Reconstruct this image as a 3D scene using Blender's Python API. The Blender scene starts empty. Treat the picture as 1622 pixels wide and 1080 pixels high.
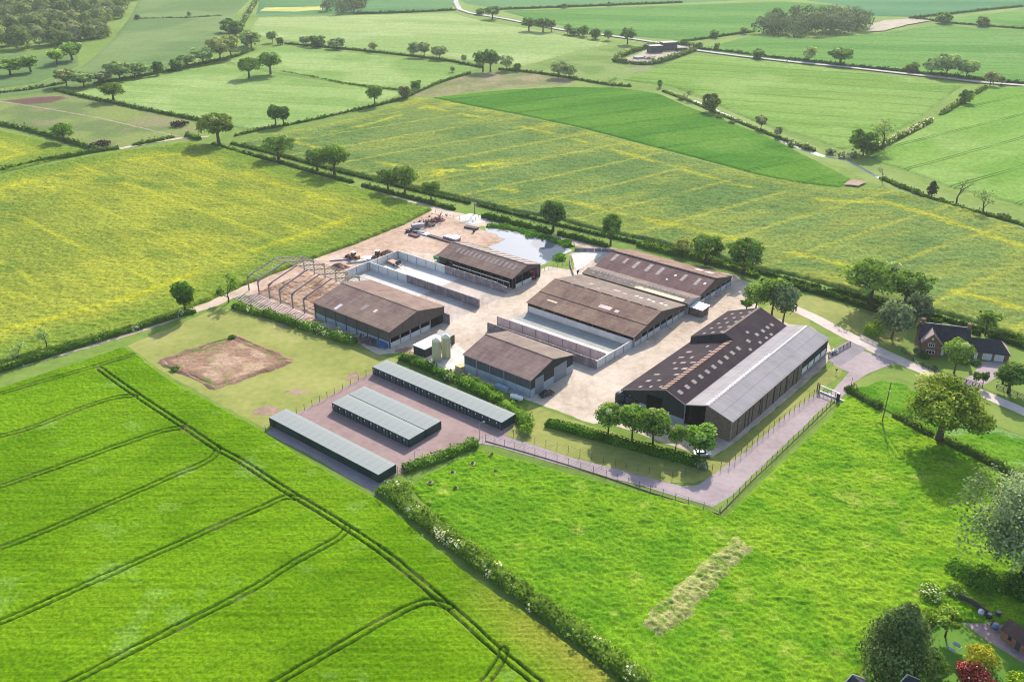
import bpy, bmesh, math, random
import numpy as np
from mathutils import Vector, Matrix

# ------------------------------------------------------------------ scene, camera, light
S = bpy.context.scene
COL = S.collection
H = 125.0
FPX = 1466.0
TH = math.radians(26.3)
cam = bpy.data.cameras.new('camera'); cam_o = bpy.data.objects.new('camera', cam); COL.objects.link(cam_o)
cam.sensor_width = 36.0; cam.lens = 36.0 * FPX / 1622.0
cam.clip_start = 1.0; cam.clip_end = 6000.0
cam_o.location = (0, 0, H); cam_o.rotation_euler = (math.pi / 2 - TH, 0, 0)
S.camera = cam_o
SUN_AZ, SUN_EL = math.radians(15.0), math.radians(33.5)
world = bpy.data.worlds.new("World"); S.world = world; world.use_nodes = True
wn = world.node_tree.nodes; wl = world.node_tree.links
bg = wn['Background']; sky = wn.new('ShaderNodeTexSky'); sky.sky_type = 'NISHITA'; sky.sun_disc = False
sky.sun_elevation = SUN_EL; sky.sun_rotation = SUN_AZ; sky.air_density = 1.0; sky.dust_density = 1.5
wl.new(sky.outputs[0], bg.inputs[0]); bg.inputs[1].default_value = 0.15
sun = bpy.data.lights.new('sun', 'SUN'); sun.energy = 3.8; sun.angle = math.radians(0.6); sun.color = (1.0, 0.93, 0.83)
sun_o = bpy.data.objects.new('sun', sun); COL.objects.link(sun_o)
sd = Vector((math.sin(SUN_AZ) * math.cos(SUN_EL), math.cos(SUN_AZ) * math.cos(SUN_EL), math.sin(SUN_EL)))
sun_o.rotation_euler = sd.to_track_quat('Z', 'Y').to_euler(); sun_o.location = (0, 200, 300)
S.view_settings.view_transform = 'Standard'; S.view_settings.look = 'None'
S.view_settings.exposure = 1.02; S.view_settings.gamma = 1.0
S.render.engine = 'CYCLES'
S.cycles.pixel_filter_type = 'BLACKMAN_HARRIS'; S.cycles.filter_width = 1.05; S.cycles.max_bounces = 5; S.cycles.diffuse_bounces = 2; S.cycles.transparent_max_bounces = 4; S.cycles.volume_bounces = 1

rnd = random.Random(7)
CT, ST = math.cos(TH), math.sin(TH)

def at(x, y, z=0.0):
    """photo pixel (1622 x 1080) -> point of the place at height z"""
    X = (x - 811.0) / FPX; Y = -(y - 540.0) / FPX
    d = (X, CT + Y * ST, -ST + Y * CT)
    t = (z - H) / d[2]
    return Vector((t * d[0], t * d[1], z))

def height(x, y, ty):
    b = at(x, y); lo, hi = 0.0, 60.0
    for _ in range(40):
        m = (lo + hi) / 2
        py = b.y * ST + (m - H) * CT; pz = b.y * CT - (m - H) * ST
        if 540.0 - FPX * py / pz > ty: lo = m
        else: hi = m
    return lo

def mpp(x, y):
    return (at(x, y) - Vector((0, 0, H))).length / FPX

AZ = math.radians(129.3)
FROT = math.radians(90 - 129.3)
UA = Vector((math.sin(AZ), math.cos(AZ), 0)); VB = Vector((-UA.y, UA.x, 0))
def uv(u, v, z=0.0):
    return UA * u + VB * v + Vector((0, 0, z))
def to_uv(p):
    return p.dot(UA), p.dot(VB)

# ------------------------------------------------------------------ object helpers
def tag(o, label=None, cat=None, group=None, kind=None):
    if label: o['label'] = label
    if cat: o['category'] = cat
    if group: o['group'] = group
    if kind: o['kind'] = kind
    return o

def thing(name, label, cat, loc=(0, 0, 0), rz=0.0, group=None):
    o = bpy.data.objects.new(name, None); COL.objects.link(o)
    o.location = loc; o.rotation_euler = (0, 0, rz); o.empty_display_size = 0.5
    return tag(o, label, cat, group)

def copy_tree(o, parent=None):
    c = o.copy(); COL.objects.link(c); c.parent = parent
    for ch in list(o.children): copy_tree(ch, c)
    return c

class MB:
    def __init__(s): s.v = []; s.f = []; s.p = []
    def add(s, vs, fs):
        n = len(s.v); s.p.append((n, len(s.f))); s.v += [tuple(p) for p in vs]; s.f += [tuple(i + n for i in f) for f in fs]; return s
    def box(s, a, b):
        x0, y0, z0 = [min(a[i], b[i]) for i in range(3)]; x1, y1, z1 = [max(a[i], b[i]) for i in range(3)]
        return s.add([(x0,y0,z0),(x1,y0,z0),(x1,y1,z0),(x0,y1,z0),(x0,y0,z1),(x1,y0,z1),(x1,y1,z1),(x0,y1,z1)],
              [(0,3,2,1),(4,5,6,7),(0,1,5,4),(1,2,6,5),(2,3,7,6),(3,0,4,7)])
    def prism(s, pts, axis, a, b):
        """polygon of 2D points pushed along an axis; for 'x' pts are (y,z), for 'y' (x,z), for 'z' (x,y)"""
        def P(p, t): return (t, p[0], p[1]) if axis == 'x' else (p[0], t, p[1]) if axis == 'y' else (p[0], p[1], t)
        n = len(pts); vs = [P(p, a) for p in pts] + [P(p, b) for p in pts]
        fs = [tuple(range(n)), tuple(range(2*n-1, n-1, -1))] + [(i, i + n, (i+1) % n + n, (i+1) % n) for i in range(n)]
        return s.add(vs, fs)
    def slab(s, q, t):
        """quad q (4 points) with thickness t downwards"""
        q = [Vector(p) for p in q]; d = Vector((0, 0, -t)); vs = q + [p + d for p in q]
        return s.add(vs, [(0,1,2,3),(7,6,5,4),(0,4,5,1),(1,5,6,2),(2,6,7,3),(3,7,4,0)])
    def tube(s, pts, rs, n=6, cap=True):
        pts = [Vector(p) for p in pts]
        if not isinstance(rs, (list, tuple)): rs = [rs] * len(pts)
        base = len(s.v)
        for i, p in enumerate(pts):
            t = (pts[min(i+1, len(pts)-1)] - pts[max(i-1, 0)]).normalized()
            a = t.orthogonal().normalized() if i == 0 else (a - t * a.dot(t)).normalized()
            b = t.cross(a)
            for k in range(n):
                w = 2 * math.pi * k / n; s.v.append(tuple(p + (a * math.cos(w) + b * math.sin(w)) * rs[i]))
        for i in range(len(pts) - 1):
            for k in range(n):
                s.f.append((base+i*n+k, base+i*n+(k+1) % n, base+(i+1)*n+(k+1) % n, base+(i+1)*n+k))
        if cap:
            s.f.append(tuple(base + k for k in range(n))[::-1]); e = base + (len(pts)-1) * n
            s.f.append(tuple(e + k for k in range(n)))
        return s
    def bar(s, a, b, w, h=None):
        """rectangular bar from a to b"""
        h = h or w; a = Vector(a); b = Vector(b); t = (b - a).normalized()
        x = t.cross(Vector((0, 0, 1)));  x = Vector((1, 0, 0)) if x.length < 1e-4 else x.normalized()
        y = x.cross(t); x *= w / 2; y *= h / 2
        vs = [a - x - y, a + x - y, a + x + y, a - x + y, b - x - y, b + x - y, b + x + y, b - x + y]
        return s.add(vs, [(0,1,2,3),(7,6,5,4),(0,4,5,1),(1,5,6,2),(2,6,7,3),(3,7,4,0)])
    def lathe(s, prof, n=16, c=(0, 0)):
        base = len(s.v)
        for r, z in prof:
            for k in range(n):
                w = 2*math.pi*k/n; s.v.append((c[0] + r*math.cos(w), c[1] + r*math.sin(w), z))
        for i in range(len(prof)-1):
            for k in range(n):
                s.f.append((base+i*n+k, base+i*n+(k+1) % n, base+(i+1)*n+(k+1) % n, base+(i+1)*n+k))
        s.f.append(tuple(base + k for k in range(n))[::-1]); e = base+(len(prof)-1)*n
        s.f.append(tuple(e + k for k in range(n)))
        return s
    def wheel(s, c, r, w, axis='y', n=14):
        c = Vector(c); d = Vector((0, 1, 0)) if axis == 'y' else Vector((1, 0, 0))
        return s.tube([c - d*w/2, c - d*w*0.38, c + d*w*0.38, c + d*w/2], [r*0.9, r, r, r*0.9], n)
    def build_each(s, name, mat, parent=None):
        """every piece added becomes an object of its own"""
        for i, (v0, f0) in enumerate(s.p):
            v1, f1 = s.p[i + 1] if i + 1 < len(s.p) else (len(s.v), len(s.f))
            m = MB(); m.v = s.v[v0:v1]; m.f = [tuple(k - v0 for k in f) for f in s.f[f0:f1]]; m.build(name, mat, parent)
    def build(s, name, mat, parent=None, smooth=False):
        me = bpy.data.meshes.new(name); me.from_pydata(s.v, [], s.f)
        bm = bmesh.new(); bm.from_mesh(me); bmesh.ops.recalc_face_normals(bm, faces=bm.faces); bm.to_mesh(me); bm.free()
        me.materials.append(mat)
        if smooth: me.polygons.foreach_set('use_smooth', [True] * len(me.polygons))
        o = bpy.data.objects.new(name, me); COL.objects.link(o); o.parent = parent
        return o

def np_mesh(name, V, F, mat, attrs=None, parent=None, smooth=False):
    """V (n,3), F (m,4) int arrays; attrs: dict name -> (n,) floats or (n,3) colours"""
    me = bpy.data.meshes.new(name)
    V = np.asarray(V, np.float32); F = np.asarray(F, np.int32); k = F.shape[1]
    me.vertices.add(len(V)); me.vertices.foreach_set('co', V.ravel())
    me.loops.add(F.size); me.loops.foreach_set('vertex_index', F.ravel())
    me.polygons.add(len(F)); me.polygons.foreach_set('loop_start', np.arange(0, F.size, k, dtype=np.int32))
    me.polygons.foreach_set('loop_total', np.full(len(F), k, np.int32))
    if smooth: me.polygons.foreach_set('use_smooth', np.ones(len(F), bool))
    me.update(calc_edges=True)
    for an, av in (attrs or {}).items():
        av = np.asarray(av, np.float32)
        if av.ndim == 1:
            me.attributes.new(an, 'FLOAT', 'POINT').data.foreach_set('value', av)
        else:
            c = np.ones((len(av), 4), np.float32); c[:, :3] = av
            me.attributes.new(an, 'FLOAT_COLOR', 'POINT').data.foreach_set('color', c.ravel())
    me.validate(clean_customdata=False)
    me.materials.append(mat)
    o = bpy.data.objects.new(name, me); COL.objects.link(o); o.parent = parent
    return o

# ------------------------------------------------------------------ noise
def vnoise(x, y, seed=0):
    xi = np.floor(x).astype(np.int64); yi = np.floor(y).astype(np.int64); xf = x - xi; yf = y - yi
    def h(a, b):
        n = (a * 374761393 + b * 668265263 + seed * 1442695041) & 0x7fffffff
        n = ((n ^ (n >> 13)) * 1274126177) & 0x7fffffff
        n = (n ^ (n >> 16)) & 0xffff
        return n / 65535.0
    u = xf * xf * (3 - 2 * xf); v = yf * yf * (3 - 2 * yf)
    return (h(xi, yi) * (1 - u) + h(xi + 1, yi) * u) * (1 - v) + (h(xi, yi + 1) * (1 - u) + h(xi + 1, yi + 1) * u) * v
def fbm(x, y, s, seed=0, o=3):
    t = 0; a = 1.0; w = 0
    for i in range(o):
        t = t + a * vnoise(x / s + 17.3 * i, y / s - 9.1 * i, seed + i); w += a; a *= 0.5; s *= 0.5
    return t / w

# ------------------------------------------------------------------ materials
MATS = {}
class NT:
    def __init__(s, name):
        s.m = bpy.data.materials.new(name); s.m.use_nodes = True; s.n = s.m.node_tree.nodes; s.l = s.m.node_tree.links
        for x in list(s.n): s.n.remove(x)
        s.out = s.n.new('ShaderNodeOutputMaterial')
    def node(s, t, ins=None, **kw):
        n = s.n.new(t)
        for k, v in kw.items(): setattr(n, k, v)
        for k, v in (ins or {}).items(): s.put(n.inputs[k], v)
        return n
    def put(s, sock, v):
        if isinstance(v, bpy.types.NodeSocket): s.l.new(v, sock)
        elif isinstance(v, (tuple, list)) and len(v) == 3 and sock.type == 'RGBA': sock.default_value = (*v, 1)
        else: sock.default_value = v
    def math(s, op, a, b=0.0, c=None):
        n = s.n.new('ShaderNodeMath'); n.operation = op; s.put(n.inputs[0], a); s.put(n.inputs[1], b)
        if c is not None: s.put(n.inputs[2], c)
        return n.outputs[0]
    def mix(s, f, a, b, mode='MIX'):
        n = s.n.new('ShaderNodeMix'); n.data_type = 'RGBA'; n.blend_type = mode
        s.put(n.inputs[0], f); s.put(n.inputs[6], a); s.put(n.inputs[7], b); return n.outputs[2]
    def coord(s, scale=(1, 1, 1), rz=0.0, which='Object'):
        c = s.n.new('ShaderNodeTexCoord'); m = s.n.new('ShaderNodeMapping'); s.l.new(c.outputs[which], m.inputs[0])
        m.inputs['Scale'].default_value = scale; m.inputs['Rotation'].default_value = (0, 0, rz); return m.outputs[0]
    def noise(s, vec, scale, detail=3.0, rough=0.55):
        n = s.n.new('ShaderNodeTexNoise'); s.put(n.inputs['Vector'], vec); n.inputs['Scale'].default_value = scale
        n.inputs['Detail'].default_value = detail; n.inputs['Roughness'].default_value = rough; return n.outputs['Fac']
    def ramp(s, f, stops):
        n = s.n.new('ShaderNodeValToRGB'); e = n.color_ramp.elements
        while len(e) < len(stops): e.new(0.5)
        for i, (p, c) in enumerate(stops): e[i].position = p; e[i].color = (*c, 1) if len(c) == 3 else c
        s.put(n.inputs[0], f); return n.outputs[0]
    def rng(s, f, a, b, c=0.0, d=1.0):
        n = s.n.new('ShaderNodeMapRange'); s.put(n.inputs[0], f)
        for i, v in enumerate((a, b, c, d)): n.inputs[i + 1].default_value = v
        return n.outputs[0]
    def bsdf(s, col, rough=0.8, metal=0.0, spec=0.3, bump=None, bstr=0.3, bdist=0.05):
        b = s.n.new('ShaderNodeBsdfPrincipled'); s.put(b.inputs['Base Color'], col); s.put(b.inputs['Roughness'], rough)
        b.inputs['Metallic'].default_value = metal; b.inputs['Specular IOR Level'].default_value = spec
        if bump is not None:
            bn = s.n.new('ShaderNodeBump'); s.put(bn.inputs['Height'], bump); bn.inputs['Strength'].default_value = bstr
            bn.inputs['Distance'].default_value = bdist; s.l.new(bn.outputs[0], b.inputs['Normal'])
        s.l.new(b.outputs[0], s.out.inputs[0]); return s.m

def mat_plain(name, c, rough=0.7, var=0.25, scale=1.5, metal=0.0, spec=0.3, c2=None):
    """paint / metal / concrete: base colour with blotchy wear"""
    if name in MATS: return MATS[name]
    t = NT(name); v = t.coord(); n = t.noise(v, scale, 5.0, 0.65); n2 = t.noise(v, scale * 9, 2.0)
    f = t.math('ADD', t.math('MULTIPLY', n, 0.75), t.math('MULTIPLY', n2, 0.25))
    k = t.rng(f, 0.3, 0.7)
    hi = tuple(min(1, x * (1 + var)) for x in c); lo = c2 if c2 else tuple(x * (1 - var) for x in c)
    MATS[name] = t.bsdf(t.mix(k, lo, hi), rough, metal, spec)
    return MATS[name]

def mat_surface(name, stops, s1=0.06, s2=1.2, rough=0.95, w=(0.55, 0.3, 0.15), stretch=(1, 1, 1), rz=0.0, bump=0.0, grime=0.0, grime_c=(0.20, 0.145, 0.11)):
    """ground surface: large patches + middle + fine grain through one ramp"""
    t = NT(name); v = t.coord(stretch, rz); g = t.coord()
    n1 = t.noise(v, s1, 4.0, 0.6); n2 = t.noise(v, s2, 4.0, 0.6); n3 = t.noise(g, 7.0, 2.0)
    f = t.math('ADD', t.math('ADD', t.math('MULTIPLY', n1, w[0]), t.math('MULTIPLY', n2, w[1])), t.math('MULTIPLY', n3, w[2]))
    c = t.ramp(t.rng(f, 0.34, 0.66), stops)
    if grime:
        gm = t.noise(t.coord((0.9, 0.16, 1), -FROT + 0.2), 0.35, 5.0, 0.7)
        c = t.mix(t.rng(gm, 0.52, 0.72, 0.0, grime), c, grime_c)
        br = t.node('ShaderNodeTexBrick', {'Vector': t.coord((1, 1, 1), FROT * -1), 'Color1': (1, 1, 1), 'Color2': (.9, .9, .9), 'Mortar': (.72, .70, .68), 'Scale': 1.0, 'Mortar Size': 0.05, 'Brick Width': 6.0, 'Row Height': 4.5})
        c = t.mix(1.0, c, br.outputs[0], 'MULTIPLY')
    MATS[name] = t.bsdf(c, rough, 0, 0.15, n2 if bump else None, bump, 0.2); return MATS[name]

def mat_field(name, grain=(1.5, 0.35), fine=5.0, rows=None, tram=None, trans=0.0):
    """crop canopy: vertex colour (flowering, soil, species, rut shade) x procedural grain; rows=(azimuth, spacing, depth); tram=(azimuth, spacing, offset, gauge, width, colour)"""
    t = NT(name); a = t.node('ShaderNodeAttribute', attribute_name='Col'); g = t.coord()
    n1 = t.noise(g, grain[0], 4.0, 0.65); n2 = t.noise(g, fine, 2.0, 0.6)
    k = t.math('ADD', t.rng(n1, 0.3, 0.7, 1 - grain[1], 1 + grain[1]), t.rng(n2, 0.3, 0.7, -grain[1] * .5, grain[1] * .5))
    col = t.mix(1.0, a.outputs['Color'], t.node('ShaderNodeCombineColor', {0: k, 1: k, 2: k}).outputs[0], 'MULTIPLY')
    if rows:
        az, sp, dep = rows
        c = t.coord((0.03, 1 / sp, 1), -math.radians(90 - az)); rn = t.noise(c, 1.0, 3.0, 0.7)
        kk = t.rng(rn, 0.3, 0.7, 1 - dep, 1 + dep)
        col = t.mix(1.0, col, t.node('ShaderNodeCombineColor', {0: kk, 1: kk, 2: kk}).outputs[0], 'MULTIPLY')
    if tram:
        az, sp, off, gauge, wd, tc = tram
        c = t.coord((1, 1, 1), -math.radians(90 - az)); sx = t.node('ShaderNodeSeparateXYZ', {0: c})
        wob = t.math('MULTIPLY', t.math('SUBTRACT', t.noise(g, 0.02, 1.0), 0.5), 2.5)
        y = t.math('ADD', t.math('ADD', sx.outputs[1], off), wob)
        p = t.math('ABSOLUTE', t.math('SUBTRACT', t.math('MULTIPLY', t.math('FRACT', t.math('DIVIDE', y, sp)), sp), sp / 2))
        m = t.math('LESS_THAN', t.math('ABSOLUTE', t.math('SUBTRACT', p, gauge / 2)), wd / 2)
        m = t.math('MULTIPLY', m, t.rng(t.noise(g, 0.03, 2.0), 0.35, 0.6, 0.15, 0.9))
        col = t.mix(m, col, tc)
    d = t.node('ShaderNodeBsdfDiffuse', {0: col}); sh = d.outputs[0]
    if trans:
        tr = t.node('ShaderNodeBsdfTranslucent', {0: col}); mx = t.node('ShaderNodeMixShader', {0: trans, 1: sh, 2: tr.outputs[0]}); sh = mx.outputs[0]
    t.l.new(sh, t.out.inputs[0]); MATS[name] = t.m; return t.m

def mat_leaf(name, dark, mid, light, flower=None, trans=0.35):
    """leaves: ramp over a per-leaf-clump tint, object colour for the individual plant; tint above 0.9 is blossom"""
    t = NT(name); a = t.node('ShaderNodeAttribute', attribute_name='tint'); oi = t.node('ShaderNodeObjectInfo')
    st = [(0.0, dark), (0.45, mid), (0.84, light)] + ([(0.9, flower), (1.0, flower)] if flower else [])
    c = t.ramp(a.outputs['Fac'], st)
    c = t.mix(1.0, c, oi.outputs['Color'], 'MULTIPLY')
    d = t.node('ShaderNodeBsdfDiffuse', {0: c}); tr = t.node('ShaderNodeBsdfTranslucent', {0: t.mix(1.0, c, (1.25, 1.2, 0.7), 'MULTIPLY')})
    mx = t.node('ShaderNodeMixShader', {0: trans, 1: d.outputs[0], 2: tr.outputs[0]})
    t.l.new(mx.outputs[0], t.out.inputs[0]); MATS[name] = t.m; return t.m

def mat_roof(name, c1, c2, stain, axis='x', sheet=1.05, lap=1.6, amt=0.5, rough=0.95, seam=0.42, spec=0.08):
    """corrugated sheeting; ridge runs along `axis`; sheet joints, laps, streaks running down the slope, lichen"""
    t = NT(name); g = t.coord()
    sx = t.node('ShaderNodeSeparateXYZ', {0: g}); along, down = (sx.outputs[0], sx.outputs[1]) if axis == 'x' else (sx.outputs[1], sx.outputs[0])
    st = t.coord((1.6, 0.08, 0.08) if axis == 'x' else (0.08, 1.6, 0.08)); streak = t.noise(st, 1.0, 4.0, 0.75)
    big = t.noise(g, 0.16, 4.0, 0.6); fine = t.noise(g, 2.6, 4.0, 0.7)
    # each sheet its own tone
    ix = t.math('FLOOR', t.math('DIVIDE', along, sheet)); iy = t.math('FLOOR', t.math('DIVIDE', down, lap))
    wn_ = t.node('ShaderNodeTexWhiteNoise', {0: t.node('ShaderNodeCombineXYZ', {0: ix, 1: iy}).outputs[0]}, noise_dimensions='3D')
    k = t.math('ADD', t.math('MULTIPLY', streak, 0.5), t.math('MULTIPLY', big, 0.5))
    k = t.math('ADD', t.rng(k, 0.36, 0.64), t.math('MULTIPLY', t.math('SUBTRACT', wn_.outputs[0], 0.5), 0.42))
    c = t.mix(k, c1, c2)
    c = t.mix(t.math('MULTIPLY', t.rng(t.math('MULTIPLY', fine, t.math('ADD', big, 0.5)), 0.44, 0.68), amt), c, stain)
    f1 = t.math('LESS_THAN', t.math('FRACT', t.math('DIVIDE', along, sheet)), 0.09); f2 = t.math('LESS_THAN', t.math('FRACT', t.math('DIVIDE', down, lap)), 0.07)
    m = t.math('MULTIPLY', t.math('MAXIMUM', t.math('MULTIPLY', f1, 0.7), f2), seam)
    c = t.mix(m, c, tuple(x * 0.35 for x in c1))
    cor = t.math('SINE', t.math('MULTIPLY', along, 2 * math.pi / 0.35))
    MATS[name] = t.bsdf(c, rough, 0, spec, cor, 0.25, 0.03); return MATS[name]

def mat_boards(name, c1, c2, axis='x', w=0.3, rough=0.85):
    """upright boarding / profiled cladding on walls"""
    t = NT(name); g = t.coord(); sx = t.node('ShaderNodeSeparateXYZ', {0: g}); al = sx.outputs[0] if axis == 'x' else sx.outputs[1]
    iw = t.node('ShaderNodeTexWhiteNoise', {1: t.math('FLOOR', t.math('DIVIDE', al, w))}, noise_dimensions='1D')
    st = t.noise(t.coord((2, 2, 0.25)), 1.0, 4.0, 0.7)
    k = t.math('ADD', t.math('MULTIPLY', iw.outputs[0], 0.45), t.rng(st, 0.3, 0.7, 0.0, 0.6))
    c = t.mix(k, c1, c2); gap = t.math('LESS_THAN', t.math('FRACT', t.math('DIVIDE', al, w)), 0.14)
    c = t.mix(t.math('MULTIPLY', gap, 0.6), c, tuple(x * 0.3 for x in c1))
    MATS[name] = t.bsdf(c, rough, 0, 0.2); return MATS[name]

def mat_brick(name, c1, c2, mortar, bw=0.5, bh=0.16):
    t = NT(name); g = t.coord(); sx = t.node('ShaderNodeSeparateXYZ', {0: g})
    v = t.node('ShaderNodeCombineXYZ', {0: t.math('ADD', sx.outputs[0], sx.outputs[1]), 1: sx.outputs[2]}).outputs[0]
    b = t.node('ShaderNodeTexBrick', {'Vector': v, 'Color1': c1, 'Color2': c2, 'Mortar': mortar, 'Scale': 1.0, 'Mortar Size': 0.02, 'Brick Width': bw, 'Row Height': bh})
    n = t.noise(g, 0.7, 5.0, 0.7)
    c = t.mix(t.rng(n, 0.35, 0.7, 0.0, 0.6), b.outputs[0], tuple(x * 0.45 for x in c1))
    MATS[name] = t.bsdf(c, 0.9, 0, 0.15); return MATS[name]
# ------------------------------------------------------------------ ground, fields, surfaces
def P2(pts, z=0.0):
    return [(p.x, p.y) for p in (at(x, y, z) for x, y in pts)]

def rough_edge(pts, step=1.5, amp=0.3, seed=3):
    out = []
    n = len(pts)
    for i in range(n):
        a = np.array(pts[i]); b = np.array(pts[(i + 1) % n]); L = np.linalg.norm(b - a); k = max(1, int(L / step))
        d = (b - a) / max(L, 1e-6); nn = np.array([-d[1], d[0]])
        for j in range(k):
            p = a + (b - a) * j / k
            w = (vnoise(np.array([p[0] / 2.2]), np.array([p[1] / 2.2]), seed)[0] - 0.5) * 2 * amp if amp else 0
            out.append(tuple(p + nn * w))
    return out

def sheet(name, pts, z, mat, step=1.5, amp=0.3, world=False, kind='structure'):
    pts = pts if world or isinstance(pts, Wpts) else P2(pts)
    if amp: pts = rough_edge(pts, step, amp)
    me = bpy.data.meshes.new(name); bm = bmesh.new()
    f = bm.faces.new([bm.verts.new((x, y, 0)) for x, y in pts])
    f.normal_update()
    if f.normal.z < 0: f.normal_flip()
    bmesh.ops.triangulate(bm, faces=bm.faces, ngon_method='EAR_CLIP'); bm.to_mesh(me); bm.free(); me.materials.append(mat)
    o = bpy.data.objects.new(name, me); COL.objects.link(o); o.location.z = z
    return tag(o, kind=kind)

class Wpts(list):
    pass
def ribbon(pts, w):
    """a road outline: pixel centre line -> world polygon of width w"""
    c = [np.array(p) for p in P2(pts)]; L = []; R = []
    for i, p in enumerate(c):
        t = c[min(i + 1, len(c) - 1)] - c[max(i - 1, 0)]; t = t / np.linalg.norm(t); n = np.array([-t[1], t[0]])
        ww = w[i] if isinstance(w, (list, tuple)) else w
        L.append(tuple(p + n * ww / 2)); R.append(tuple(p - n * ww / 2))
    return Wpts(L + R[::-1])

def seg_dist(X, Y, pts, closed=False):
    d = np.full(X.shape, 1e9); n = len(pts)
    for i in range(n if closed else n - 1):
        ax, ay = pts[i]; bx, by = pts[(i + 1) % n]; dx, dy = bx - ax, by - ay; L2 = dx * dx + dy * dy + 1e-9
        t = np.clip(((X - ax) * dx + (Y - ay) * dy) / L2, 0, 1)
        d = np.minimum(d, (X - ax - t * dx) ** 2 + (Y - ay - t * dy) ** 2)
    return np.sqrt(d)

def inside(X, Y, pts):
    r = np.zeros(X.shape, bool); n = len(pts)
    for i in range(n):
        ax, ay = pts[i]; bx, by = pts[(i + 1) % n]
        if ay == by: continue
        c = (ay > Y) != (by > Y)
        r ^= c & (X < (bx - ax) * (Y - ay) / (by - ay) + ax)
    return r

def smooth_line(pts, n=3):
    for _ in range(n):
        q = [pts[0]]
        for a, b in zip(pts[:-1], pts[1:]):
            q += [tuple(np.array(a) * .75 + np.array(b) * .25), tuple(np.array(a) * .25 + np.array(b) * .75)]
        pts = q + [pts[-1]]
    return pts

def field(name, poly, h, cell, az, colfn, bump, mat, tracks=(), gauge=1.5, rut=0.24, edge=None, z0=0.0, world=False, kind='structure', jag=0.0):
    pw = poly if world else P2(poly, h)
    if jag: pw = rough_edge(pw, 2.0, jag, 11)
    th = math.radians(90 - az); c, s = math.cos(th), math.sin(th)
    a = np.array([x * c + y * s for x, y in pw]); b = np.array([-x * s + y * c for x, y in pw])
    A, B = np.meshgrid(np.arange(a.min() - 2 * cell, a.max() + 2 * cell, cell), np.arange(b.min() - 2 * cell, b.max() + 2 * cell, cell), indexing='ij')
    X = A * c - B * s; Y = A * s + B * c
    ins = inside(X, Y, pw); d = seg_dist(X, Y, pw, True); d = np.where(ins, d, -d)
    e = edge or max(cell * 0.8, 0.5)
    keep = d > -1.6 * cell
    ramp = np.clip(d / e, -1.5, 1.0)
    R = np.zeros(X.shape)
    for tr in tracks:
        tp = P2(tr, h) if not world else tr
        tp = smooth_line(tp, 2)
        dd = np.abs(seg_dist(X, Y, tp) - gauge / 2)
        R = np.maximum(R, np.clip(1.35 - dd / rut, 0, 1))
    bz = 0
    for amp, sc, sd_ in bump: bz = bz + amp * (vnoise(X / sc, Y / sc, sd_) - 0.5) * 2
    Z = z0 + (h + bz * (h > 0.05)) * ramp
    Z = np.where(ramp > 0, Z * (1 - R) + (z0 + 0.06) * R * ramp, Z)
    col = colfn(X, Y, R, d)
    idx = -np.ones(X.shape, np.int64)
    q = keep[:-1, :-1] & keep[1:, :-1] & keep[1:, 1:] & keep[:-1, 1:]
    used = np.zeros(X.shape, bool)
    used[:-1, :-1] |= q; used[1:, :-1] |= q; used[1:, 1:] |= q; used[:-1, 1:] |= q
    idx[used] = np.arange(used.sum())
    F = np.stack([idx[:-1, :-1][q], idx[1:, :-1][q], idx[1:, 1:][q], idx[:-1, 1:][q]], 1)
    V = np.stack([X[used], Y[used], Z[used]], 1)
    o = np_mesh(name, V, F, mat, {'Col': np.stack([ch[used] for ch in col], 1)})
    return tag(o, kind=kind)

def mixc(a, b, k):
    return [x + (y - x) * k for x, y in zip(a, b)]
def C(c, X):
    return [np.full(X.shape, float(v)) for v in c]
def ss(x, a, b):
    t = np.clip((x - a) / (b - a), 0, 1); return t * t * (3 - 2 * t)
def rot(X, Y, az):
    th = math.radians(90 - az); return X * math.cos(th) + Y * math.sin(th), -X * math.sin(th) + Y * math.cos(th)

SOIL = (0.20, 0.135, 0.08)
# ---- base ground: mown and grazed grass running past everything in view
t = NT('grassland'); g = t.coord()
n1 = t.noise(g, 0.012, 4.0); n2 = t.noise(g, 0.25, 5.0, 0.7); n3 = t.noise(g, 3.0, 3.0, 0.7)
f = t.math('ADD', t.math('ADD', t.math('MULTIPLY', n1, 0.35), t.math('MULTIPLY', n2, 0.4)), t.math('MULTIPLY', n3, 0.25))
MATS['grassland'] = t.bsdf(t.ramp(t.rng(f, 0.36, 0.64), [(0, (0.075, 0.135, 0.022)), (0.5, (0.13, 0.20, 0.035)), (1, (0.205, 0.255, 0.06))]), 1.0, 0, 0.05)
sheet('ground', [(-1250, -80), (1250, -80), (1250, 1950), (-1250, 1950)], 0, MATS['grassland'], amp=0, world=True)

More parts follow.
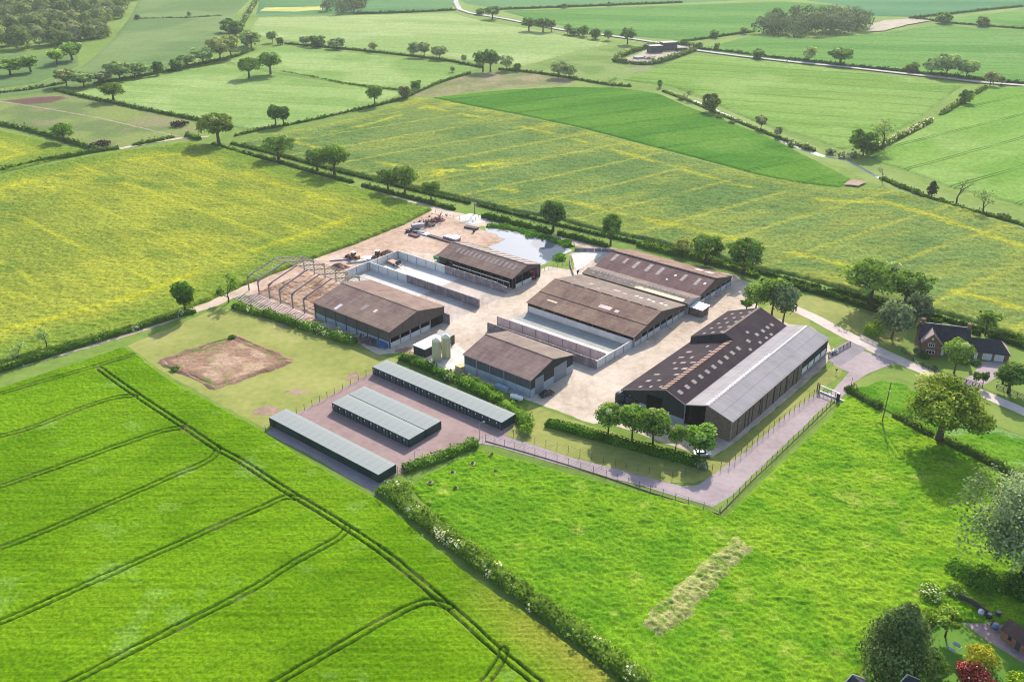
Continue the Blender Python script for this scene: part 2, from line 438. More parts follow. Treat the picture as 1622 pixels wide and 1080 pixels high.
# ---- bright wheat, lower left
def wheat_col(X, Y, R, d):
    c = mixc(C((0.084, 0.172, 0.003), X), C((0.110, 0.208, 0.005), X), ss(fbm(X, Y, 12, 5), 0.35, 0.65))
    a, b = rot(X, Y, 49)
    c = mixc(c, C((0.045, 0.14, 0.002), X), 0.35 * ss(fbm(a * 0.04, b, 0.9, 8, 2), 0.55, 0.76))
    c = mixc(c, C((0.16, 0.27, 0.05), X), 0.4 * ss(fbm(X, Y, 7, 21), 0.66, 0.82))
    gx, gy = at(845, 985).x, at(845, 985).y
    a3, b3 = rot(X - gx, Y - gy, 141)
    yel = ss(a3, -26, 4) * np.exp(-((b3 - 1) / 7.5) ** 2) * (0.45 + 0.8 * fbm(X, Y, 5, 4))
    c = mixc(c, C((0.205, 0.205, 0.03), X), np.clip(yel, 0, 0.85))
    wear = 0.8 * ss(fbm(X, Y, 9, 31), 0.50, 0.66)
    return mixc(c, mixc(C((0.022, 0.050, 0.005), X), C(SOIL, X), wear), R)  # ruts: shade of the crop gaps painted near-black green, bare soil where worn
WHEAT = [(-190, 700), (0, 613), (195, 548), (215, 556), (262, 596), (410, 676), (470, 716), (560, 768), (606, 792), (640, 820), (740, 905), (860, 985), (985, 1080), (1010, 1110), (900, 1200), (-120, 1200)]
WTR = [[(157, 583), (214, 624), (291, 674), (343, 710), (380, 728), (445, 772), (543, 830), (613, 877), (672, 927), (705, 955), (735, 980), (786, 1028), (851, 1080), (885, 1108)],
       [(-120, 660), (0, 623), (100, 594), (160, 577), (213, 561)],
       [(-120, 722), (0, 690), (50, 678), (135, 643), (175, 631), (197, 627), (213, 627)],
       [(-120, 806), (0, 771), (100, 736), (225, 692), (262, 680), (289, 677)],
       [(-120, 908), (0, 868), (96, 830), (225, 774), (280, 750), (316, 736), (337, 724), (344, 711)],
       [(-120, 1030), (0, 986), (100, 941), (250, 874), (380, 817), (421, 800), (450, 786), (472, 788)],
       [(60, 1103), (110, 1081), (250, 1007), (400, 933), (458, 893), (524, 859), (543, 846), (549, 834)],
       [(400, 1100), (438, 1080), (540, 1020), (617, 976), (660, 955), (687, 950), (712, 960)],
       [(740, 1105), (769, 1080), (790, 1050), (797, 1036), (797, 1028)]]
field('wheat_field', WHEAT, 0.65, 0.27, 49.3, wheat_col, [(0.13, 0.55, 1), (0.05, 3.0, 2)], mat_field('wheat_canopy', (1.8, 0.34), 4.5, (49.3, 0.7, 0.24)), WTR, rut=0.235, jag=0.25)

# ---- lumpy meadow, lower right
def meadow_col(X, Y, R, d):
    a, b = rot(X, Y, 100)
    c = mixc(C((0.082, 0.192, 0.008), X), C((0.118, 0.232, 0.010), X), ss(fbm(X, Y, 5, 45), 0.3, 0.7))
    c = mixc(c, C((0.165, 0.275, 0.014), X), 0.75 * ss(X + 0.35 * (Y - 150), 5, 60) * ss(fbm(X, Y, 5, 47), 0.3, 0.7))
    c = mixc(c, C((0.045, 0.130, 0.007), X), 0.45 * ss(fbm(a * 0.5, b, 1.5, 49), 0.54, 0.72))
    c = mixc(c, C((0.26, 0.31, 0.05), X), 0.5 * ss(fbm(X, Y, 5, 53), 0.64, 0.85))
    return mixc(c, C((0.05, 0.12, 0.01), X), R)
MEADOW = [(650, 770), (672, 752), (758, 712), (790, 718), (900, 748), (1020, 777), (1125, 806), (1146, 818), (1165, 802), (1240, 730), (1320, 655), (1336, 630), (1346, 622), (1398, 652), (1420, 662), (1475, 692), (1570, 738), (1660, 784), (1680, 990), (1540, 985), (1460, 975), (1400, 1000), (1340, 1100), (1020, 1110), (985, 1060), (870, 965), (760, 880), (690, 815)]
field('meadow', MEADOW, 0.35, 0.30, 100, meadow_col, [(0.11, 1.1, 3), (0.19, 0.62, 4), (0.04, 4.5, 6)], mat_field('meadow_grass', (1.9, 0.42), 5.0),
      [[(1392, 672), (1402, 690), (1425, 725)]], gauge=1.4, rut=0.2, jag=0.3)
def strip_col(X, Y, R, d):
    c = mixc(C((0.062, 0.165, 0.010), X), C((0.105, 0.215, 0.016), X), ss(fbm(X, Y, 6, 61), 0.35, 0.62))
    return mixc(c, C((0.18, 0.27, 0.10), X), 0.7 * ss(fbm(X * .4, Y, 3, 63), 0.62, 0.8))
field('long_grass_strip', [(1346, 617), (1400, 604), (1425, 606), (1500, 640), (1640, 700), (1700, 740), (1665, 780), (1570, 733), (1475, 688), (1418, 660), (1396, 648), (1352, 620)], 0.3, 0.36, 120, strip_col,
      [(0.16, 1.2, 3), (0.08, 0.6, 4)], MATS['meadow_grass'], jag=1.2)

# ---- rapeseed coming into flower
def rape_left(X, Y, R, d):
    a, b = rot(X, Y, 131)
    c = mixc(C((0.160, 0.196, 0.028), X), C((0.205, 0.235, 0.032), X), ss(fbm(X, Y, 26, 71), 0.34, 0.60))
    c = mixc(c, C((0.255, 0.270, 0.030), X), 0.7 * ss(fbm(a * 0.22, b, 5, 73, 4) * 0.6 + 0.4 * fbm(X, Y, 45, 75), 0.44, 0.68))
    f = np.abs(((b + 6 + 3 * (fbm(X, Y, 30, 77) - .5)) / 27.0) % 1.0 - 0.5) * 27
    c = mixc(c, C((0.310, 0.315, 0.028), X), 0.6 * (1 - ss(f, 0.4, 1.8)) * ss(fbm(X, Y, 14, 78), 0.12, 0.5))
    c = mixc(c, C((0.085, 0.150, 0.024), X), 0.6 * ss(fbm(a * .5, b, 13, 79), 0.58, 0.75))
    e = np.exp(-((d - 22) / 2.0) ** 2)
    c = mixc(c, C((0.36, 0.35, 0.015), X), 0.6 * e * ss(fbm(X, Y, 9, 80), 0.3, 0.6))
    return mixc(c, C((0.10, 0.17, 0.022), X), 0.7 * (1 - ss(d, 8, 20)))
RAPE_L = [(-420, 380), (-120, 305), (0, 277), (120, 250), (207, 236), (300, 224), (335, 228), (400, 247), (500, 276), (600, 304), (686, 329), (640, 352), (560, 384), (480, 411), (400, 443), (330, 472), (250, 503), (150, 533), (0, 571), (-200, 630), (-420, 690)]
field('rapeseed_field', RAPE_L, 1.15, 0.55, 131, rape_left, [(0.26, 1.15, 7), (0.12, 4.0, 8)], mat_field('rape_canopy', (1.0, 0.46), 2.6, (131, 1.1, 0.16)), jag=0.4, edge=0.8)
def rape_mid(X, Y, R, d):
    a, b = rot(X, Y, 54)
    c = mixc(C((0.088, 0.145, 0.040), X), C((0.118, 0.172, 0.046), X), ss(fbm(X, Y, 30, 81), 0.36, 0.6))
    f = np.abs(((b + 4 + 3 * (fbm(X, Y, 40, 83) - .5)) / 27.0) % 1.0 - 0.5) * 27
    pat = fbm(a * 0.3, b, 10, 85, 4) * 0.6 + 0.4 * fbm(X, Y, 60, 87)
    c = mixc(c, C((0.205, 0.230, 0.042), X), 0.5 * ss(pat, 0.46, 0.68))
    c = mixc(c, C((0.27, 0.275, 0.040), X), 0.6 * (1 - ss(f, 0.4, 1.9)) * ss(fbm(X, Y, 22, 88), 0.18, 0.55))
    far = ss(Y + 0.25 * X, 470, 640)
    c = mixc(c, C((0.34, 0.33, 0.03), X), 0.55 * np.exp(-((d - 4) / 6.0) ** 2) * ss(fbm(X, Y, 16, 89), 0.35, 0.6) * (0.4 + 0.6 * far))
    ins_ = np.exp(-((d - 20) / 2.2) ** 2)
    c = mixc(c, C((0.36, 0.34, 0.02), X), 0.6 * ins_ * ss(fbm(X, Y, 12, 90), 0.35, 0.6))
    bx, by = at(738, 270).x, at(738, 270).y
    a2, b2 = rot(X - bx, Y - by, 60)
    c = mixc(c, C((0.42, 0.40, 0.03), X), np.clip(1.0 * np.exp(-((a2 / 24) ** 2 + (b2 / 5) ** 2)) * ss(fbm(X, Y, 5, 91), 0.3, 0.6), 0, 1))
    return c
RAPE_M = [(381, 226), (420, 214), (470, 203), (540, 190), (600, 174), (660, 154), (690, 155), (745, 168), (820, 182), (915, 202), (1000, 224), (1110, 253), (1200, 277), (1300, 295), (1345, 299), (1400, 296), (1450, 308), (1510, 324), (1622, 360), (1760, 405), (1900, 620), (1622, 531), (1540, 505), (1470, 487), (1395, 470), (1340, 455), (1250, 432), (1190, 420), (1110, 397), (1010, 374), (920, 355), (880, 342), (830, 335), (750, 316), (690, 302), (610, 284), (500, 258), (440, 243)]
field('rapeseed_field', RAPE_M, 1.15, 0.9, 54, rape_mid, [(0.30, 1.8, 9), (0.15, 6.0, 10)], mat_field('rape_canopy_far', (0.75, 0.46), 1.8, (54, 1.6, 0.16)), jag=0.6, edge=1.0)
field('rapeseed_field', [(-60, 190), (0, 205), (60, 218), (141, 238), (60, 258), (0, 272), (-120, 300)], 1.1, 1.3, 131, rape_left, [(0.18, 2.5, 7)], MATS['rape_canopy_far'], jag=0.5)

# ---- the other fields, each its own crop
def crop(c1, c2, c3=None, s=30, seed=100, amt3=0.6, rows_az=None, st=0.2):
    def fn(X, Y, R, d):
        a, b = rot(X, Y, rows_az) if rows_az else (X, Y)
        c = mixc(C(c1, X), C(c2, X), ss(fbm(a * st if rows_az else a, b, s, seed, 4), 0.35, 0.63))
        if c3: c = mixc(c, C(c3, X), amt3 * ss(fbm(X, Y, s * 1.7, seed + 5, 4), 0.55, 0.75))
        return c
    return fn
TD = (0.05, 0.10, 0.02)
field('barley_field', [(683, 154), (800, 142), (900, 137), (985, 139), (1045, 148), (1090, 168), (1150, 190), (1215, 215), (1290, 252), (1352, 284), (1330, 295), (1260, 288), (1200, 275), (1110, 251), (1000, 222), (915, 200), (820, 180), (745, 166)], 0.6, 1.2, 60,
      crop((0.050, 0.140, 0.016), (0.078, 0.172, 0.022), (0.11, 0.20, 0.035), 22, 101, rows_az=64), [(0.05, 2.5, 5)], mat_field('barley_canopy', (0.6, 0.28), 2.0, (64, 1.6, 0.14), (62, 27, 4, 2.0, 0.7, (0.012, 0.06, 0.008))), jag=0.5)
field('stubble_field', [(650, 153), (690, 136), (735, 120), (790, 113), (830, 115), (885, 122), (915, 131), (880, 136), (795, 140), (690, 153)], 0.06, 2.0, 60,
      crop((0.15, 0.16, 0.07), (0.23, 0.20, 0.11), (0.12, 0.17, 0.05), 14, 105), [], mat_field('stubble_soil', (0.4, 0.2), 1.2, (72, 2.0, 0.1)), z0=0.02, jag=1.0)
PALE = ((0.145, 0.232, 0.060), (0.200, 0.280, 0.086), (0.255, 0.325, 0.118))
field('pale_wheat_field', [(112, 148), (200, 130), (260, 118), (330, 103), (352, 101), (440, 118), (560, 137), (640, 146), (560, 176), (500, 189), (425, 203), (385, 203), (330, 192), (250, 177), (185, 161)], 0.6, 1.6, 110,
      crop(*PALE, s=26, seed=110, rows_az=106, st=0.15), [(0.06, 3.0, 5)], mat_field('pale_canopy', (0.5, 0.24), 1.6, (106, 2.2, 0.10), (106, 26, 3, 2.0, 0.7, (0.10, 0.19, 0.045))), jag=0.6)
field('pale_wheat_field', [(358, 98), (400, 83), (445, 72), (520, 80), (600, 88), (690, 98), (758, 107), (720, 122), (660, 142), (560, 134), (440, 115)], 0.6, 1.8, 110,
      crop(*PALE, s=30, seed=113, rows_az=106, st=0.15), [(0.06, 3.0, 5)], MATS['pale_canopy'], jag=0.6)
field('pale_wheat_field', [(392, 52), (408, 28), (500, 26), (620, 23), (718, 20), (735, 26), (780, 36), (850, 47), (900, 58), (965, 69), (900, 84), (826, 104), (770, 99), (690, 88), (600, 80), (520, 72), (450, 64)], 0.6, 2.6, 100,
      crop((0.19, 0.265, 0.085), (0.245, 0.305, 0.115), (0.285, 0.335, 0.145), 40, 116, rows_az=104, st=0.15), [(0.06, 4.0, 5)], mat_field('pale_canopy_far', (0.35, 0.2), 1.0, (104, 3.0, 0.10), (104, 26, 3, 2.0, 0.8, (0.15, 0.23, 0.07))), jag=0.8)
field('pasture', [(838, 104), (900, 86), (955, 72), (985, 74), (1000, 88), (1090, 84), (1050, 105), (980, 126), (930, 128), (885, 120), (850, 112)], 0.08, 2.2, 100,
      crop((0.12, 0.19, 0.05), (0.17, 0.23, 0.07), (0.24, 0.23, 0.13), 20, 118), [], mat_field('pasture_grass', (0.4, 0.2), 1.2), z0=0.02, jag=1.0)
field('pale_wheat_field', [(985, 126), (1040, 108), (1105, 85), (1160, 90), (1250, 100), (1350, 112), (1450, 124), (1528, 133), (1490, 160), (1452, 190), (1390, 222), (1335, 236), (1270, 214), (1200, 193), (1150, 172), (1110, 152), (1060, 135)], 0.6, 1.8, 112,
      crop((0.125, 0.215, 0.042), (0.165, 0.255, 0.060), (0.21, 0.29, 0.085), 28, 121, rows_az=111, st=0.15), [(0.06, 3.0, 5)], mat_field('green_canopy', (0.5, 0.24), 1.4, (111, 2.4, 0.12), (111, 25, 2, 2.0, 0.9, (0.05, 0.13, 0.02))), jag=0.8)
field('pale_wheat_field', [(1378, 248), (1440, 214), (1500, 178), (1562, 139), (1622, 136), (1760, 150), (1860, 370), (1760, 372), (1622, 325), (1560, 308), (1500, 294), (1440, 270), (1400, 258)], 0.6, 1.6, 60,
      crop((0.120, 0.225, 0.038), (0.155, 0.255, 0.055), (0.20, 0.285, 0.080), 24, 125, rows_az=54, st=0.15), [(0.06, 3.0, 5)], mat_field('green_canopy_right', (0.5, 0.24), 1.6, (54, 2.2, 0.10), (54.5, 30, 8, 2.0, 0.9, (0.03, 0.09, 0.012))), jag=0.8)
MIDG = ((0.078, 0.175, 0.038), (0.110, 0.210, 0.050), (0.145, 0.235, 0.072))
field('green_wheat_field', [(1105, 78), (1165, 62), (1200, 55), (1290, 62), (1390, 52), (1480, 40), (1560, 45), (1622, 47), (1760, 62), (1760, 140), (1622, 131), (1540, 122), (1440, 113), (1330, 103), (1250, 95), (1170, 87)], 0.6, 2.6, 100,
      crop(*MIDG, s=45, seed=131, rows_az=100, st=0.12), [(0.06, 4.0, 5)], mat_field('mid_canopy', (0.35, 0.22), 1.0, (100, 3.0, 0.14), (100, 26, 3, 2.0, 0.9, (0.05, 0.14, 0.03))), jag=0.8)
field('green_wheat_field', [(795, 17), (900, 14), (1080, 8), (1240, 2), (1320, 8), (1330, 16), (1200, 50), (1085, 64), (1040, 60), (970, 55), (900, 42), (850, 32)], 0.6, 3.2, 100,
      crop(*MIDG, s=50, seed=135, rows_az=100, st=0.12), [(0.06, 4.0, 5)], MATS['mid_canopy'], jag=1.0)
BLUE = ((0.072, 0.160, 0.060), (0.098, 0.190, 0.075), (0.125, 0.21, 0.09))
field('green_wheat_field', [(740, -40), (1300, -60), (1240, -3), (1080, 4), (900, 11), (795, 14), (735, 5), (725, -6)], 0.6, 4.5, 100, crop(*BLUE, s=60, seed=137, rows_az=98, st=0.12), [], mat_field('far_canopy', (0.2, 0.1), 0.8, (98, 4.0, 0.12)), jag=1.0)
field('green_wheat_field', [(1260, -2), (1330, -60), (1900, -60), (1800, 30), (1620, 10), (1480, 27), (1380, 25), (1330, 7)], 0.6, 4.5, 100, crop((0.058, 0.150, 0.065), (0.085, 0.180, 0.082), None, 60, 139, rows_az=98, st=0.12), [], MATS['far_canopy'], jag=1.0)
field('green_wheat_field', [(1480, 32), (1622, 14), (1800, 34), (1780, 60), (1622, 44), (1550, 41)], 0.6, 4.0, 100, crop(*MIDG, s=50, seed=141), [], MATS['far_canopy'], jag=1.0)
field('green_wheat_field', [(405, 26), (415, -20), (440, -60), (700, -60), (722, 0), (716, 16), (620, 20), (500, 23)], 0.6, 4.5, 100, crop(*BLUE, s=60, seed=143, rows_az=98, st=0.12), [], MATS['far_canopy'], jag=1.0)
field('rapeseed_field', [(408, 18), (415, 12), (512, 10), (516, 15), (470, 19)], 0.9, 4.0, 100, crop((0.42, 0.40, 0.12), (0.36, 0.37, 0.12), None, 20, 145), [], MATS['far_canopy'], jag=0.6)
field('green_wheat_field', [(-120, 150), (0, 142), (60, 132), (128, 106), (155, 84), (180, 60), (208, 24), (224, -10), (245, -60), (420, -60), (395, 0), (375, 20), (352, 52), (345, 72), (300, 92), (250, 112), (170, 128), (100, 141), (0, 154), (-160, 175)], 0.6, 3.2, 30,
      crop((0.100, 0.160, 0.055), (0.135, 0.190, 0.068), (0.16, 0.21, 0.082), 40, 147, rows_az=8, st=0.12), [], mat_field('left_canopy', (0.3, 0.12), 1.0, (8, 3.0, 0.10)), jag=0.8)
field('green_wheat_field', [(-60, 84), (0, 83), (70, 86), (122, 82), (124, 105), (60, 130), (0, 139), (-60, 146)], 0.6, 3.2, 30, crop((0.100, 0.160, 0.055), (0.135, 0.190, 0.068), None, 40, 149, rows_az=8, st=0.12), [], MATS['left_canopy'], jag=0.8)
def scrub_col(X, Y, R, d):
    c = mixc(C((0.115, 0.155, 0.055), X), C((0.17, 0.21, 0.065), X), ss(fbm(X, Y, 25, 151), 0.35, 0.62))
    c = mixc(c, C((0.21, 0.17, 0.11), X), 0.6 * ss(fbm(X, Y, 18, 153), 0.56, 0.75))
    p = P2([(0, 160), (60, 154), (100, 152), (108, 156), (80, 164), (30, 167)]); ins_ = inside(X, Y, p)
    k = np.where(ins_, ss(seg_dist(X, Y, p, True), -3, 4), 0)
    return mixc(c, C((0.115, 0.058, 0.060), X), 0.9 * k)
field('scrub_field', [(-90, 168), (0, 158), (60, 151), (110, 150), (150, 160), (220, 175), (325, 197), (310, 212), (275, 217), (207, 232), (155, 234), (100, 222), (0, 198), (-60, 186)], 0.08, 1.6, 60, scrub_col, [], mat_field('scrub_grass', (0.5, 0.2), 1.6), z0=0.02, jag=1.2)

# ---- yard, tracks, roads
M_yard = mat_surface('yard_concrete', [(0, (0.26, 0.18, 0.125)), (0.3, (0.42, 0.335, 0.255)), (0.7, (0.52, 0.43, 0.34)), (1, (0.58, 0.51, 0.43))], 0.05, 0.5, grime=.4)
M_dirt = mat_surface('rubble_dirt', [(0, (0.22, 0.135, 0.09)), (0.4, (0.36, 0.245, 0.175)), (0.75, (0.45, 0.335, 0.255)), (1, (0.53, 0.43, 0.345))], 0.07, 0.5, w=(0.4, 0.4, 0.2), bump=0.4)
M_slab = mat_surface('slab_concrete', [(0, (0.40, 0.375, 0.345)), (0.5, (0.56, 0.525, 0.48)), (1, (0.66, 0.63, 0.585))], 0.07, 0.6, grime=.35, grime_c=(.36, .32, .29))
M_stain = mat_surface('stained_slab', [(0, (0.30, 0.25, 0.215)), (0.5, (0.43, 0.36, 0.31)), (1, (0.53, 0.46, 0.405))], 0.07, 0.5, grime=.6)
M_track = mat_surface('track_gravel', [(0, (0.28, 0.20, 0.14)), (0.5, (0.43, 0.335, 0.255)), (1, (0.52, 0.435, 0.35))], 0.1, 0.6)
M_drive = mat_surface('drive_asphalt', [(0, (0.215, 0.165, 0.165)), (0.5, (0.295, 0.235, 0.235)), (1, (0.36, 0.30, 0.295))], 0.07, 0.7)
M_pad = mat_surface('storage_asphalt', [(0, (0.19, 0.125, 0.115)), (0.5, (0.265, 0.185, 0.170)), (1, (0.32, 0.235, 0.215))], 0.06, 0.6)
M_grav = mat_surface('grey_gravel', [(0, (0.13, 0.11, 0.125)), (0.5, (0.22, 0.19, 0.205)), (1, (0.31, 0.275, 0.28))], 0.2, 2.5, w=(0.25, 0.35, 0.4), bump=0.5)
M_lane = mat_surface('lane_stone', [(0, (0.36, 0.285, 0.25)), (0.5, (0.47, 0.39, 0.345)), (1, (0.55, 0.48, 0.43))], 0.08, 0.6)
M_road = mat_surface('road_asphalt', [(0, (0.28, 0.25, 0.25)), (1, (0.40, 0.37, 0.36))], 0.05, 0.4)
M_lawn = mat_surface('mown_lawn', [(0, (0.085, 0.15, 0.02)), (0.5, (0.135, 0.20, 0.03)), (1, (0.19, 0.235, 0.045))], 0.06, 0.7)
M_dry = mat_surface('dry_lawn', [(0, (0.135, 0.165, 0.032)), (0.4, (0.20, 0.22, 0.048)), (0.75, (0.26, 0.26, 0.07)), (1, (0.33, 0.275, 0.13))], 0.05, 0.5)
M_soil = mat_surface('bare_soil', [(0, (0.16, 0.10, 0.065)), (0.5, (0.265, 0.18, 0.125)), (1, (0.35, 0.255, 0.185))], 0.1, 0.8, bump=0.5)
YARD = [(388, 468), (398, 447), (480, 413), (560, 385), (640, 353), (690, 331), (722, 338), (765, 350), (790, 366), (860, 385), (905, 398), (955, 392), (985, 397), (1165, 436), (1203, 462), (1192, 474), (1204, 491), (1250, 512), (1284, 517), (1310, 536), (1318, 560), (1303, 584), (1235, 642), (1178, 690), (1150, 711), (1128, 724), (1080, 712), (960, 668), (940, 672), (868, 645), (836, 633), (795, 618), (742, 596), (700, 582), (660, 566), (640, 558), (600, 562), (560, 540), (500, 512), (440, 494)]
sheet('farmyard', YARD, 0.02, M_yard, amp=0.35)
sheet('rubble_ground', [(388, 468), (398, 447), (480, 413), (560, 385), (640, 353), (690, 331), (715, 345), (730, 352), (790, 372), (760, 385), (722, 381), (695, 404), (634, 397), (590, 414), (545, 432), (610, 500), (500, 512), (440, 494)], 0.035, M_dirt, amp=0.4)
sheet('track', ribbon([(322, 232), (400, 252), (500, 281), (600, 309), (690, 333), (760, 352), (835, 368), (905, 384), (985, 400), (1080, 422), (1165, 443), (1205, 455)], [5, 4.5, 4.5, 5, 7, 7, 6, 6, 5, 3.5, 3.5, 3.5]), 0.05, M_track, amp=0.5)
sheet('track', ribbon([(405, 452), (330, 484), (250, 512), (150, 544), (0, 586), (-160, 632)], [6, 4.5, 4.5, 3.6, 3.6, 3.6]), 0.05, M_track, amp=0.5)
sheet('lane', ribbon([(1252, 486), (1290, 503), (1330, 525), (1390, 555), (1450, 582), (1530, 612), (1622, 652), (1720, 698)], [4.2, 4.6, 5, 5, 4.4, 4.4, 4.2, 4.2]), 0.05, M_lane, amp=0.15)
sheet('drive', [(1316, 622), (1345, 590), (1320, 578), (1316, 556), (1340, 548), (1385, 562), (1422, 574), (1400, 582), (1375, 592), (1352, 606), (1345, 618), (1160, 790), (1140, 806), (1126, 802), (1010, 768), (900, 740), (790, 708), (757, 702), (765, 690), (800, 690), (900, 723), (1000, 749), (1080, 770), (1105, 768), (1130, 752), (1190, 708), (1250, 654), (1296, 622)], 0.06, M_drive, step=2.5, amp=0.12)
sheet('storage_pad', [(423, 684), (470, 655), (592, 588), (610, 590), (800, 674), (822, 664), (800, 690), (765, 700), (657, 741), (628, 752), (602, 768)], 0.055, M_pad, step=3, amp=0.06)
sheet('gravel_strip', [(421, 686), (430, 680), (600, 764), (620, 780), (604, 786), (560, 762), (480, 716)], 0.065, M_grav, amp=0.3)
sheet('gravel_patch', [(1316, 556), (1345, 540), (1372, 552), (1352, 568), (1330, 580), (1312, 572)], 0.07, M_grav, amp=0.3)
sheet('track', ribbon([(1530, 612), (1555, 598), (1572, 580), (1600, 582), (1640, 590)], [5, 5, 7, 6, 6]), 0.055, M_drive, amp=0.2)
sheet('silage_slab', [tuple(uv(u, v)[:2]) for u, v in [(-236.5, 197), (-236.5, 222.5), (-206, 222.5), (-206, 197)]], 0.05, M_slab, world=True, amp=0)
sheet('silage_slab', [tuple(uv(u, v)[:2]) for u, v in [(-206, 194), (-206, 222.5), (-184, 222.5), (-184, 194)]], 0.054, M_stain, world=True, amp=0)
sheet('pond_slab', [(905, 404), (955, 393), (985, 398), (960, 400), (905, 435), (915, 436)], 0.06, M_slab, amp=0.1)
sheet('silo_slab', [(655, 575), (700, 596), (750, 566), (722, 545), (690, 540)], 0.05, M_slab, amp=0.1)
sheet('lawn', [(1205, 490), (1245, 468), (1290, 468), (1380, 500), (1440, 520), (1440, 545), (1410, 553), (1330, 520), (1292, 500), (1250, 487), (1285, 506), (1284, 516), (1250, 514)], 0.03, M_dry, amp=0.3)
sheet('lawn', [(1440, 520), (1490, 505), (1640, 545), (1680, 640), (1622, 640), (1530, 604), (1440, 570), (1420, 556)], 0.035, M_lawn, amp=0.3)
sheet('lawn', [(1355, 604), (1400, 584), (1425, 580), (1470, 600), (1622, 662), (1680, 690), (1660, 708), (1500, 640), (1430, 600), (1400, 600), (1350, 624)], 0.035, M_lawn, amp=0.4)
sheet('lawn', [(1128, 726), (1150, 712), (1178, 691), (1235, 643), (1303, 586), (1318, 580), (1340, 575), (1330, 596), (1296, 622), (1190, 710), (1130, 754), (1100, 766), (1060, 764), (900, 724), (800, 690), (830, 655), (838, 640), (868, 650), (938, 676), (1080, 716), (1110, 728)], 0.045, M_dry, amp=0.4)
sheet('lawn', [(1126, 804), (1142, 812), (1325, 640), (1318, 632), (1160, 784)], 0.064, M_lawn, amp=0.2)
sheet('lawn', [(200, 548), (330, 494), (370, 488), (440, 505), (520, 535), (600, 562), (640, 572), (594, 590), (423, 682), (405, 672), (262, 592)], 0.03, M_dry, amp=0.5)
# worn, reddish earth patches on the lawn
for i, (x, y, w, h_) in enumerate([(425, 650, 26, 12), (560, 596, 14, 8), (450, 515, 12, 4), (470, 622, 20, 6), (592, 540, 46, 10), (645, 556, 18, 8)]):
    pts = [(x + w * math.cos(a) * (0.8 + 0.4 * math.sin(3 * a + i)), y + h_ * math.sin(a) * (0.8 + 0.3 * math.cos(2 * a + i))) for a in np.linspace(0, 2 * math.pi, 14)[:-1]]
    sheet('earth_patch', pts, 0.05, M_soil, amp=0.8, step=0.8)
def plot_col(X, Y, R, d):
    a, b = rot(X, Y, 130)
    c = mixc(C((0.25, 0.155, 0.105), X), C((0.35, 0.24, 0.165), X), ss(fbm(X, Y, 5, 161), 0.35, 0.65))
    c = mixc(c, C((0.27, 0.24, 0.11), X), 0.5 * ss(fbm(X, Y, 4, 163), 0.55, 0.75))
    c = mixc(c, C((0.15, 0.095, 0.065), X), 0.8 * (1 - ss(d, 1.2, 2.4)))
    return mixc(c, C((0.09, 0.15, 0.03), X), 0.8 * ss(fbm(X, Y, 2.5, 165), 0.58, 0.72) * (1 - 0.75 * ss(d, 1, 4)))
PLOT = [(252, 572), (372, 533), (462, 571), (342, 615)]
pp = P2(PLOT); field('bare_plot', PLOT, 0.25, 0.35, 130, plot_col, [(0.09, 0.8, 5)], mat_field('plot_soil', (1.5, 0.3), 4.0, (45, 1.0, 0.2)), jag=0.7, z0=0.03)
# soil bank thrown up round the plot
def bank(pts, w, h_, name, mat, seed=1, col=None, cell=0.35, kind='stuff', jag=0.5):
    poly = ribbon(pts, w)
    return field(name, poly, h_, cell, 130, col, [(h_ * 0.22, 1.1, seed), (h_ * 0.25, 0.55, seed + 1)], mat, edge=(min(w) if isinstance(w, list) else w) * 0.45, world=True, kind=kind, jag=jag)
soilcol = crop((0.18, 0.105, 0.075), (0.26, 0.165, 0.115), (0.09, 0.15, 0.03), 2.0, 171, 0.85)
bank([(252, 572), (300, 596), (342, 615), (400, 594), (462, 571)], 2.6, 0.42, 'soil_bank', MATS['plot_soil'], 3, soilcol, jag=0.8)
bank([(252, 572), (310, 552), (372, 533), (415, 550), (462, 571)], 2.0, 0.3, 'soil_bank', MATS['plot_soil'], 5, soilcol, jag=0.8)
# pale heap of cut grass lying in the meadow
heapc = crop((0.185, 0.215, 0.055), (0.275, 0.275, 0.095), (0.10, 0.18, 0.02), 1.1, 175, 0.85)
tag(bank([(1026, 1006), (1060, 973), (1110, 923), (1150, 883), (1188, 858)], [6, 8.5, 8, 8, 5.5], 0.8, 'cut_grass_heap', mat_field('cut_grass', (2.6, 0.45), 6.0), 7, heapc, cell=0.24, kind=None, jag=0.9), 'long pale heap of cut grass lying across the bright meadow', 'grass heap')
M_earth = mat_surface('pale_earth', [(0, (0.20, 0.165, 0.115)), (0.5, (0.28, 0.235, 0.17)), (1, (0.35, 0.30, 0.23))], 0.05, 0.4)
# roads far off
sheet('road', ribbon([(724, -25), (722, 5), (728, 16), (745, 22), (800, 31), (850, 41), (905, 51), (960, 57), (1010, 64), (1050, 70), (1110, 82), (1180, 91), (1260, 100), (1350, 109), (1450, 120), (1545, 131), (1622, 137), (1720, 147)], 5.5), 0.75, M_road, amp=0)
sheet('dry_ground', [(1380, 40), (1400, 34), (1440, 31), (1475, 34), (1440, 40), (1400, 50), (1375, 52)], 0.74, M_earth, amp=1.0)
sheet('earth_patch', [(1335, 294), (1350, 286), (1372, 290), (1360, 297)], 0.72, M_soil, amp=0.5)
sheet('track', ribbon([(-20, 158), (70, 172), (160, 188), (240, 207), (282, 217)], 1.6), 0.15, mat_surface('worn_grass', [(0, (0.17, 0.17, 0.075)), (1, (0.30, 0.25, 0.15))], .2, .8), amp=0.5)
sheet('track', ribbon([(190, 236), (240, 226), (290, 219), (330, 217)], 4), 0.14, M_track, amp=0.5)
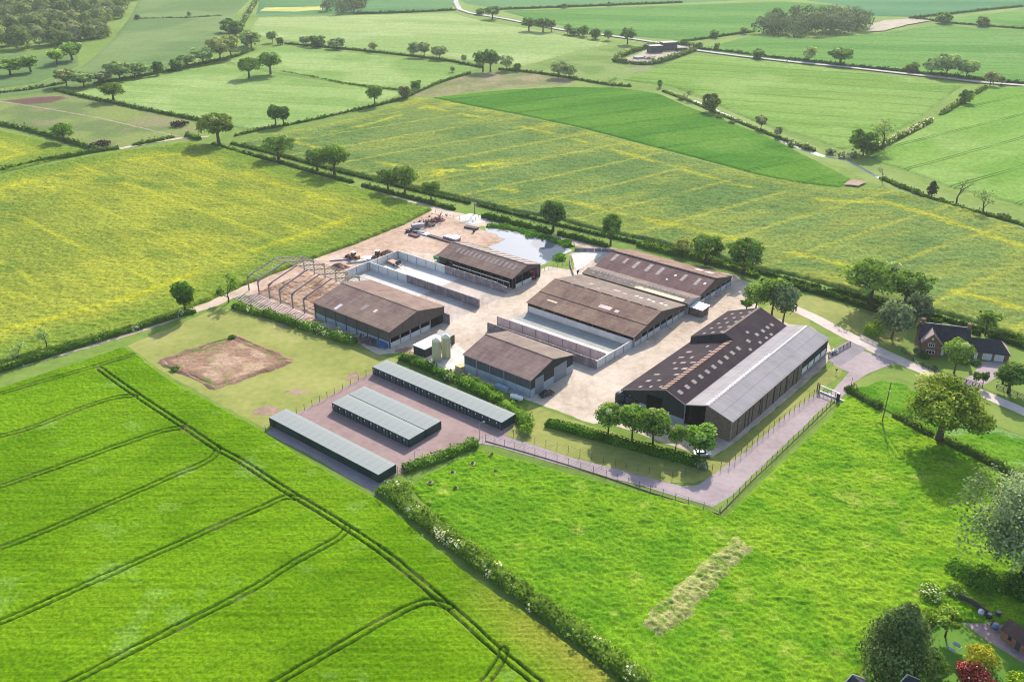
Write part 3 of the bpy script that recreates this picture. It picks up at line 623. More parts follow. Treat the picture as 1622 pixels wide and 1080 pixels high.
sheet('stream_bank', ribbon([(1040, 145), (1090, 160), (1140, 182), (1190, 204), (1250, 228), (1300, 248), (1360, 262), (1400, 284), (1470, 312), (1560, 338), (1640, 362), (1720, 395)], 20), 0.03, M_lawn, amp=1.5)
M_water = NT('water'); g = M_water.coord(); nb = M_water.noise(g, 1.2, 2.0)
M_water = M_water.bsdf((0.125, 0.15, 0.18), 0.02, 0, 0.45, nb, 0.012, 0.02)
sheet('stream', ribbon([(1100, 160), (1150, 182), (1200, 204), (1250, 228), (1300, 247), (1342, 254), (1400, 286), (1470, 316), (1560, 343), (1640, 368)], [1.6, 2, 2, 3, 3.4, 2, 2, 2, 2, 2]), 0.06, M_water, amp=0.7, step=4)
POND = [(768, 362), (780, 362), (800, 366), (828, 370), (858, 379), (884, 384), (902, 393), (906, 398), (890, 404), (873, 412), (864, 418), (850, 424), (800, 405), (772, 392), (788, 386), (801, 379), (790, 377), (786, 372), (772, 368)]
sheet('pond', POND, 0.07, M_water, amp=0.25)
sheet('pond_bank', [(756, 360), (775, 355), (806, 360), (870, 377), (905, 388), (914, 398), (900, 404), (912, 406), (908, 428), (868, 422), (852, 428), (800, 408), (765, 392), (740, 384), (760, 370)], 0.045, M_lawn, amp=0.4)
sheet('rubble_ground', [(726, 352), (745, 356), (762, 364), (786, 372), (790, 377), (801, 379), (788, 386), (772, 392), (745, 386), (722, 380)], 0.06, M_dirt, amp=0.4)
sheet('pond_slab', [(720, 345), (745, 338), (775, 345), (768, 352), (748, 356)], 0.062, M_slab, amp=0.2)
# garden and drive, lower right corner
sheet('garden_lawn', [(1360, 1100), (1400, 1010), (1470, 985), (1500, 965), (1640, 1050), (1680, 1120)], 0.05, mat_surface('garden_grass', [(0, (0.06, 0.15, 0.015)), (1, (0.115, 0.23, 0.025))], 0.1, 0.8), amp=0.3)
sheet('garden_drive', [(1512, 957), (1540, 950), (1640, 1010), (1700, 1060), (1640, 1062), (1560, 1012), (1500, 968)], 0.06, mat_surface('drive_paving', [(0, (0.16, 0.115, 0.12)), (0.5, (0.26, 0.19, 0.185)), (1, (0.36, 0.27, 0.235))], 0.25, 1.6), amp=0.05)
# ------------------------------------------------------------------ plants
GREEN = mat_leaf('leaf_green', (0.038, 0.080, 0.012), (0.125, 0.215, 0.032), (0.25, 0.36, 0.068), (0.62, 0.60, 0.50))
GREY = mat_leaf('leaf_grey_green', (0.085, 0.115, 0.050), (0.21, 0.265, 0.130), (0.37, 0.42, 0.25), (0.42, 0.44, 0.36), 0.25)
NEEDLE = mat_leaf('leaf_needle', (0.030, 0.050, 0.014), (0.075, 0.110, 0.034), (0.15, 0.19, 0.07), None, 0.2)
RED = mat_leaf('leaf_red', (0.07, 0.010, 0.010), (0.22, 0.025, 0.03), (0.40, 0.10, 0.06), (0.72, 0.42, 0.36), 0.3)
BARK = mat_plain('bark', (0.085, 0.066, 0.05), 0.95, 0.4, 3.0, 0, 0.1)
BARKPALE = mat_plain('bark_pale', (0.20, 0.17, 0.135), 0.95, 0.35, 3.0, 0, 0.1)

def cards(rg, P, N, size, tint, jitter=0.42):
    """leaf clumps: irregular bent quads at points P, facing roughly along N"""
    n = len(P); D = N + rg.normal(0, jitter, (n, 3)); D /= np.linalg.norm(D, axis=1)[:, None] + 1e-9
    up = rg.normal(0, 1, (n, 3)); T = np.cross(D, up); T /= np.linalg.norm(T, axis=1)[:, None] + 1e-9; B = np.cross(D, T)
    s = (size * rg.uniform(0.6, 1.35, n))[:, None]
    V = np.empty((n, 4, 3))
    for k, (a, b) in enumerate(((-1, -.6), (.75, -1), (1, .7), (-.7, 1))):
        V[:, k] = P + T * s * .5 * (a + rg.uniform(-.35, .35, (n, 1))) + B * s * .5 * (b + rg.uniform(-.35, .35, (n, 1))) + D * s * rg.uniform(-.22, .22, (n, 1))
    return V.reshape(-1, 3), np.arange(n * 4).reshape(-1, 4), np.repeat(tint, 4)

def blob(rg, c, r, n, size, base, spread=0.2, flat=1.0, hollow=0.55, under=0.35, flower=0.0, jit=0.42):
    """cards through one foliage clump"""
    d = rg.normal(0, 1, (n, 3)); d /= np.linalg.norm(d, axis=1)[:, None]
    low = (d[:, 2] < -0.2) & (rg.random(n) > under); d[low, 2] *= -1
    rr = r * (hollow + (1 - hollow) * rg.random(n) ** 0.6)
    P = np.asarray(c) + d * rr[:, None] * np.array([1, 1, flat])
    t = np.clip(base + rg.normal(0, spread, n), 0, 0.86)
    if flower: t = np.where((rg.random(n) < flower) & (d[:, 2] > -0.1), rg.uniform(0.92, 1.0, n), t)
    return cards(rg, P, d * np.array([1, 1, 1.0]) + np.array([0, 0, .35]), size, t, jit)

def merge(parts):
    V = []; F = []; Tt = []; n = 0
    for v, f, t_ in parts:
        V.append(v); F.append(f + n); Tt.append(t_); n += len(v)
    return np.concatenate(V), np.concatenate(F), np.concatenate(Tt)

def make_tree(seed, Ht, W, base, clumps, per, size, mat, bark=BARK, shape='oak', trunk_r=0.35, gaps=0.0):
    rg = np.random.default_rng(seed); parts = []; tips = []; ph = rg.uniform(0, 6.28, 3); am = {'cone': .10, 'round': .13}.get(shape, .24)
    top = Ht; cz = (base + top) / 2; rz = (top - base) / 2; rx = W / 2
    for i in range(clumps):
        ga = i * 2.39996 + rg.uniform(-.4, .4); u = (i + 0.5) / clumps
        if shape == 'oak':
            zz = -0.75 + 1.65 * u; rad = math.sqrt(max(0.02, 1 - min(1, abs(zz)) ** 2.2)); k = rg.uniform(0.55, 0.86)
        elif shape == 'tall':
            zz = -0.92 + 1.8 * u; rad = (1 - abs(zz) ** 2.5) * 0.9 + 0.1; k = rg.uniform(0.35, 0.75)
        elif shape == 'cone':
            zz = -0.95 + 1.85 * u; rad = min(1, max(0.12, (1.05 - zz) / 1.3)); k = rg.uniform(0.45, 0.85)
        elif shape == 'willow':
            zz = -0.8 + 1.65 * u; rad = math.sqrt(max(0.03, 1 - min(1, abs(zz)) ** 2.6)); k = rg.uniform(0.35, 0.9)
        else:
            zz = -0.85 + 1.65 * u; rad = math.sqrt(max(0.05, 1 - min(1, abs(zz)) ** 2)); k = rg.uniform(0.4, 0.78)
        k *= 1 + am * (math.sin(2 * ga + ph[0] + 2 * zz) + .7 * math.sin(3 * ga + ph[1] - 3 * zz)); zz += .08 * math.sin(ga + ph[2])
        c = np.array([math.cos(ga) * rad * rx * k, math.sin(ga) * rad * rx * k, cz + zz * rz * 0.84])
        r = {'oak': 0.17, 'tall': 0.24, 'cone': 0.22, 'willow': 0.15, 'round': 0.22}.get(shape, 0.2) * W * rg.uniform(0.65, 1.25)
        if shape == 'cone': r *= 0.5 + 0.6 * rad
        r = min(r, rz * 0.7); tips.append((c, r))
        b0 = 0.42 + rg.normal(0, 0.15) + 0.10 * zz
        n = int(per * rg.uniform(0.7, 1.25) * (1 - gaps * (rg.random() < .4)))
        parts.append(blob(rg, c, r, n, size, b0, 0.17, 0.78 if shape in ('oak', 'round') else 1.15 if shape in ('willow', 'cone') else 0.95, 0.5))
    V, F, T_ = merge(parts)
    q = np.percentile(np.hypot(V[:, 0], V[:, 1]), 98.5); kx = W / 2 / q; z1 = np.percentile(V[:, 2], 99.3)
    V[:, 0] *= kx; V[:, 1] *= kx; V[:, 2] = np.maximum(V[:, 2] * Ht / z1, 0.05)
    tips = [(c * np.array([kx, kx, Ht / z1]), r) for c, r in tips]
    m = MB(); rb = trunk_r
    bend = rg.uniform(-.25, .25, 2)
    m.tube([(0, 0, -0.3), (bend[0] * .4, bend[1] * .4, base * 0.6), (bend[0], bend[1], base + rz * 0.5), (bend[0] * 1.4, bend[1] * 1.4, base + rz * 1.2)],
           [rb * 1.35, rb, rb * 0.72, rb * 0.25], 8)
    for c, r in tips[::max(1, len(tips) // 9)]:
        z0 = base * 0.75 + rg.uniform(0, 0.35) * (top - base); st = (bend[0] * .8, bend[1] * .8, min(z0, c[2]))
        mid = (c[0] * .5 + rg.uniform(-.3, .3), c[1] * .5 + rg.uniform(-.3, .3), (min(z0, c[2]) + c[2]) / 2 + .2)
        m.tube([st, mid, tuple(c)], [rb * .45, rb * .28, rb * .1], 5)
    return {'crown': (V, F, T_, mat), 'trunk': m, 'bark': bark, 'H': Ht, 'W': W}

def bare_tree(seed, Ht, W, leaf=0, size=0.4, mat=GREY, bark=BARK):
    rg = np.random.default_rng(seed); m = MB(); tips = []
    def br(p, d, L, r, k):
        q = p + d * L * .5 + rg.normal(0, .05 * L, 3); e = p + d * L + rg.normal(0, .08 * L, 3)
        m.tube([p, q, e], [r, r * .8, r * .55], 5, False)
        if k == 0: tips.append(e); return
        for j in range(3 if k > 1 else 2):
            nd = d + rg.normal(0, .55, 3); nd[2] = abs(nd[2]) * .8 + .1; nd /= np.linalg.norm(nd)
            br(e if j else q, nd, L * rg.uniform(.55, .8), r * .5, k - 1)
    br(np.array([0, 0, -.2]), np.array([0.02, 0.01, 1.0]), Ht * .36, 0.032 * Ht, 4)
    pts = np.array(m.v); sx = W / max(1e-3, np.ptp(pts[:, 0])); sz = Ht / pts[:, 2].max()
    m.v = [(x * sx, y * sx, z * sz) for x, y, z in m.v]
    d = {'trunk': m, 'bark': bark, 'H': Ht, 'W': W, 'crown': None}
    if leaf:
        tp = np.array(tips) * np.array([sx, sx, sz]); P = np.repeat(tp, leaf, 0) + rg.normal(0, W * .05, (len(tp) * leaf, 3))
        V, F, T_ = cards(rg, P, rg.normal(0, 1, P.shape), size, np.clip(rg.normal(.5, .2, len(P)), 0, .86)); d['crown'] = (V, F, T_, mat)
    return d

TYPES = {
 'oak':    [make_tree(s, 14, 13.5, 5.0, 32, 118, 0.60, GREEN, shape='oak', trunk_r=0.5) for s in (1, 2, 3)],
 'hero':   [make_tree(9, 14, 15, 4.4, 62, 165, 0.44, GREEN, shape='oak', trunk_r=0.55)],
 'tall':   [make_tree(s, 13, 7.5, 4.2, 28, 130, 0.58, GREEN, shape='tall', trunk_r=0.32) for s in (11, 12)],
 'round':  [make_tree(s, 9, 7.4, 3.5, 26, 120, 0.40, GREEN, shape='round', trunk_r=0.2) for s in (21, 22, 23)],
 'small':  [make_tree(s, 6, 4.4, 2.4, 12, 110, 0.36, GREEN, shape='round', trunk_r=0.12) for s in (25, 26)],
 'bushy':  [make_tree(s, 8, 8, 0.5, 30, 110, 0.52, GREEN, shape='round', trunk_r=0.2) for s in (31, 32, 33)],
 'pale':   [make_tree(s, 10, 8.5, 2.8, 30, 110, 0.5, GREY, shape='round', trunk_r=0.22, gaps=.6) for s in (41, 42)],
 'willow': [make_tree(51, 26, 29, 6.0, 112, 205, 0.50, GREY, shape='willow', trunk_r=0.8)],
 'conifer':[make_tree(61, 15, 11, 0.4, 85, 180, 0.34, NEEDLE, shape='cone', trunk_r=0.4)],
 'cone':   [make_tree(63, 7, 4, 0.4, 16, 110, 0.36, NEEDLE, shape='cone', trunk_r=0.15)],
 'thin':   [bare_tree(s, 9, 7, 5, 0.5, GREY) for s in (71, 72)],
 'thingreen': [bare_tree(s, 9, 7, 9, 0.55, GREEN) for s in (73, 74)],
 'bare':   [bare_tree(79, 10, 8, 1, 0.35, GREY)],
 'dead':   [bare_tree(77, 10, 7, 0, bark=BARKPALE)],
 'oakfar': [make_tree(s, 13, 12.5, 4.4, 24, 60, 1.1, GREEN, shape='oak', trunk_r=0.45) for s in (81, 82)],
 'bushfar':[make_tree(s, 8, 8, 0.4, 14, 55, 1.0, GREEN, shape='round', trunk_r=0.2) for s in (83, 84, 85)],
 'palefar':[make_tree(s, 10, 8.5, 2.4, 15, 50, 0.95, GREY, shape='round', trunk_r=0.2, gaps=.6) for s in (86, 87)],
}
PROTO = {}
pick = random.Random(3)
def plant(kind, loc, h, w, label, tintc=(1, 1, 1), group=None, name='tree', cat='tree', rz=None):
    i = pick.randrange(len(TYPES[kind])); d = TYPES[kind][i]
    r = thing(name, label, cat, loc, rz if rz is not None else pick.uniform(0, 6.28), group)
    if (kind, i) not in PROTO:
        tr = d['trunk'].build('trunk', d['bark'], r, True)
        cr = np_mesh('crown', d['crown'][0], d['crown'][1], d['crown'][3], {'tint': d['crown'][2]}, r) if d['crown'] else None
        PROTO[(kind, i)] = (tr, cr)
    else:
        tr, cr = PROTO[(kind, i)]
        tr = tr.copy(); COL.objects.link(tr); tr.parent = r
        if cr: cr = cr.copy(); COL.objects.link(cr); cr.parent = r
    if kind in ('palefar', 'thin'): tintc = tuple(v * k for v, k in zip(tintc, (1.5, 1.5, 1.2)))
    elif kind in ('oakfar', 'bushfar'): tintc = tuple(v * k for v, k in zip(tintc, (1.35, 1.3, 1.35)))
    elif kind == 'oak': tintc = tuple(v * k for v, k in zip(tintc, (1.18, 1.15, 1.1)))
    if cr:
        j = pick.uniform(.92, 1.08); cr.color = (tintc[0] * j, tintc[1] * j, tintc[2] * j, 1)
    r.scale = (w / d['W'], w / d['W'], h / d['H'])
    return r
def tree(kind, x, y, top, wpx, label, tintc=(1, 1, 1), group=None, name='tree', cat='tree'):
    # the silhouette also shows the far side of the crown, so the crown's top sits a little lower than the outline
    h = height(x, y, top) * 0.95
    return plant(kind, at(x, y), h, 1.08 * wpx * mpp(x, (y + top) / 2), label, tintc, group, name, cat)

DK = (.72, .80, .75); LT = (1.35, 1.28, 1.1); YL = (1.9, 1.55, .9); BR = (1.5, 1.12, .9); W_ = (1, 1, 1)
for a in [
 ('hero', 1487, 697, 606, 110, 'large spreading oak with light green leaves casting a round shadow over the meadow', (1.5, 1.3, .8)),
 ('oak', 1376, 483, 412, 77, 'large pale green oak on the field hedge behind the curved garden lawn', (1.25, 1.2, 1.15)),
 ('oak', 1433, 486, 432, 62, 'dark green oak close to the right of the large pale oak on the hedge', DK),
 ('pale', 1412, 536, 477, 50, 'grey green bushy tree beside the brick house garden', (.85, .9, .75)),
 ('pale', 1450, 512, 464, 38, 'grey leafed tree below the dark oak at the brick house garden', (.55, .62, .5)),
 ('thingreen', 1560, 531, 490, 42, 'thin leaved young tree on the verge behind the garage wing', (.9, .95, .8)),
 ('round', 1511, 591, 537, 38, 'round pale green lawn tree in front of the brick house', (1.5, 1.4, 1.2)),
 ('tall', 1597, 622, 575, 42, 'dark green tree by the gateway of the brick house drive', DK),
 ('round', 1196, 497, 446, 40, 'leafy tree with several stems left of the clump behind the dark roofed barn', (1.3, 1.3, 1.1)),
 ('round', 1222, 500, 437, 44, 'tallest tree of the clump behind the dark roofed barn', (1.2, 1.2, .95)),
 ('pale', 1240, 510, 449, 40, 'grey green tree on the right of the clump behind the dark roofed barn', (.75, .85, .65)),
 ('small', 1182, 490, 474, 24, 'low round bush tree at the yard edge beside the clump', (.9, 1.1, .7)),
 ('oak', 1177, 433, 379, 60, 'dark round oak at the right end of the brown cattle sheds', (.75, .85, .8)),
 ('oak', 1118, 418, 372, 57, 'dark round oak behind the far brown roof, left of its twin', (.78, .9, .85)),
 ('palefar', 1080, 402, 377, 26, 'small yellowish tree beside the hedge left of the two dark oaks', (1.1, .95, .5)),
 ('tall', 967, 389, 337, 30, 'narrow upright tree on the track left of the far cattle shed', (.85, 1, .85)),
 ('tall', 876, 367, 318, 36, 'dark upright tree behind the farm pond', (.6, .72, .68)),
 ('dead', 752, 339, 296, 22, 'dead leafless tree standing beside the farm track'),
 ('round', 683, 316, 287, 30, 'small round tree on the hedge left of the dead tree', (1.05, 1.1, .9)),
 ('oak', 642, 309, 263, 37, 'larger right hand tree of a close pair on the track hedge', (.95, 1, .85)),
 ('oak', 615, 304, 268, 34, 'darker left hand tree of a close pair on the track hedge', (.75, .85, .75)),
 ('oak', 530, 278, 228, 45, 'tall bushy oak on the track hedge, right of a smaller tree', (.9, 1, .85)),
 ('oak', 503, 271, 236, 34, 'smaller oak touching the left side of the tall bushy oak', (.75, .88, .75)),
 ('oak', 441, 253, 216, 47, 'wide round oak on the hedge between the two rapeseed fields', (.9, .98, .82)),
 ('oak', 347, 229, 179, 53, 'large brownish green oak with ivied stem where the track meets the rapeseed', (1.0, .92, .8)),
 ('oak', 102, 226, 195, 33, 'lone round tree on the hedge above the small rapeseed field', (.9, 1.05, .85)),
 ('tall', 437, 199, 166, 22, 'left one of two narrow ivied trees at the pale field corner', (.8, .95, .75)),
 ('tall', 450, 199, 168, 20, 'right one of two narrow ivied trees at the pale field corner', (.75, .9, .7)),
 ('oak', 180, 160, 131, 36, 'leaning tree on the hedge between the scrub field and the pale wheat', (.95, .98, .85)),
 ('oak', 395, 125, 91, 32, 'left one of two lone oaks standing in the pale wheat', (.85, .95, .8)),
 ('oak', 429, 119, 82, 35, 'right one of two lone oaks standing in the pale wheat', (.8, .92, .75)),
 ('oakfar', 594, 167, 134, 24, 'lone tree at the corner of the pale wheat beside the long rapeseed field', (.9, 1, .85)),
 ('bushfar', 642, 156, 136, 18, 'purplish bush tree by the hedge above the rapeseed', (1.25, .75, 1.3)),
 ('bushfar', 659, 141, 127, 16, 'small round bush on the hedge beyond the purplish bush', (.9, 1, .85)),
 ('oakfar', 765, 114, 81, 25, 'left half of the close pair of oaks above the bare stubble', (.8, .95, .9)),
 ('oakfar', 777, 114, 77, 26, 'right half of the close pair of oaks above the bare stubble', (.75, .9, .85)),
 ('palefar', 802, 112, 87, 20, 'pale tree just right of the close pair of oaks', (.95, .95, .85)),
 ('bushfar', 819, 113, 100, 11, 'small dark bush right of the pale tree on the stubble edge', DK),
 ('palefar', 697, 94, 72, 24, 'pale spreading tree on the far hedge left of the pair of oaks', (.8, .8, .7)),
 ('palefar', 656, 91, 66, 19, 'left one of two grey trees touching on the far hedge', (.65, .72, .65)),
 ('palefar', 672, 91, 66, 18, 'right one of two grey trees touching on the far hedge', (.7, .72, .62)),
 ('palefar', 717, 116, 105, 9, 'thin sapling on the hedge between pale wheat and stubble', (.9, .9, .8)),
 ('palefar', 735, 100, 86, 9, 'little pale tree left of the close pair of oaks', (.85, .95, .75)),
 ('palefar', 591, 82, 67, 14, 'thin reddish tree on the far hedge beyond the pale wheat', (.9, .75, .65)),
 ('palefar', 885, 123, 96, 26, 'taller pale tree of the pair on the pasture hedge', (.85, .85, .7)),
 ('palefar', 901, 125, 101, 22, 'shorter pale tree of the pair on the pasture hedge', (.8, .85, .65)),
 ('thin', 970, 137, 121, 13, 'thin tree by the stream at the end of the dark barley', (.7, .8, .6)),
 ('bushfar', 1045, 139, 126, 8, 'slim bush in the corner of the pale field by the stream', (.8, 1, .75)),
 ('thin', 1088, 160, 142, 14, 'bare topped bush on the stream bank near the barley', (.6, .6, .55)),
 ('bushfar', 1124, 177, 147, 25, 'purplish thorn clump on the stream bank above the barley', (1.0, .78, 1.05)),
 ('palefar', 1205, 205, 182, 18, 'white flowering thorn on the stream bank left of the next thorn', (.8, .75, .72)),
 ('palefar', 1232, 218, 200, 14, 'small pinkish thorn on the middle of the stream bank', (.75, .68, .72)),
 ('bushfar', 1367, 246, 206, 38, 'dark bushy tree where the stream meets the field hedge', (.72, .8, .65)),
 ('thin', 1398, 236, 187, 36, 'taller thin grey tree right of the dark bushy tree at the hedge end', (.75, .85, .6)),
 ('bare', 1397, 289, 261, 14, 'small bare tree on the stream bank below the dark bushy tree', (.8, .7, .6)),
 ('cone', 1475, 311, 286, 15, 'dark pointed ivied stump on the stream bank', (.7, .7, .7)),
 ('bare', 1515, 322, 276, 28, 'tall bare tree on the stream bank at the right', (.8, .75, .6)),
 ('thin', 1557, 337, 299, 27, 'thin grey green tree furthest right on the stream bank', (.9, .95, .8)),
 ('bushfar', 1529, 165, 142, 18, 'small tree halfway up the hedge between the two pale fields at right', (.95, 1, .75)),
 ('palefar', 1568, 136, 112, 20, 'brownish pale tree where the field hedge meets the far road', (.8, .72, .6)),
 ('palefar', 1585, 135, 120, 12, 'small bush beside the brownish tree on the far road', (.7, .7, .55)),
 ('oakfar', 1331, 102, 76, 40, 'broad dark oak standing on the far road', (.75, .9, .9)),
 ('palefar', 1281, 98, 73, 23, 'pale yellowish tree on the far road left of the broad dark oak', (1.0, 1.05, .75)),
 ('bushfar', 1200, 94, 78, 19, 'small round tree on the far road left of the pale yellowish tree', (.75, .9, .8)),
 ('bushfar', 1443, 115, 99, 19, 'dark bush on the far road left of the large pale thicket', DK),
 ('palefar', 1475, 119, 90, 26, 'left pale tree of the thicket on the far road', (.8, .9, .75)),
 ('palefar', 1498, 122, 84, 34, 'tallest pale tree in the thicket on the far road', (.75, .85, .7)),
 ('palefar', 1530, 124, 94, 30, 'right pale tree of the thicket on the far road', (.8, .9, .65)),
 ('bushfar', 1108, 76, 67, 10, 'small bush on the road right of the hedged compound', (.8, .9, .8)),
 ('bushfar', 1135, 80, 68, 8, 'very small bush on the far road, second from the compound', (.8, .9, .8)),
 ('bushfar', 1131, 60, 48, 14, 'bush on the field hedge left of the dark copse', (.75, .88, .85)),
 ('palefar', 1178, 54, 43, 11, 'pale bush on the field hedge nearest the dark copse', (.7, .78, .65)),
 ('bushfar', 1493, 37, 19, 22, 'round tree on the far hedge right of the dark copse', (.85, .95, .8)),
 ('bushfar', 1555, 42, 26, 18, 'furthest right round tree on the far hedge', (.85, .95, .8)),
 ('oakfar', 994, 70, 43, 24, 'upright dark oak beside the hedged compound', (.65, .8, .85)),
 ('oakfar', 838, 50, 27, 26, 'left tree of the dark group where the far road bends', (.7, .85, .85)),
 ('oakfar', 860, 52, 28, 24, 'middle tree of the dark group where the far road bends', (.65, .8, .82)),
 ('oakfar', 873, 51, 31, 16, 'right tree of the dark group where the far road bends', (.8, .85, .85)),
 ('palefar', 899, 54, 37, 13, 'pale tree on the far road right of the dark group', (.8, .9, .75)),
 ('bushfar', 910, 56, 44, 20, 'low dark tree on the far road beyond the pale tree', (.7, .85, .8)),
 ('bushfar', 925, 58, 40, 14, 'narrow tree on the far road in the middle of the row', (.75, .9, .8)),
 ('bushfar', 942, 62, 45, 17, 'round tree on the far road near the end of the row', (.75, .88, .82)),
 ('palefar', 963, 64, 47, 15, 'last grey tree of the row on the far road before the oak', (.6, .75, .6)),
 ('oakfar', 780, 31, 10, 26, 'round dark tree beside the bend of the far pale road', (.65, .8, .85)),
 ('bushfar', 760, 24, 14, 14, 'bush behind the round dark tree on the far road', (.7, .85, .85)),
 ('bushfar', 894, 14, 6, 10, 'lone small bush on the furthest hedge at the top', (.6, .75, .8)),
 ('palefar', 965, 10, 2, 6, 'tiny tree on the furthest hedge at the top right of the lone bush', (.7, .8, .7)),
 ('palefar', 300, 29, 18, 6, 'tiny tree on the hedge crossing the far left field', (.7, .8, .7)),
 ('bushfar', 218, 32, 23, 8, 'small round bush at the wood end of the far left hedge', (.6, .75, .75)),
 ]:
    tree(*a)

# hedgerow trees, far left, and trees before the wood
for a in [
 ('palefar', 106, 138, 108, 26, 'brownish round tree at the left end of the far hedgerow', (.75, .70, .5)),
 ('palefar', 133, 138, 114, 34, 'wide grey green tree second from the left in the far hedgerow', (.65, .75, .55)),
 ('palefar', 163, 133, 114, 28, 'purplish low tree in the far hedgerow under the wide tree', (.55, .55, .5)),
 ('palefar', 190, 128, 97, 36, 'tall pale tree in the far hedgerow left of the small dark one', (.65, .78, .55)),
 ('palefar', 220, 122, 99, 34, 'pale wide tree in the far hedgerow directly left of the small dark one', (.7, .85, .55)),
 ('bushfar', 252, 120, 97, 16, 'small dark narrow tree in front of the far hedgerow', DK),
 ('bushfar', 280, 112, 92, 22, 'dark round tree in the far hedgerow right of the small dark one', (.7, .82, .75)),
 ('palefar', 297, 106, 86, 24, 'grey tree in the middle of the far hedgerow', (.6, .72, .58)),
 ('palefar', 322, 101, 75, 34, 'large pale tree in the middle of the far hedgerow', (.68, .82, .6)),
 ('palefar', 349, 96, 58, 32, 'tall brownish tree in the far hedgerow, left of a pair', (.85, .80, .55)),
 ('palefar', 366, 92, 55, 24, 'tall brownish tree in the far hedgerow, right of a pair', (.82, .78, .52)),
 ('bushfar', 362, 52, 30, 24, 'dark tree where the far hedgerow climbs, left side', (.65, .75, .75)),
 ('bushfar', 374, 58, 33, 26, 'dark tree where the far hedgerow climbs, right side', (.6, .72, .75)),
 ('palefar', 398, 76, 48, 34, 'yellowish large tree at the corner of three far fields', (.85, .9, .6)),
 ('bushfar', 391, 73, 55, 18, 'dark bush against the yellowish tree at the corner of three far fields', (.6, .72, .7)),
 ('palefar', 432, 68, 49, 15, 'grey sapling right of the corner of three far fields', (.6, .68, .55)),
 ('bushfar', 444, 71, 59, 12, 'small dark bush right of the grey sapling', DK),
 ('palefar', 485, 73, 57, 17, 'brownish small tree on the far hedge, first of three', (.65, .7, .55)),
 ('bushfar', 503, 75, 56, 22, 'dark small tree on the far hedge, middle of three', (.65, .75, .7)),
 ('palefar', 534, 78, 60, 30, 'wide small tree on the far hedge, last of three', (.6, .72, .55)),
 ('oakfar', 17, 121, 93, 36, 'round bright tree in front of the wood, nearest the left edge', (.95, 1.05, .85)),
 ('oakfar', 49, 116, 88, 30, 'round tree in front of the wood, second from the left edge', (1, 1.08, .85)),
 ('oakfar', 91, 104, 78, 26, 'paler round tree in front of the wood, third from the left edge', (1.2, 1.25, .95)),
 ('oakfar', 115, 97, 67, 36, 'broad tree standing at the near corner of the wood', (.85, .95, .85)),
 ]:
    tree(*a)
# yard and garden trees
for a in [
 ('round', 963, 688, 640, 44, 'leftmost of the five lollipop trees between the clipped hedge and the barn', (1.15, 1.2, 1.0)),
 ('round', 1001, 697, 641, 48, 'second of the five lollipop trees, by the black tanks of the barn', (1.05, 1.15, .95)),
 ('round', 1034, 707, 646, 53, 'biggest lollipop tree in the middle of the five before the barn door', (1.05, 1.1, .95)),
 ('round', 1070, 714, 673, 28, 'smallest of the five lollipop trees before the barn', (1.25, 1.2, .95)),
 ('round', 1107, 724, 674, 52, 'last lollipop tree with a white car parked under it', (1.1, 1.25, 1.0)),
 ('tall', 295, 498, 445, 32, 'ivy clad leaning tree on the hedge left of the steel frame', (.75, .95, .6)),
 ('thingreen', 362, 479, 439, 26, 'small tree between the track and the steel frame', (.9, 1.0, .7)),
 ('thin', 76, 554, 517, 22, 'thin bare branched tree on the rapeseed verge', (.8, .9, .7)),
 ('thin', 29, 572, 541, 26, 'thin pale tree near the left edge on the hedge', (.9, 1.0, .8)),
 ('small', 1544, 612, 587, 12, 'left one of two tiny trees inside the garden fence', (.95, 1.05, .85)),
 ('small', 1556, 612, 588, 12, 'right one of two tiny trees inside the garden fence', (.9, 1.0, .85)),
 ('willow', 1622, 915, 768, 176, 'huge silvery willow leaning over the picnic garden at the right edge', (1.05, 1.12, .98)),
 ('conifer', 1414, 1068, 954, 92, 'large dark green conifer standing at the bottom of the meadow', (1.6, 1.6, 1.4)),
 ('small', 1497, 1008, 966, 40, 'small spreading tree on the garden lawn beside the paved drive', (1.5, 1.4, .9)),
 ]:
    tree(*a)

# ---- woods that read as one mass
def wood(name, poly, n, hr, wr, seed, mat, size, per, cols):
    rg = np.random.default_rng(seed); pw = P2(poly); xs = [p[0] for p in pw]; ys = [p[1] for p in pw]; parts = []; pts = []
    tries = 0
    while len(pts) < n and tries < n * 400:
        tries += 1
        x, y = rg.uniform(min(xs), max(xs)), rg.uniform(min(ys), max(ys))
        if not inside(np.array([x]), np.array([y]), pw)[0]: continue
        if any((x - a) ** 2 + (y - b) ** 2 < (wr[0] * .62) ** 2 for a, b in pts): continue
        pts.append((x, y))
    for x, y in pts:
        h_ = rg.uniform(*hr); w = rg.uniform(*wr); b0 = cols[0] + rg.normal(0, cols[1])
        for k in range(5):
            a = rg.uniform(0, 6.28); rr = 0 if k == 0 else w * .27
            zt = h_ - w * .33 - (0 if k == 0 else rg.uniform(.05, .35) * w)
            parts.append(blob(rg, (x + rr * math.cos(a), y + rr * math.sin(a), zt), w * .34, per, size, b0 + rg.normal(0, .06), .09, .85, .86, .3, 0, .16))
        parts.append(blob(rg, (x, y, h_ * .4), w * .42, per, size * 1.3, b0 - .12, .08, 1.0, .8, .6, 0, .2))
    V, F, T_ = merge(parts); o = np_mesh(name, V, F, mat, {'tint': T_}); tag(o, kind='stuff'); return o
WOODL = mat_leaf('leaf_wood', (0.055, 0.090, 0.022), (0.155, 0.215, 0.060), (0.285, 0.325, 0.125), (0.27, 0.235, 0.15), 0.25)
wood('woodland', [(-60, 82), (0, 79), (60, 80), (110, 74), (145, 72), (166, 60), (186, 36), (206, 10), (234, -20), (-60, -20)], 250, (12, 19), (12, 18), 5, WOODL, 1.9, 46, (.52, .2))
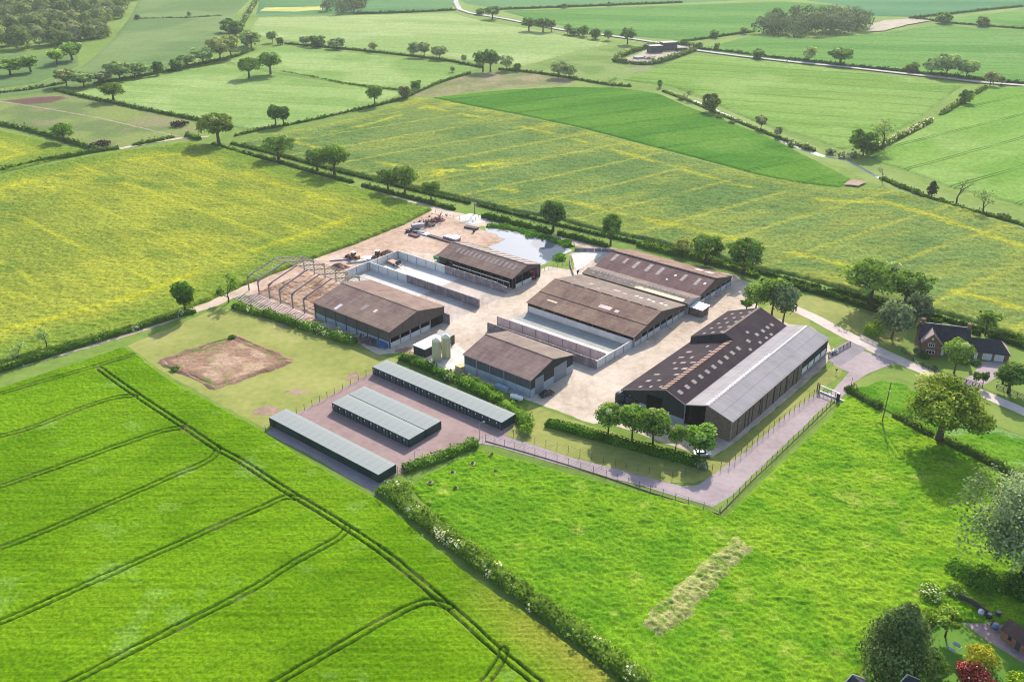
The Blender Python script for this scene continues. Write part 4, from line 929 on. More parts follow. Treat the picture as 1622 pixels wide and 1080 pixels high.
wood('copse', [(1195, 54), (1212, 56), (1265, 61), (1325, 56), (1372, 52), (1378, 44), (1350, 34), (1290, 34), (1225, 36)], 48, (13, 19), (13, 19), 8, mat_leaf('leaf_copse', (0.055, 0.085, 0.034), (0.130, 0.18, 0.072), (0.23, 0.285, 0.125), None, .2), 1.4, 40, (.42, .15))
wood('copse', [(519, 22), (545, 24), (572, 22), (578, 8), (570, -10), (515, -10)], 22, (12, 17), (13, 18), 9, MATS['leaf_copse'], 1.5, 40, (.42, .15))

# ---- hedges and shrubs
def hedge(label, pts, w, h_, size=0.5, dens=9, base=.42, flower=0.0, tintc=W_, group=None, name='hedge', cat='hedge', rag=0.35, mat=None, seed=None, clipped=False, flat=True):
    rg = np.random.default_rng(seed or len(bpy.data.objects)); mat = mat or GREEN
    c = [np.array(p) for p in P2(pts)]; parts = []
    if len(c) > 2:
        c = [np.array(p) for p in smooth_line([tuple(p) for p in c], 1)]
    # core: a lumpy bank under the leaves
    S_ = []; T_ = []
    for a, b in zip(c[:-1], c[1:]):
        L = np.linalg.norm(b - a); k = max(1, int(L / max(.8, w * .5)))
        for j in range(k): S_.append(a + (b - a) * j / k); T_.append((b - a) / max(L, 1e-6))
    S_.append(c[-1]); T_.append(T_[-1]); S_ = np.array(S_); T_ = np.array(T_); Nn = np.stack([-T_[:, 1], T_[:, 0]], 1)
    n = len(S_); hv = h_ * (1 + rag * (rg.random(n) - .5) * 2 * (0.2 if clipped else 1)); wv = w * (1 + rag * (rg.random(n) - .5) * (0.2 if clipped else 1))
    hv[0] *= .7; hv[-1] *= .7
    prof = [(-.5, 0), (-.46, .55), (-.25, .9), (.25, .9), (.46, .55), (.5, 0)]
    V = []; F = []
    for i in range(n):
        for px, pz in prof: V.append((S_[i, 0] + Nn[i, 0] * px * wv[i] * .86, S_[i, 1] + Nn[i, 1] * px * wv[i] * .86, pz * hv[i] * .9 - 0.02))
    m_ = len(prof)
    for i in range(n - 1):
        for k in range(m_ - 1): F.append((i*m_+k, i*m_+k+1, (i+1)*m_+k+1, (i+1)*m_+k))
    F.append((0, 1, 4, 5)); F.append((1, 2, 3, 4)); e = (n-1)*m_; F.append((e, e+1, e+4, e+5)); F.append((e+1, e+2, e+3, e+4))
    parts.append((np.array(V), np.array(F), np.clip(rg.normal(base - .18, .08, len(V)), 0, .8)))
    tot = sum(np.linalg.norm(b - a) for a, b in zip(c[:-1], c[1:]))
    N = max(40, int(tot * dens)); ii = rg.integers(0, max(1, n - 1), N); fr = rg.random(N)
    p0 = S_[ii] * (1 - fr[:, None]) + S_[np.minimum(ii + 1, n - 1)] * fr[:, None]; nn_ = Nn[ii]
    th_ = np.pi * rg.random(N); hx = hv[ii]; wx = wv[ii]
    cx = np.sign(np.cos(th_)) * np.abs(np.cos(th_)) ** .6 * .5; cz_ = np.abs(np.sin(th_)) ** .6
    lump = rg.normal(1.0, .04 if clipped else .11, N)
    P = np.stack([p0[:, 0] + nn_[:, 0] * cx * wx * lump, p0[:, 1] + nn_[:, 1] * cx * wx * lump, np.maximum(.08, cz_ * hx * lump)], 1)
    D = np.stack([nn_[:, 0] * cx, nn_[:, 1] * cx, cz_ * .6], 1)
    lv = vnoise(P[:, 0] / 3.2, P[:, 1] / 3.2, 4)
    tt = np.clip(base + (lv - .5) * .5 + rg.normal(0, .13, N), 0, .86)
    if flower: tt = np.where((vnoise(P[:, 0] / 2.6, P[:, 1] / 2.6, 9) < flower * 1.6) & (rg.random(N) < .75), rg.uniform(.92, 1, N), tt)
    parts.append(cards(rg, P, D, size, tt, .5))
    Vv, Ff, Tv = merge(parts)
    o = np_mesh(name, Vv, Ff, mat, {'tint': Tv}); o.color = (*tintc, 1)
    # origin at the hedge's own foot
    q = S_[n // 2]; me = o.data; me.transform(Matrix.Translation((-q[0], -q[1], 0))); o.location = (q[0], q[1], 0)
    return tag(o, label, cat, group)

def shrub(label, x, y, w, h_, tintc=W_, mat=None, size=0.34, n=420, flower=0.0, group=None, name='shrub', base=.45, cat='shrub'):
    rg = np.random.default_rng(int(x * 7 + y)); parts = []
    for k in range(6):
        a = k * 1.05 + rg.uniform(-.3, .3); rr = 0 if k == 0 else w * .26
        parts.append(blob(rg, (rr * math.cos(a), rr * math.sin(a), h_ * (.55 if k == 0 else rg.uniform(.3, .5))), w * .28 if k else w * .34, n // 6, size, base + rg.normal(0, .08), .16, h_ / w * 1.1, .45, .6, flower))
    V, F, T_ = merge(parts); V[:, 2] = np.maximum(V[:, 2], 0.02)
    o = np_mesh(name, V, F, mat or GREEN, {'tint': T_}); o.location = at(x, y); o.color = (*tintc, 1)
    return tag(o, label, cat, group)

# far hedges: (label, pixel line, width, height, tint)
for lb, pts, w, h_, tc in [
 ('long thin hedge between the scrub field and the pale wheat', [(88, 143), (128, 154), (175, 163), (240, 177), (324, 193)], 2.2, 1.9, (.75, .8, .7)),
 ('hedge along the bottom edge of the small rapeseed field and scrub', [(-20, 194), (40, 206), (90, 220), (130, 232), (160, 240)], 2.6, 2.2, (.8, .85, .75)),
 ('hedge along the upper edge of the large left rapeseed field', [(0, 273), (60, 258), (110, 249), (150, 241), (188, 236)], 2.6, 2.0, (.85, .9, .75)),
 ('short hedge right of the gap in the scrub field fence', [(211, 231), (240, 226), (275, 218)], 2.4, 1.8, (.9, .95, .75)),
 ('little hedge beside the track end at the scrub field', [(295, 216), (305, 219), (317, 222)], 3, 2.2, (.8, .85, .8)),
 ('thin hedge line below the pale wheat corner', [(372, 216), (400, 209), (420, 205), (455, 199), (500, 190), (540, 181)], 1.8, 1.3, (.75, .8, .6)),
 ('hedge at the foot of the pale wheat running up past the lone tree', [(540, 181), (590, 170), (640, 157), (665, 145), (700, 130), (745, 117)], 1.8, 1.5, (.7, .75, .65)),
 ('low hedge strip crossing between the two pale wheat fields', [(445, 114), (500, 124), (560, 135), (640, 144)], 2.5, .8, (.85, .85, .6)),
 ('far hedge below the palest field on the upper left', [(452, 70), (520, 76), (600, 84), (700, 95), (765, 108)], 2.2, 1.6, (.65, .7, .6)),
 ('hedge from the pair of oaks along the stubble to the stream', [(790, 111), (840, 115), (900, 124), (960, 135), (1000, 138)], 2.2, 1.7, (.7, .75, .6)),
 ('far road hedge from the compound to the broad oak', [(1090, 77), (1150, 83), (1210, 91), (1280, 98), (1340, 105)], 2.6, 2.2, (.5, .55, .5)),
 ('far road hedge from the broad oak to the right edge', [(1345, 106), (1420, 113), (1500, 121), (1560, 128), (1640, 135)], 2.6, 2.2, (.5, .56, .5)),
 ('rough hedge climbing between the two pale fields at right', [(1375, 244), (1405, 228), (1440, 211), (1475, 193)], 3.6, 2.4, (1.1, 1.0, .9)),
 ('upper hedge between the two pale fields at right near the road', [(1490, 183), (1515, 168), (1545, 150), (1562, 140)], 3.2, 2.4, (.95, .9, .8)),
 ('far hedge left of the dark copse', [(1078, 67), (1110, 63), (1150, 57), (1195, 51)], 2.2, 1.8, (.55, .62, .55)),
 ('far hedge from the dark copse toward the right edge', [(1450, 30), (1500, 37), (1560, 42), (1640, 48)], 2.4, 2.0, (.55, .62, .6)),
 ('far hedge rising to the right of the bare ground', [(1440, 30), (1500, 24), (1560, 17), (1620, 11)], 2.6, 2.2, (.5, .58, .58)),
 ('furthest hedge along the top of the far green fields', [(790, 16), (900, 12), (1000, 8), (1080, 5)], 2.6, 2.4, (.5, .6, .6)),
 ('furthest hedge left of the pale road', [(560, 23), (640, 21), (722, 17)], 2.6, 2.4, (.5, .6, .6)),
 ('thin hedge crossing the far left green field', [(212, 31), (260, 30), (310, 29), (352, 26)], 2.2, 1.4, (.6, .7, .65)),
 ('whitish hawthorn hedge below the far left field', [(-10, 150), (40, 145), (80, 138), (105, 133)], 3.2, 2.6, (.8, .75, .75)),
 ('hedge linking the trees of the far hedgerow', [(150, 134), (200, 126), (250, 117), (310, 104), (370, 92), (400, 80)], 3.2, 2.0, (.7, .7, .6)),
 ('hedge climbing from the corner of three far fields to the top edge', [(378, 50), (388, 32), (398, 16), (408, 0)], 5, 4, (.75, .78, .7)),
 ]:
    fl = 0.28 if 'hawthorn' in lb or 'climbing' in lb else 0.03
    hedge(lb, pts, w, h_, 0.95, 3.2, .40, fl, tc)
# compound hedge
for lb, pts in [('left hedge arm round the far stony compound', [(972, 96), (990, 88), (1015, 79), (1038, 73)]), ('near hedge arm round the far stony compound', [(972, 98), (1010, 103), (1035, 103), (1070, 92), (1102, 80)]), ('back hedge arm of the far stony compound', [(1060, 70), (1085, 71), (1103, 76)])]:
    hedge(lb, pts, 4.5, 3.0, 1.0, 5, .5, .2, (.7, .7, .65))
sheet('dry_ground', [(985, 96), (1040, 74), (1062, 71), (1098, 77), (1068, 91), (1034, 100)], 0.12, M_earth, amp=1)
# stream bank scrub
for i, (x, y, w, h_, f_) in enumerate([(1078, 158, 5, 3, 0), (1140, 188, 6, 2.5, 0), (1160, 197, 5, 2.2, .1), (1254, 232, 5, 3, .3), (1278, 236, 6, 3.2, .35), (1316, 244, 6, 3.4, .35), (1335, 249, 8, 3.6, .5), (1352, 250, 7, 3.2, .4), (1430, 298, 4, 2, 0), (1452, 306, 5, 2, 0), (1490, 320, 5, 2.2, .1), (1590, 346, 6, 2.2, .1)]):
    shrub(['dark', 'low', 'whitish', 'flowering'][min(3, int(f_ * 8))] + ' thorn bush on the stream bank ' + ['near the barley end', 'left of the pink thorns', 'just past the pale thorns', 'where the bank widens', 'beside a second white thorn', 'left of the bridge gap', 'largest and whitest of them', 'next to the dark bushy tree', 'under the small bare tree', 'left of the ivied stump', 'right of the ivied stump', 'nearest the right edge'][i], x, y, w, h_, (.8, .8, .75), size=.7, n=200, flower=f_)
hedge('dark weedy hedge following the stream past the bare trees', [(1395, 283), (1440, 302), (1490, 322), (1560, 340), (1640, 362)], 3, 1.3, .7, 4, .38, .02, (.75, .8, .65))
hedge('dark weedy hedge following the stream beside the barley', [(1050, 145), (1100, 164), (1160, 190), (1220, 214), (1290, 240)], 3, 1.2, .7, 4, .38, .05, (.8, .82, .65))

# long hedges either side of the farm track
hedge('long dark hedge on the near side of the track beside the left rapeseed', [(336, 230), (400, 247), (450, 260), (500, 275), (560, 290)], 2.0, 1.6, .6, 8, .36, .06, (.75, .82, .7))
hedge('long dark hedge along the foot of the middle rapeseed, left part', [(366, 228), (440, 246), (520, 268), (600, 288), (680, 308), (745, 323)], 1.8, 1.2, .6, 8, .34, .02, (.65, .75, .6))
hedge('dark track hedge between the pair of trees and the small round tree', [(574, 295), (612, 305), (650, 314), (690, 325), (720, 333)], 2.2, 1.7, .55, 9, .34, .03, (.65, .75, .62))
hedge('dense dark hedge behind the pond beside the track', [(765, 344), (800, 352), (840, 362), (872, 371)], 2.8, 2.2, .5, 14, .33, .02, (.6, .72, .6))
hedge('green reed band along the far side of the pond', [(772, 358), (800, 361), (830, 367), (862, 376), (890, 385), (903, 392)], 4.0, 1.0, .5, 16, .45, 0, (.75, 1.1, .6), name='reed_band', cat='reeds')
hedge('dense dark hedge on the track between the two upright trees', [(885, 372), (920, 381), (962, 392)], 2.6, 2.0, .5, 14, .33, .02, (.6, .72, .6))
hedge('dark hedge line at the foot of the middle rapeseed above the pond', [(755, 325), (830, 344), (900, 361), (960, 375), (1010, 386)], 1.6, 1.2, .6, 8, .32, 0, (.6, .7, .6))
hedge('shaggy hedge behind the far cattle shed', [(1010, 389), (1060, 402), (1110, 412), (1160, 426), (1200, 440)], 2.6, 2.0, .5, 12, .42, .05, (.9, .95, .65))
hedge('dark hedge at the rapeseed foot behind the two round oaks', [(1015, 385), (1075, 398), (1150, 418), (1230, 440), (1300, 457)], 1.8, 1.3, .55, 8, .32, 0, (.6, .7, .55))
hedge('dark clipped hedge beyond the dry lawn', [(1205, 446), (1260, 456), (1320, 471), (1372, 488), (1400, 497)], 2.4, 1.9, .5, 13, .32, 0, (.6, .7, .55))
hedge('dark hedge at the rapeseed foot behind the brick house', [(1310, 460), (1390, 480), (1470, 500), (1540, 520), (1640, 547)], 2.0, 1.6, .55, 10, .32, 0, (.6, .7, .55))
hedge('clipped dark garden hedge left behind the brick house', [(1468, 509), (1480, 512), (1491, 515)], 2.0, 1.8, .45, 18, .3, 0, (.55, .68, .5), clipped=True)
hedge('short clipped hedge behind the house chimney', [(1540, 527), (1552, 531)], 2.0, 1.8, .45, 18, .3, 0, (.55, .68, .5), clipped=True)
hedge('clipped dark garden hedge behind the garage wing', [(1565, 533), (1590, 540), (1622, 551), (1640, 557)], 2.0, 1.8, .45, 18, .3, 0, (.55, .68, .5), clipped=True)
hedge('yellow topped garden hedge beside the gravel lane', [(1402, 512), (1385, 522), (1374, 530)], 3.4, 3.0, .45, 30, .6, 0, (1.7, 1.5, .6))
# left hedges
hedge('dark hedge with white blossom between the bright wheat and the rapeseed track', [(-40, 598), (0, 588), (60, 570), (130, 548), (200, 527), (260, 508), (310, 494)], 2.2, 1.8, .45, 16, .38, .14, (.8, .9, .7))
hedge('bushy hedge from the small tree along the steel frame', [(372, 486), (400, 496), (430, 503), (455, 511), (470, 518)], 3.0, 2.2, .42, 26, .42, .1, (.9, 1, .75))
hedge('bushy hedge along the long brown barn wall', [(474, 518), (500, 525), (530, 536), (562, 545)], 3.2, 2.4, .42, 26, .42, .12, (.95, 1.05, .8))
# container yard hedges
hedge('long hedge with white blossom between the wheat and the lumpy meadow', [(606, 774), (640, 800), (700, 848), (760, 893), (830, 945), (900, 996), (960, 1042), (1020, 1090)], 3.8, 2.3, .42, 46, .50, .15, (1.15, 1.12, .95))
hedge('bushy hedge at the entrance side of the container pad', [(640, 745), (672, 735), (705, 724), (735, 712), (755, 704)], 3.0, 2.0, .40, 34, .46, .06, (1.0, 1.1, .85))
hedge('leafy hedge between the silos and the longest container row', [(636, 568), (660, 577), (690, 590), (712, 600)], 3.0, 2.2, .4, 30, .42, .1, (.85, 1.0, .75))
hedge('leafy hedge below the workshop wall beside the containers', [(722, 601), (752, 617), (785, 634), (788, 641)], 3.4, 2.4, .4, 34, .5, .03, (1.15, 1.25, .8))
hedge('leafy hedge ending in a round bush by the container row end', [(792, 641), (818, 657), (834, 672), (833, 680)], 3.8, 2.4, .4, 36, .5, .06, (1.2, 1.25, .85))
hedge('dark clipped hedge below the five lollipop trees', [(866, 672), (920, 687), (980, 703), (1050, 722), (1110, 738)], 3.0, 2.0, .34, 60, .40, 0, (.7, .95, .5), clipped=True)
# meadow right hedges
hedge('thick thorn hedge running from the sliding gate to the wooden pole', [(1343, 616), (1360, 630), (1380, 641), (1394, 648)], 2.4, 1.8, .42, 22, .38, .12, (.75, .78, .7))
hedge('thorn hedge from the wooden pole to the large spreading oak', [(1416, 658), (1440, 672), (1475, 690)], 2.2, 1.8, .42, 22, .40, .08, (.9, .85, .75))
hedge('thorn hedge from the large spreading oak toward the right edge', [(1494, 698), (1530, 715), (1570, 735), (1610, 755), (1660, 782)], 2.4, 1.8, .42, 22, .40, .12, (.85, .85, .75))
# shrubs
for a in [
 ('pale flowering bush between the leafy hedges by the silos', 711, 603, 3.4, 2.6, (.9, .95, .9), None, .34, 420, .3),
 ('dark bush on the lawn corner by the black box shed', 655, 573, 3.2, 2.4, (.8, 1, .7)),
 ('big round light green bush at the corner of container pad and meadow', 640, 779, 5.6, 3.4, (1.15, 1.2, .9)),
 ('white flowering bush at the corner of container pad and meadow', 618, 772, 3.6, 2.2, (1, 1.05, .9), None, .34, 420, .25),
 ('round bush below the end of the container row', 834, 686, 4.2, 3.0, (1.2, 1.3, .8)),
 ('silvery shrub at the right end of the clipped hedge', 1112, 741, 3.2, 2.2, (.8, .9, .85), GREY),
 ('low green shrub on the pond corner by the paved slab', 888, 410, 6, 2.2, (.9, 1.3, .7), None, .5, 380),
 ('reed bank along the far side of the pond', 842, 373, 7, 1.4, (.7, 1.05, .6), None, .5, 340),
 ('reedy bush at the far left corner of the pond', 800, 360, 6, 1.4, (.8, 1.1, .6), None, .5, 300),
 ('dense reed clump at the right end of the pond', 898, 386, 5, 1.8, (.7, 1.0, .6), None, .5, 340),
 ('grey climbing shrub on the left house wall', 1452, 562, 2.4, 3.2, (.8, .8, .7), GREY),
 ('dark shrub below the brick gable window', 1464, 567, 3.0, 2.2, (.55, .7, .5)),
 ('blue green shrub near the garage doors', 1546, 577, 2.8, 1.8, (.6, .85, .8)),
 ('dark shrub row behind the lawn tree', 1526, 575, 3.4, 1.6, (.5, .72, .5)),
 ('small fence side bush in the house garden', 1480, 585, 1.6, 1.4, (.7, .85, .6)),
 ('yellow green conical bush at the lane gate', 1388, 534, 4.6, 3.8, (1.0, 1.1, .7)),
 ('dark shrub at the bottom of the meadow beside the conifer', 1480, 1062, 5.5, 4.4, (.55, .62, .5), None, .32, 900),
 ('crimson maple shrub in the lower right garden', 1548, 1088, 7.5, 4.0, (.75, .9, 1), RED, .3, 1500, .04),
 ('orange leafed shrub behind the crimson maple', 1556, 1052, 6.5, 3.6, (2.6, 1.5, .7), None, .3, 1200),
 ('pink flowering shrub touching the crimson maple', 1524, 1062, 2.4, 2.0, (1.6, 1.2, 1.2), RED, .26, 500, .4),
 ('bright yellow green shrub in the lower right corner', 1612, 1088, 4.6, 3.2, (2.0, 1.8, .6), None, .28, 800),
 ('lime green shrub under the dark conifer', 1448, 1072, 2.6, 2.4, (1.7, 1.9, .5), None, .28, 400),
 ('white flowering elder at the top of the garden path', 1476, 945, 5.5, 2.4, (1.1, 1.2, .8), None, .34, 700, .32),
 ('pale elder bush beside the board fence end', 1512, 938, 4, 2.2, (1.1, 1.2, .8), None, .34, 500, .12),
 ('dark undergrowth bush beneath the silvery willow', 1556, 925, 9, 3.2, (.6, .85, .55), None, .42, 1100),
 ('second dark undergrowth bush beneath the willow at the right edge', 1612, 935, 9, 3.0, (.5, .72, .5), None, .42, 1000),
 ('nettle bush in front of the willow trunk', 1520, 905, 6, 2.2, (.9, 1.2, .7), None, .4, 600),
 ('dark thorn bush on the plot bank by the lawn', 278, 586, 2.6, 1.2, (.8, .95, .7)),
 ('small bush on the back edge of the bare plot', 368, 536, 2.4, 1.2, (.8, .9, .7)),
 ]:
    shrub(*a)
for lb, x, y in [('dark purplish brush heap beside the scrub track end', 285, 200), ('brown brush heap on the lower edge of the scrub field', 162, 233)]:
    shrub(lb, x, y, 11 if x > 200 else 13, 3.4, (.3, 1.2, 1.5), RED, .9, 260, name='brush_heap', cat='brush heap', base=.3)
hedge('flat topped clipped hedge on the meadow edge of the garden', [(1438, 1003), (1455, 992), (1478, 976)], 2.6, 1.8, .3, 70, .45, 0, (1.3, 1.2, .8), clipped=True)
# young tree pits in the meadow
for i, (x, y) in enumerate([(779, 722), (749, 736), (785, 748), (717, 750), (722, 775), (682, 766)]):
    tag(shrub('newly planted sapling in a bare ring of soil in the meadow corner', x, y, 0.9, 1.1, (.7, .85, .6), None, .3, 40, group='saplings planted in the meadow corner', name='sapling', cat='sapling'))
    q = at(x, y); sheet('earth_patch', [(q.x + .8 * math.cos(a), q.y + .8 * math.sin(a)) for a in np.linspace(0, 6.28, 10)[:-1]], 0.42, M_soil, world=True, amp=.2, step=.4)
# ------------------------------------------------------------------ farm buildings
R_BROWN = mat_roof('roof_brown', (0.140, 0.090, 0.078), (0.230, 0.160, 0.138), (0.28, 0.205, 0.12), 'x', amt=.35)
R_BROWN2 = mat_roof('roof_brown_pink', (0.145, 0.090, 0.084), (0.235, 0.162, 0.150), (0.27, 0.19, 0.12), 'x', 1.05, 1.5, amt=.3, seam=.4)
R_CATTLE = mat_roof('roof_rusty', (0.130, 0.078, 0.067), (0.22, 0.146, 0.122), (0.30, 0.21, 0.11), 'x', amt=.55)
R_CATTLE2 = mat_roof('roof_pale_lichen', (0.14, 0.105, 0.095), (0.21, 0.165, 0.145), (0.27, 0.22, 0.14), 'x', amt=.5)
R_DARKRED = mat_roof('roof_dark_red', (0.115, 0.064, 0.063), (0.175, 0.106, 0.102), (0.21, 0.15, 0.11), 'x', amt=.3)
R_BIG = mat_roof('roof_slate_purple', (0.026, 0.018, 0.024), (0.042, 0.031, 0.038), (0.065, 0.046, 0.038), 'y', 1.05, 1.5, amt=.3, seam=.35)
R_GREY = mat_roof('roof_pale_grey', (0.235, 0.215, 0.222), (0.31, 0.287, 0.292), (0.36, 0.33, 0.28), 'y', 1.05, 3.2, amt=.3, seam=.3)
R_CONT = mat_roof('roof_container', (0.245, 0.265, 0.255), (0.31, 0.33, 0.315), (0.26, 0.27, 0.23), 'y', 50, 1.2, amt=.5, seam=.2)
M_conc = mat_plain('wall_concrete', (0.33, 0.33, 0.33), 0.9, .25, .6, 0, .1)
M_concpink = mat_plain('wall_concrete_pink', (0.60, 0.45, 0.41), 0.9, .25, .5, 0, .1)
M_concnew = mat_plain('wall_concrete_pale', (0.58, 0.56, 0.53), 0.9, .15, .4, 0, .1)
M_concdark = mat_plain('wall_concrete_stained', (0.27, 0.215, 0.21), 0.9, .4, .5, 0, .1, c2=(0.09, 0.08, 0.09))
M_steel = mat_plain('steel_grey', (0.29, 0.255, 0.295), 0.55, .2, 2, .3)
M_steelp = mat_plain('steel_purlin', (0.36, 0.32, 0.21), 0.6, .2, 2, .2)
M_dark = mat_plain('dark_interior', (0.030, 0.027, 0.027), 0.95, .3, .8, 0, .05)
M_darkpost = mat_plain('dark_post', (0.06, 0.055, 0.055), 0.8, .2, 2)
M_green = mat_plain('green_cladding', (0.050, 0.058, 0.052), 0.7, .25, .8)
M_cladW = mat_boards('cladding_brown', (0.080, 0.060, 0.052), (0.135, 0.100, 0.085), 'y', .45)
M_cladWx = mat_boards('cladding_brown_long', (0.075, 0.066, 0.055), (0.115, 0.098, 0.082), 'x', .45)
M_cladB = mat_boards('cladding_black', (0.022, 0.024, 0.026), (0.042, 0.043, 0.045), 'x', .5)
M_cladBy = mat_boards('cladding_black_side', (0.020, 0.023, 0.024), (0.040, 0.043, 0.043), 'y', .5)
M_cladBl = mat_boards('cladding_slate', (0.055, 0.062, 0.070), (0.085, 0.095, 0.105), 'x', .5)
M_doorB = mat_boards('door_steel', (0.165, 0.185, 0.205), (0.23, 0.25, 0.27), 'y', .4, .6)
M_bluew = mat_plain('wall_blue_grey', (0.30, 0.335, 0.37), 0.9, .2, .5)
M_sky1 = mat_plain('rooflight', (0.215, 0.17, 0.155), 0.7, .35, .9)
M_sky2 = mat_plain('rooflight_white', (0.46, 0.45, 0.45), 0.4, .1, .5)
M_brickB = mat_brick('barn_brick', (0.165, 0.105, 0.080), (0.235, 0.160, 0.120), (0.20, 0.175, 0.15), .55, .22)
M_white = mat_plain('white_paint', (0.72, 0.71, 0.69), 0.5, .1, 1)
M_black = mat_plain('black_plastic', (0.02, 0.022, 0.026), 0.45, .2, 1)
M_rub = mat_plain('tyre_rubber', (0.022, 0.021, 0.021), 0.9, .2, 3)
M_glass = mat_plain('dark_glass', (0.02, 0.026, 0.032), 0.12, .1, 1, 0, .6)

class Bld:
    """building in the farm's own axes: x runs along the yard rows (right and towards the photo), y across (right and away)"""
    def __init__(s, name, label, cat, u, v, group=None):
        s.u, s.v = u, v; s.o = thing(name, label, cat, uv(u, v), FROT, group)
    def box(s, name, mat, *boxes, parent=None):
        for (x0, x1, y0, y1, z0, z1) in boxes: o = MB().box((x0, y0, z0), (x1, y1, z1)).build(name, mat, parent or s.o)
        return o
    def roof(s, name, mat, x0, x1, ya, za, yb, zb, axis='x', t=.12, parent=None):
        """one slope from eave (ya,za) to ridge (yb,zb), ridge along axis"""
        m = MB()
        if axis == 'x': q = [(x0, ya, za), (x1, ya, za), (x1, yb, zb), (x0, yb, zb)]
        else: q = [(ya, x0, za), (ya, x1, za), (yb, x1, zb), (yb, x0, zb)]
        if (Vector(q[1]) - Vector(q[0])).cross(Vector(q[3]) - Vector(q[0])).z < 0: q = q[::-1]
        m.slab(q, t); return m.build(name, mat, parent or s.o)
    def slope(s, name, mat, items, ya, za, yb, zb, axis='x', lift=.03, t=.05, parent=None, merged=False):
        """panels lying on a slope: items (x0, x1, k0, k1) with k the share of the way from eave to ridge"""
        m = MB()
        for (x0, x1, k0, k1) in items:
            y0, y1 = ya + (yb - ya) * k0, ya + (yb - ya) * k1; z0, z1 = za + (zb - za) * k0 + lift, za + (zb - za) * k1 + lift
            if axis == 'x': q = [(x0, y0, z0), (x1, y0, z0), (x1, y1, z1), (x0, y1, z1)]
            else: q = [(y0, x0, z0), (y0, x1, z0), (y1, x1, z1), (y1, x0, z1)]
            if (Vector(q[1]) - Vector(q[0])).cross(Vector(q[3]) - Vector(q[0])).z < 0: q = q[::-1]
            m.slab(q, t)
            if not merged: m.build(name, mat, parent or s.o); m = MB()
        if merged: m.build(name, mat, parent or s.o)

# -- long brown barn, left
b = Bld('barn', 'long brown roofed barn with concrete lower wall beside the bare steel frame', 'barn', -219.3, 168.7)
L, W = 34.1, 23.9; ez, rz_ = 5.5, 8.25; ry = W / 2
rf = b.roof('roof', R_BROWN, -.3, L + .25, -.35, ez, ry, rz_); b.roof('roof', R_BROWN, -.3, L + .25, W + .35, ez, ry, rz_)
b.slope('roof_light', M_sky2, [(8.6, 9.9, .06, .30)], -.35, ez, ry, rz_); b.slope('roof_light', M_sky1, [(16.6, 18.2, .37, .60)], -.35, ez, ry, rz_)
b.slope('roof_light', M_concpink, [(21.5, 22.6, .44, .56)], -.35, ez, ry, rz_)
m = MB(); m.prism([(-.12, 0), (.12, 0), (.12, .12), (-.12, .12)], 'x', -.3, L + .25); m.v = [(x, y + ry, z + rz_ - .02) for x, y, z in m.v]; m.build('ridge_cap', R_CATTLE2, b.o)
b.box('lower_wall', M_bluew, (0.1, L - .1, 0, .2, 0, 1.9)); b.box('upper_cladding', M_cladWx, (0.1, L - .1, .02, .12, 1.95, 4.95))
b.box('back_wall', M_cladWx, (0.1, L - .1, W - .2, W - .05, 0, 5.2)); b.box('end_wall', M_concdark, (0, .15, .3, W - .3, 0, 2.4))
m = MB()
for i in range(8): m.box((i * (L - .3) / 7, -.12, 0), (i * (L - .3) / 7 + .28, 0.0, 5.3))
m.build_each('wall_post', M_darkpost, b.o)
m = MB(); m.prism([(.1, 3.1), (W - .1, 3.1), (W - .1, 5.35), (ry, 8.0), (.1, 5.35)], 'x', L - .12, L); m.build('gable_cladding', M_cladW, b.o)
b.box('gable_barrier', M_concnew, (L - .3, L - .12, .3, 17.2, 0, 1.55))
m = MB()
for y in (0.1, 4.3, 8.5, 12.8, 17.3, W - .35): m.box((L - .4, y, 0), (L - .02, y + .28, 3.2))
m.build_each('gable_post', M_steel, b.o)
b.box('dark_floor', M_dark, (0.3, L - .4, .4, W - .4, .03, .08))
b.box('straw_stack', M_steelp, (L - 9, L - 5, 14, 19, .1, 2.0))
b.box('side_door', M_concdark, (L, L + 2.3, W - .3, W - .1, 0, 3.4))

# -- steel frame under construction
M_frame = mat_plain('frame_steel', (0.225, 0.185, 0.215), .6, .2, 2)
fr = Bld('steel_frame', 'bare steel portal frame of a barn being built, open to the sky', 'steel frame', -254.6, 168.9)
xs = [0, 5.6, 11.4, 17.2, 23.5, 29.5, 34.9]
for i, x in enumerate(xs):
    for y, s_ in ((0, 1), (24, -1)):
        m = MB(); m.box((x - .13, y - .2, 0), (x + .13, y + .2, 5.3)); m.build('column', M_frame, fr.o)
        m = MB(); m.bar((x, y, 5.2), (x, 12, 8.15), .2, .42); m.prism([(y, 5.1), (y + s_ * 2.6, 5.72), (y, 4.2)], 'x', x - .05, x + .05); m.build('rafter', M_frame, fr.o)
def sl(k, side):
    return (k * 12 if side == 0 else 24 - k * 12, 5.45 + k * 2.95)
for k in np.linspace(.03, .97, 9):
    y, z = sl(k, 0); m = MB(); m.bar((0, y, z), (5.6, y, z), .08, .16); m.build('purlin', M_steelp, fr.o)
    y, z = sl(k, 1); m = MB(); m.bar((0, y, z), (34.7, y, z), .08, .16); m.build('purlin', M_steelp, fr.o)
y, z = 12, 8.45
m = MB(); m.bar((0, 12, 8.35), (34.7, 12, 8.35), .14, .16); m.build('ridge_tie', M_frame, fr.o)
m = MB()
for a, c in (((0, .0), (5.6, .5)), ((5.6, 0), (0, .5)), ((0, .5), (5.6, 1)), ((5.6, .5), (0, 1))):
    (x0, k0), (x1, k1) = a, c; y0, z0 = sl(k0, 0); y1, z1 = sl(k1, 0); m.bar((x0, y0, z0 - .2), (x1, y1, z1 - .2), .07)
m.build('bracing', M_steelp, fr.o)
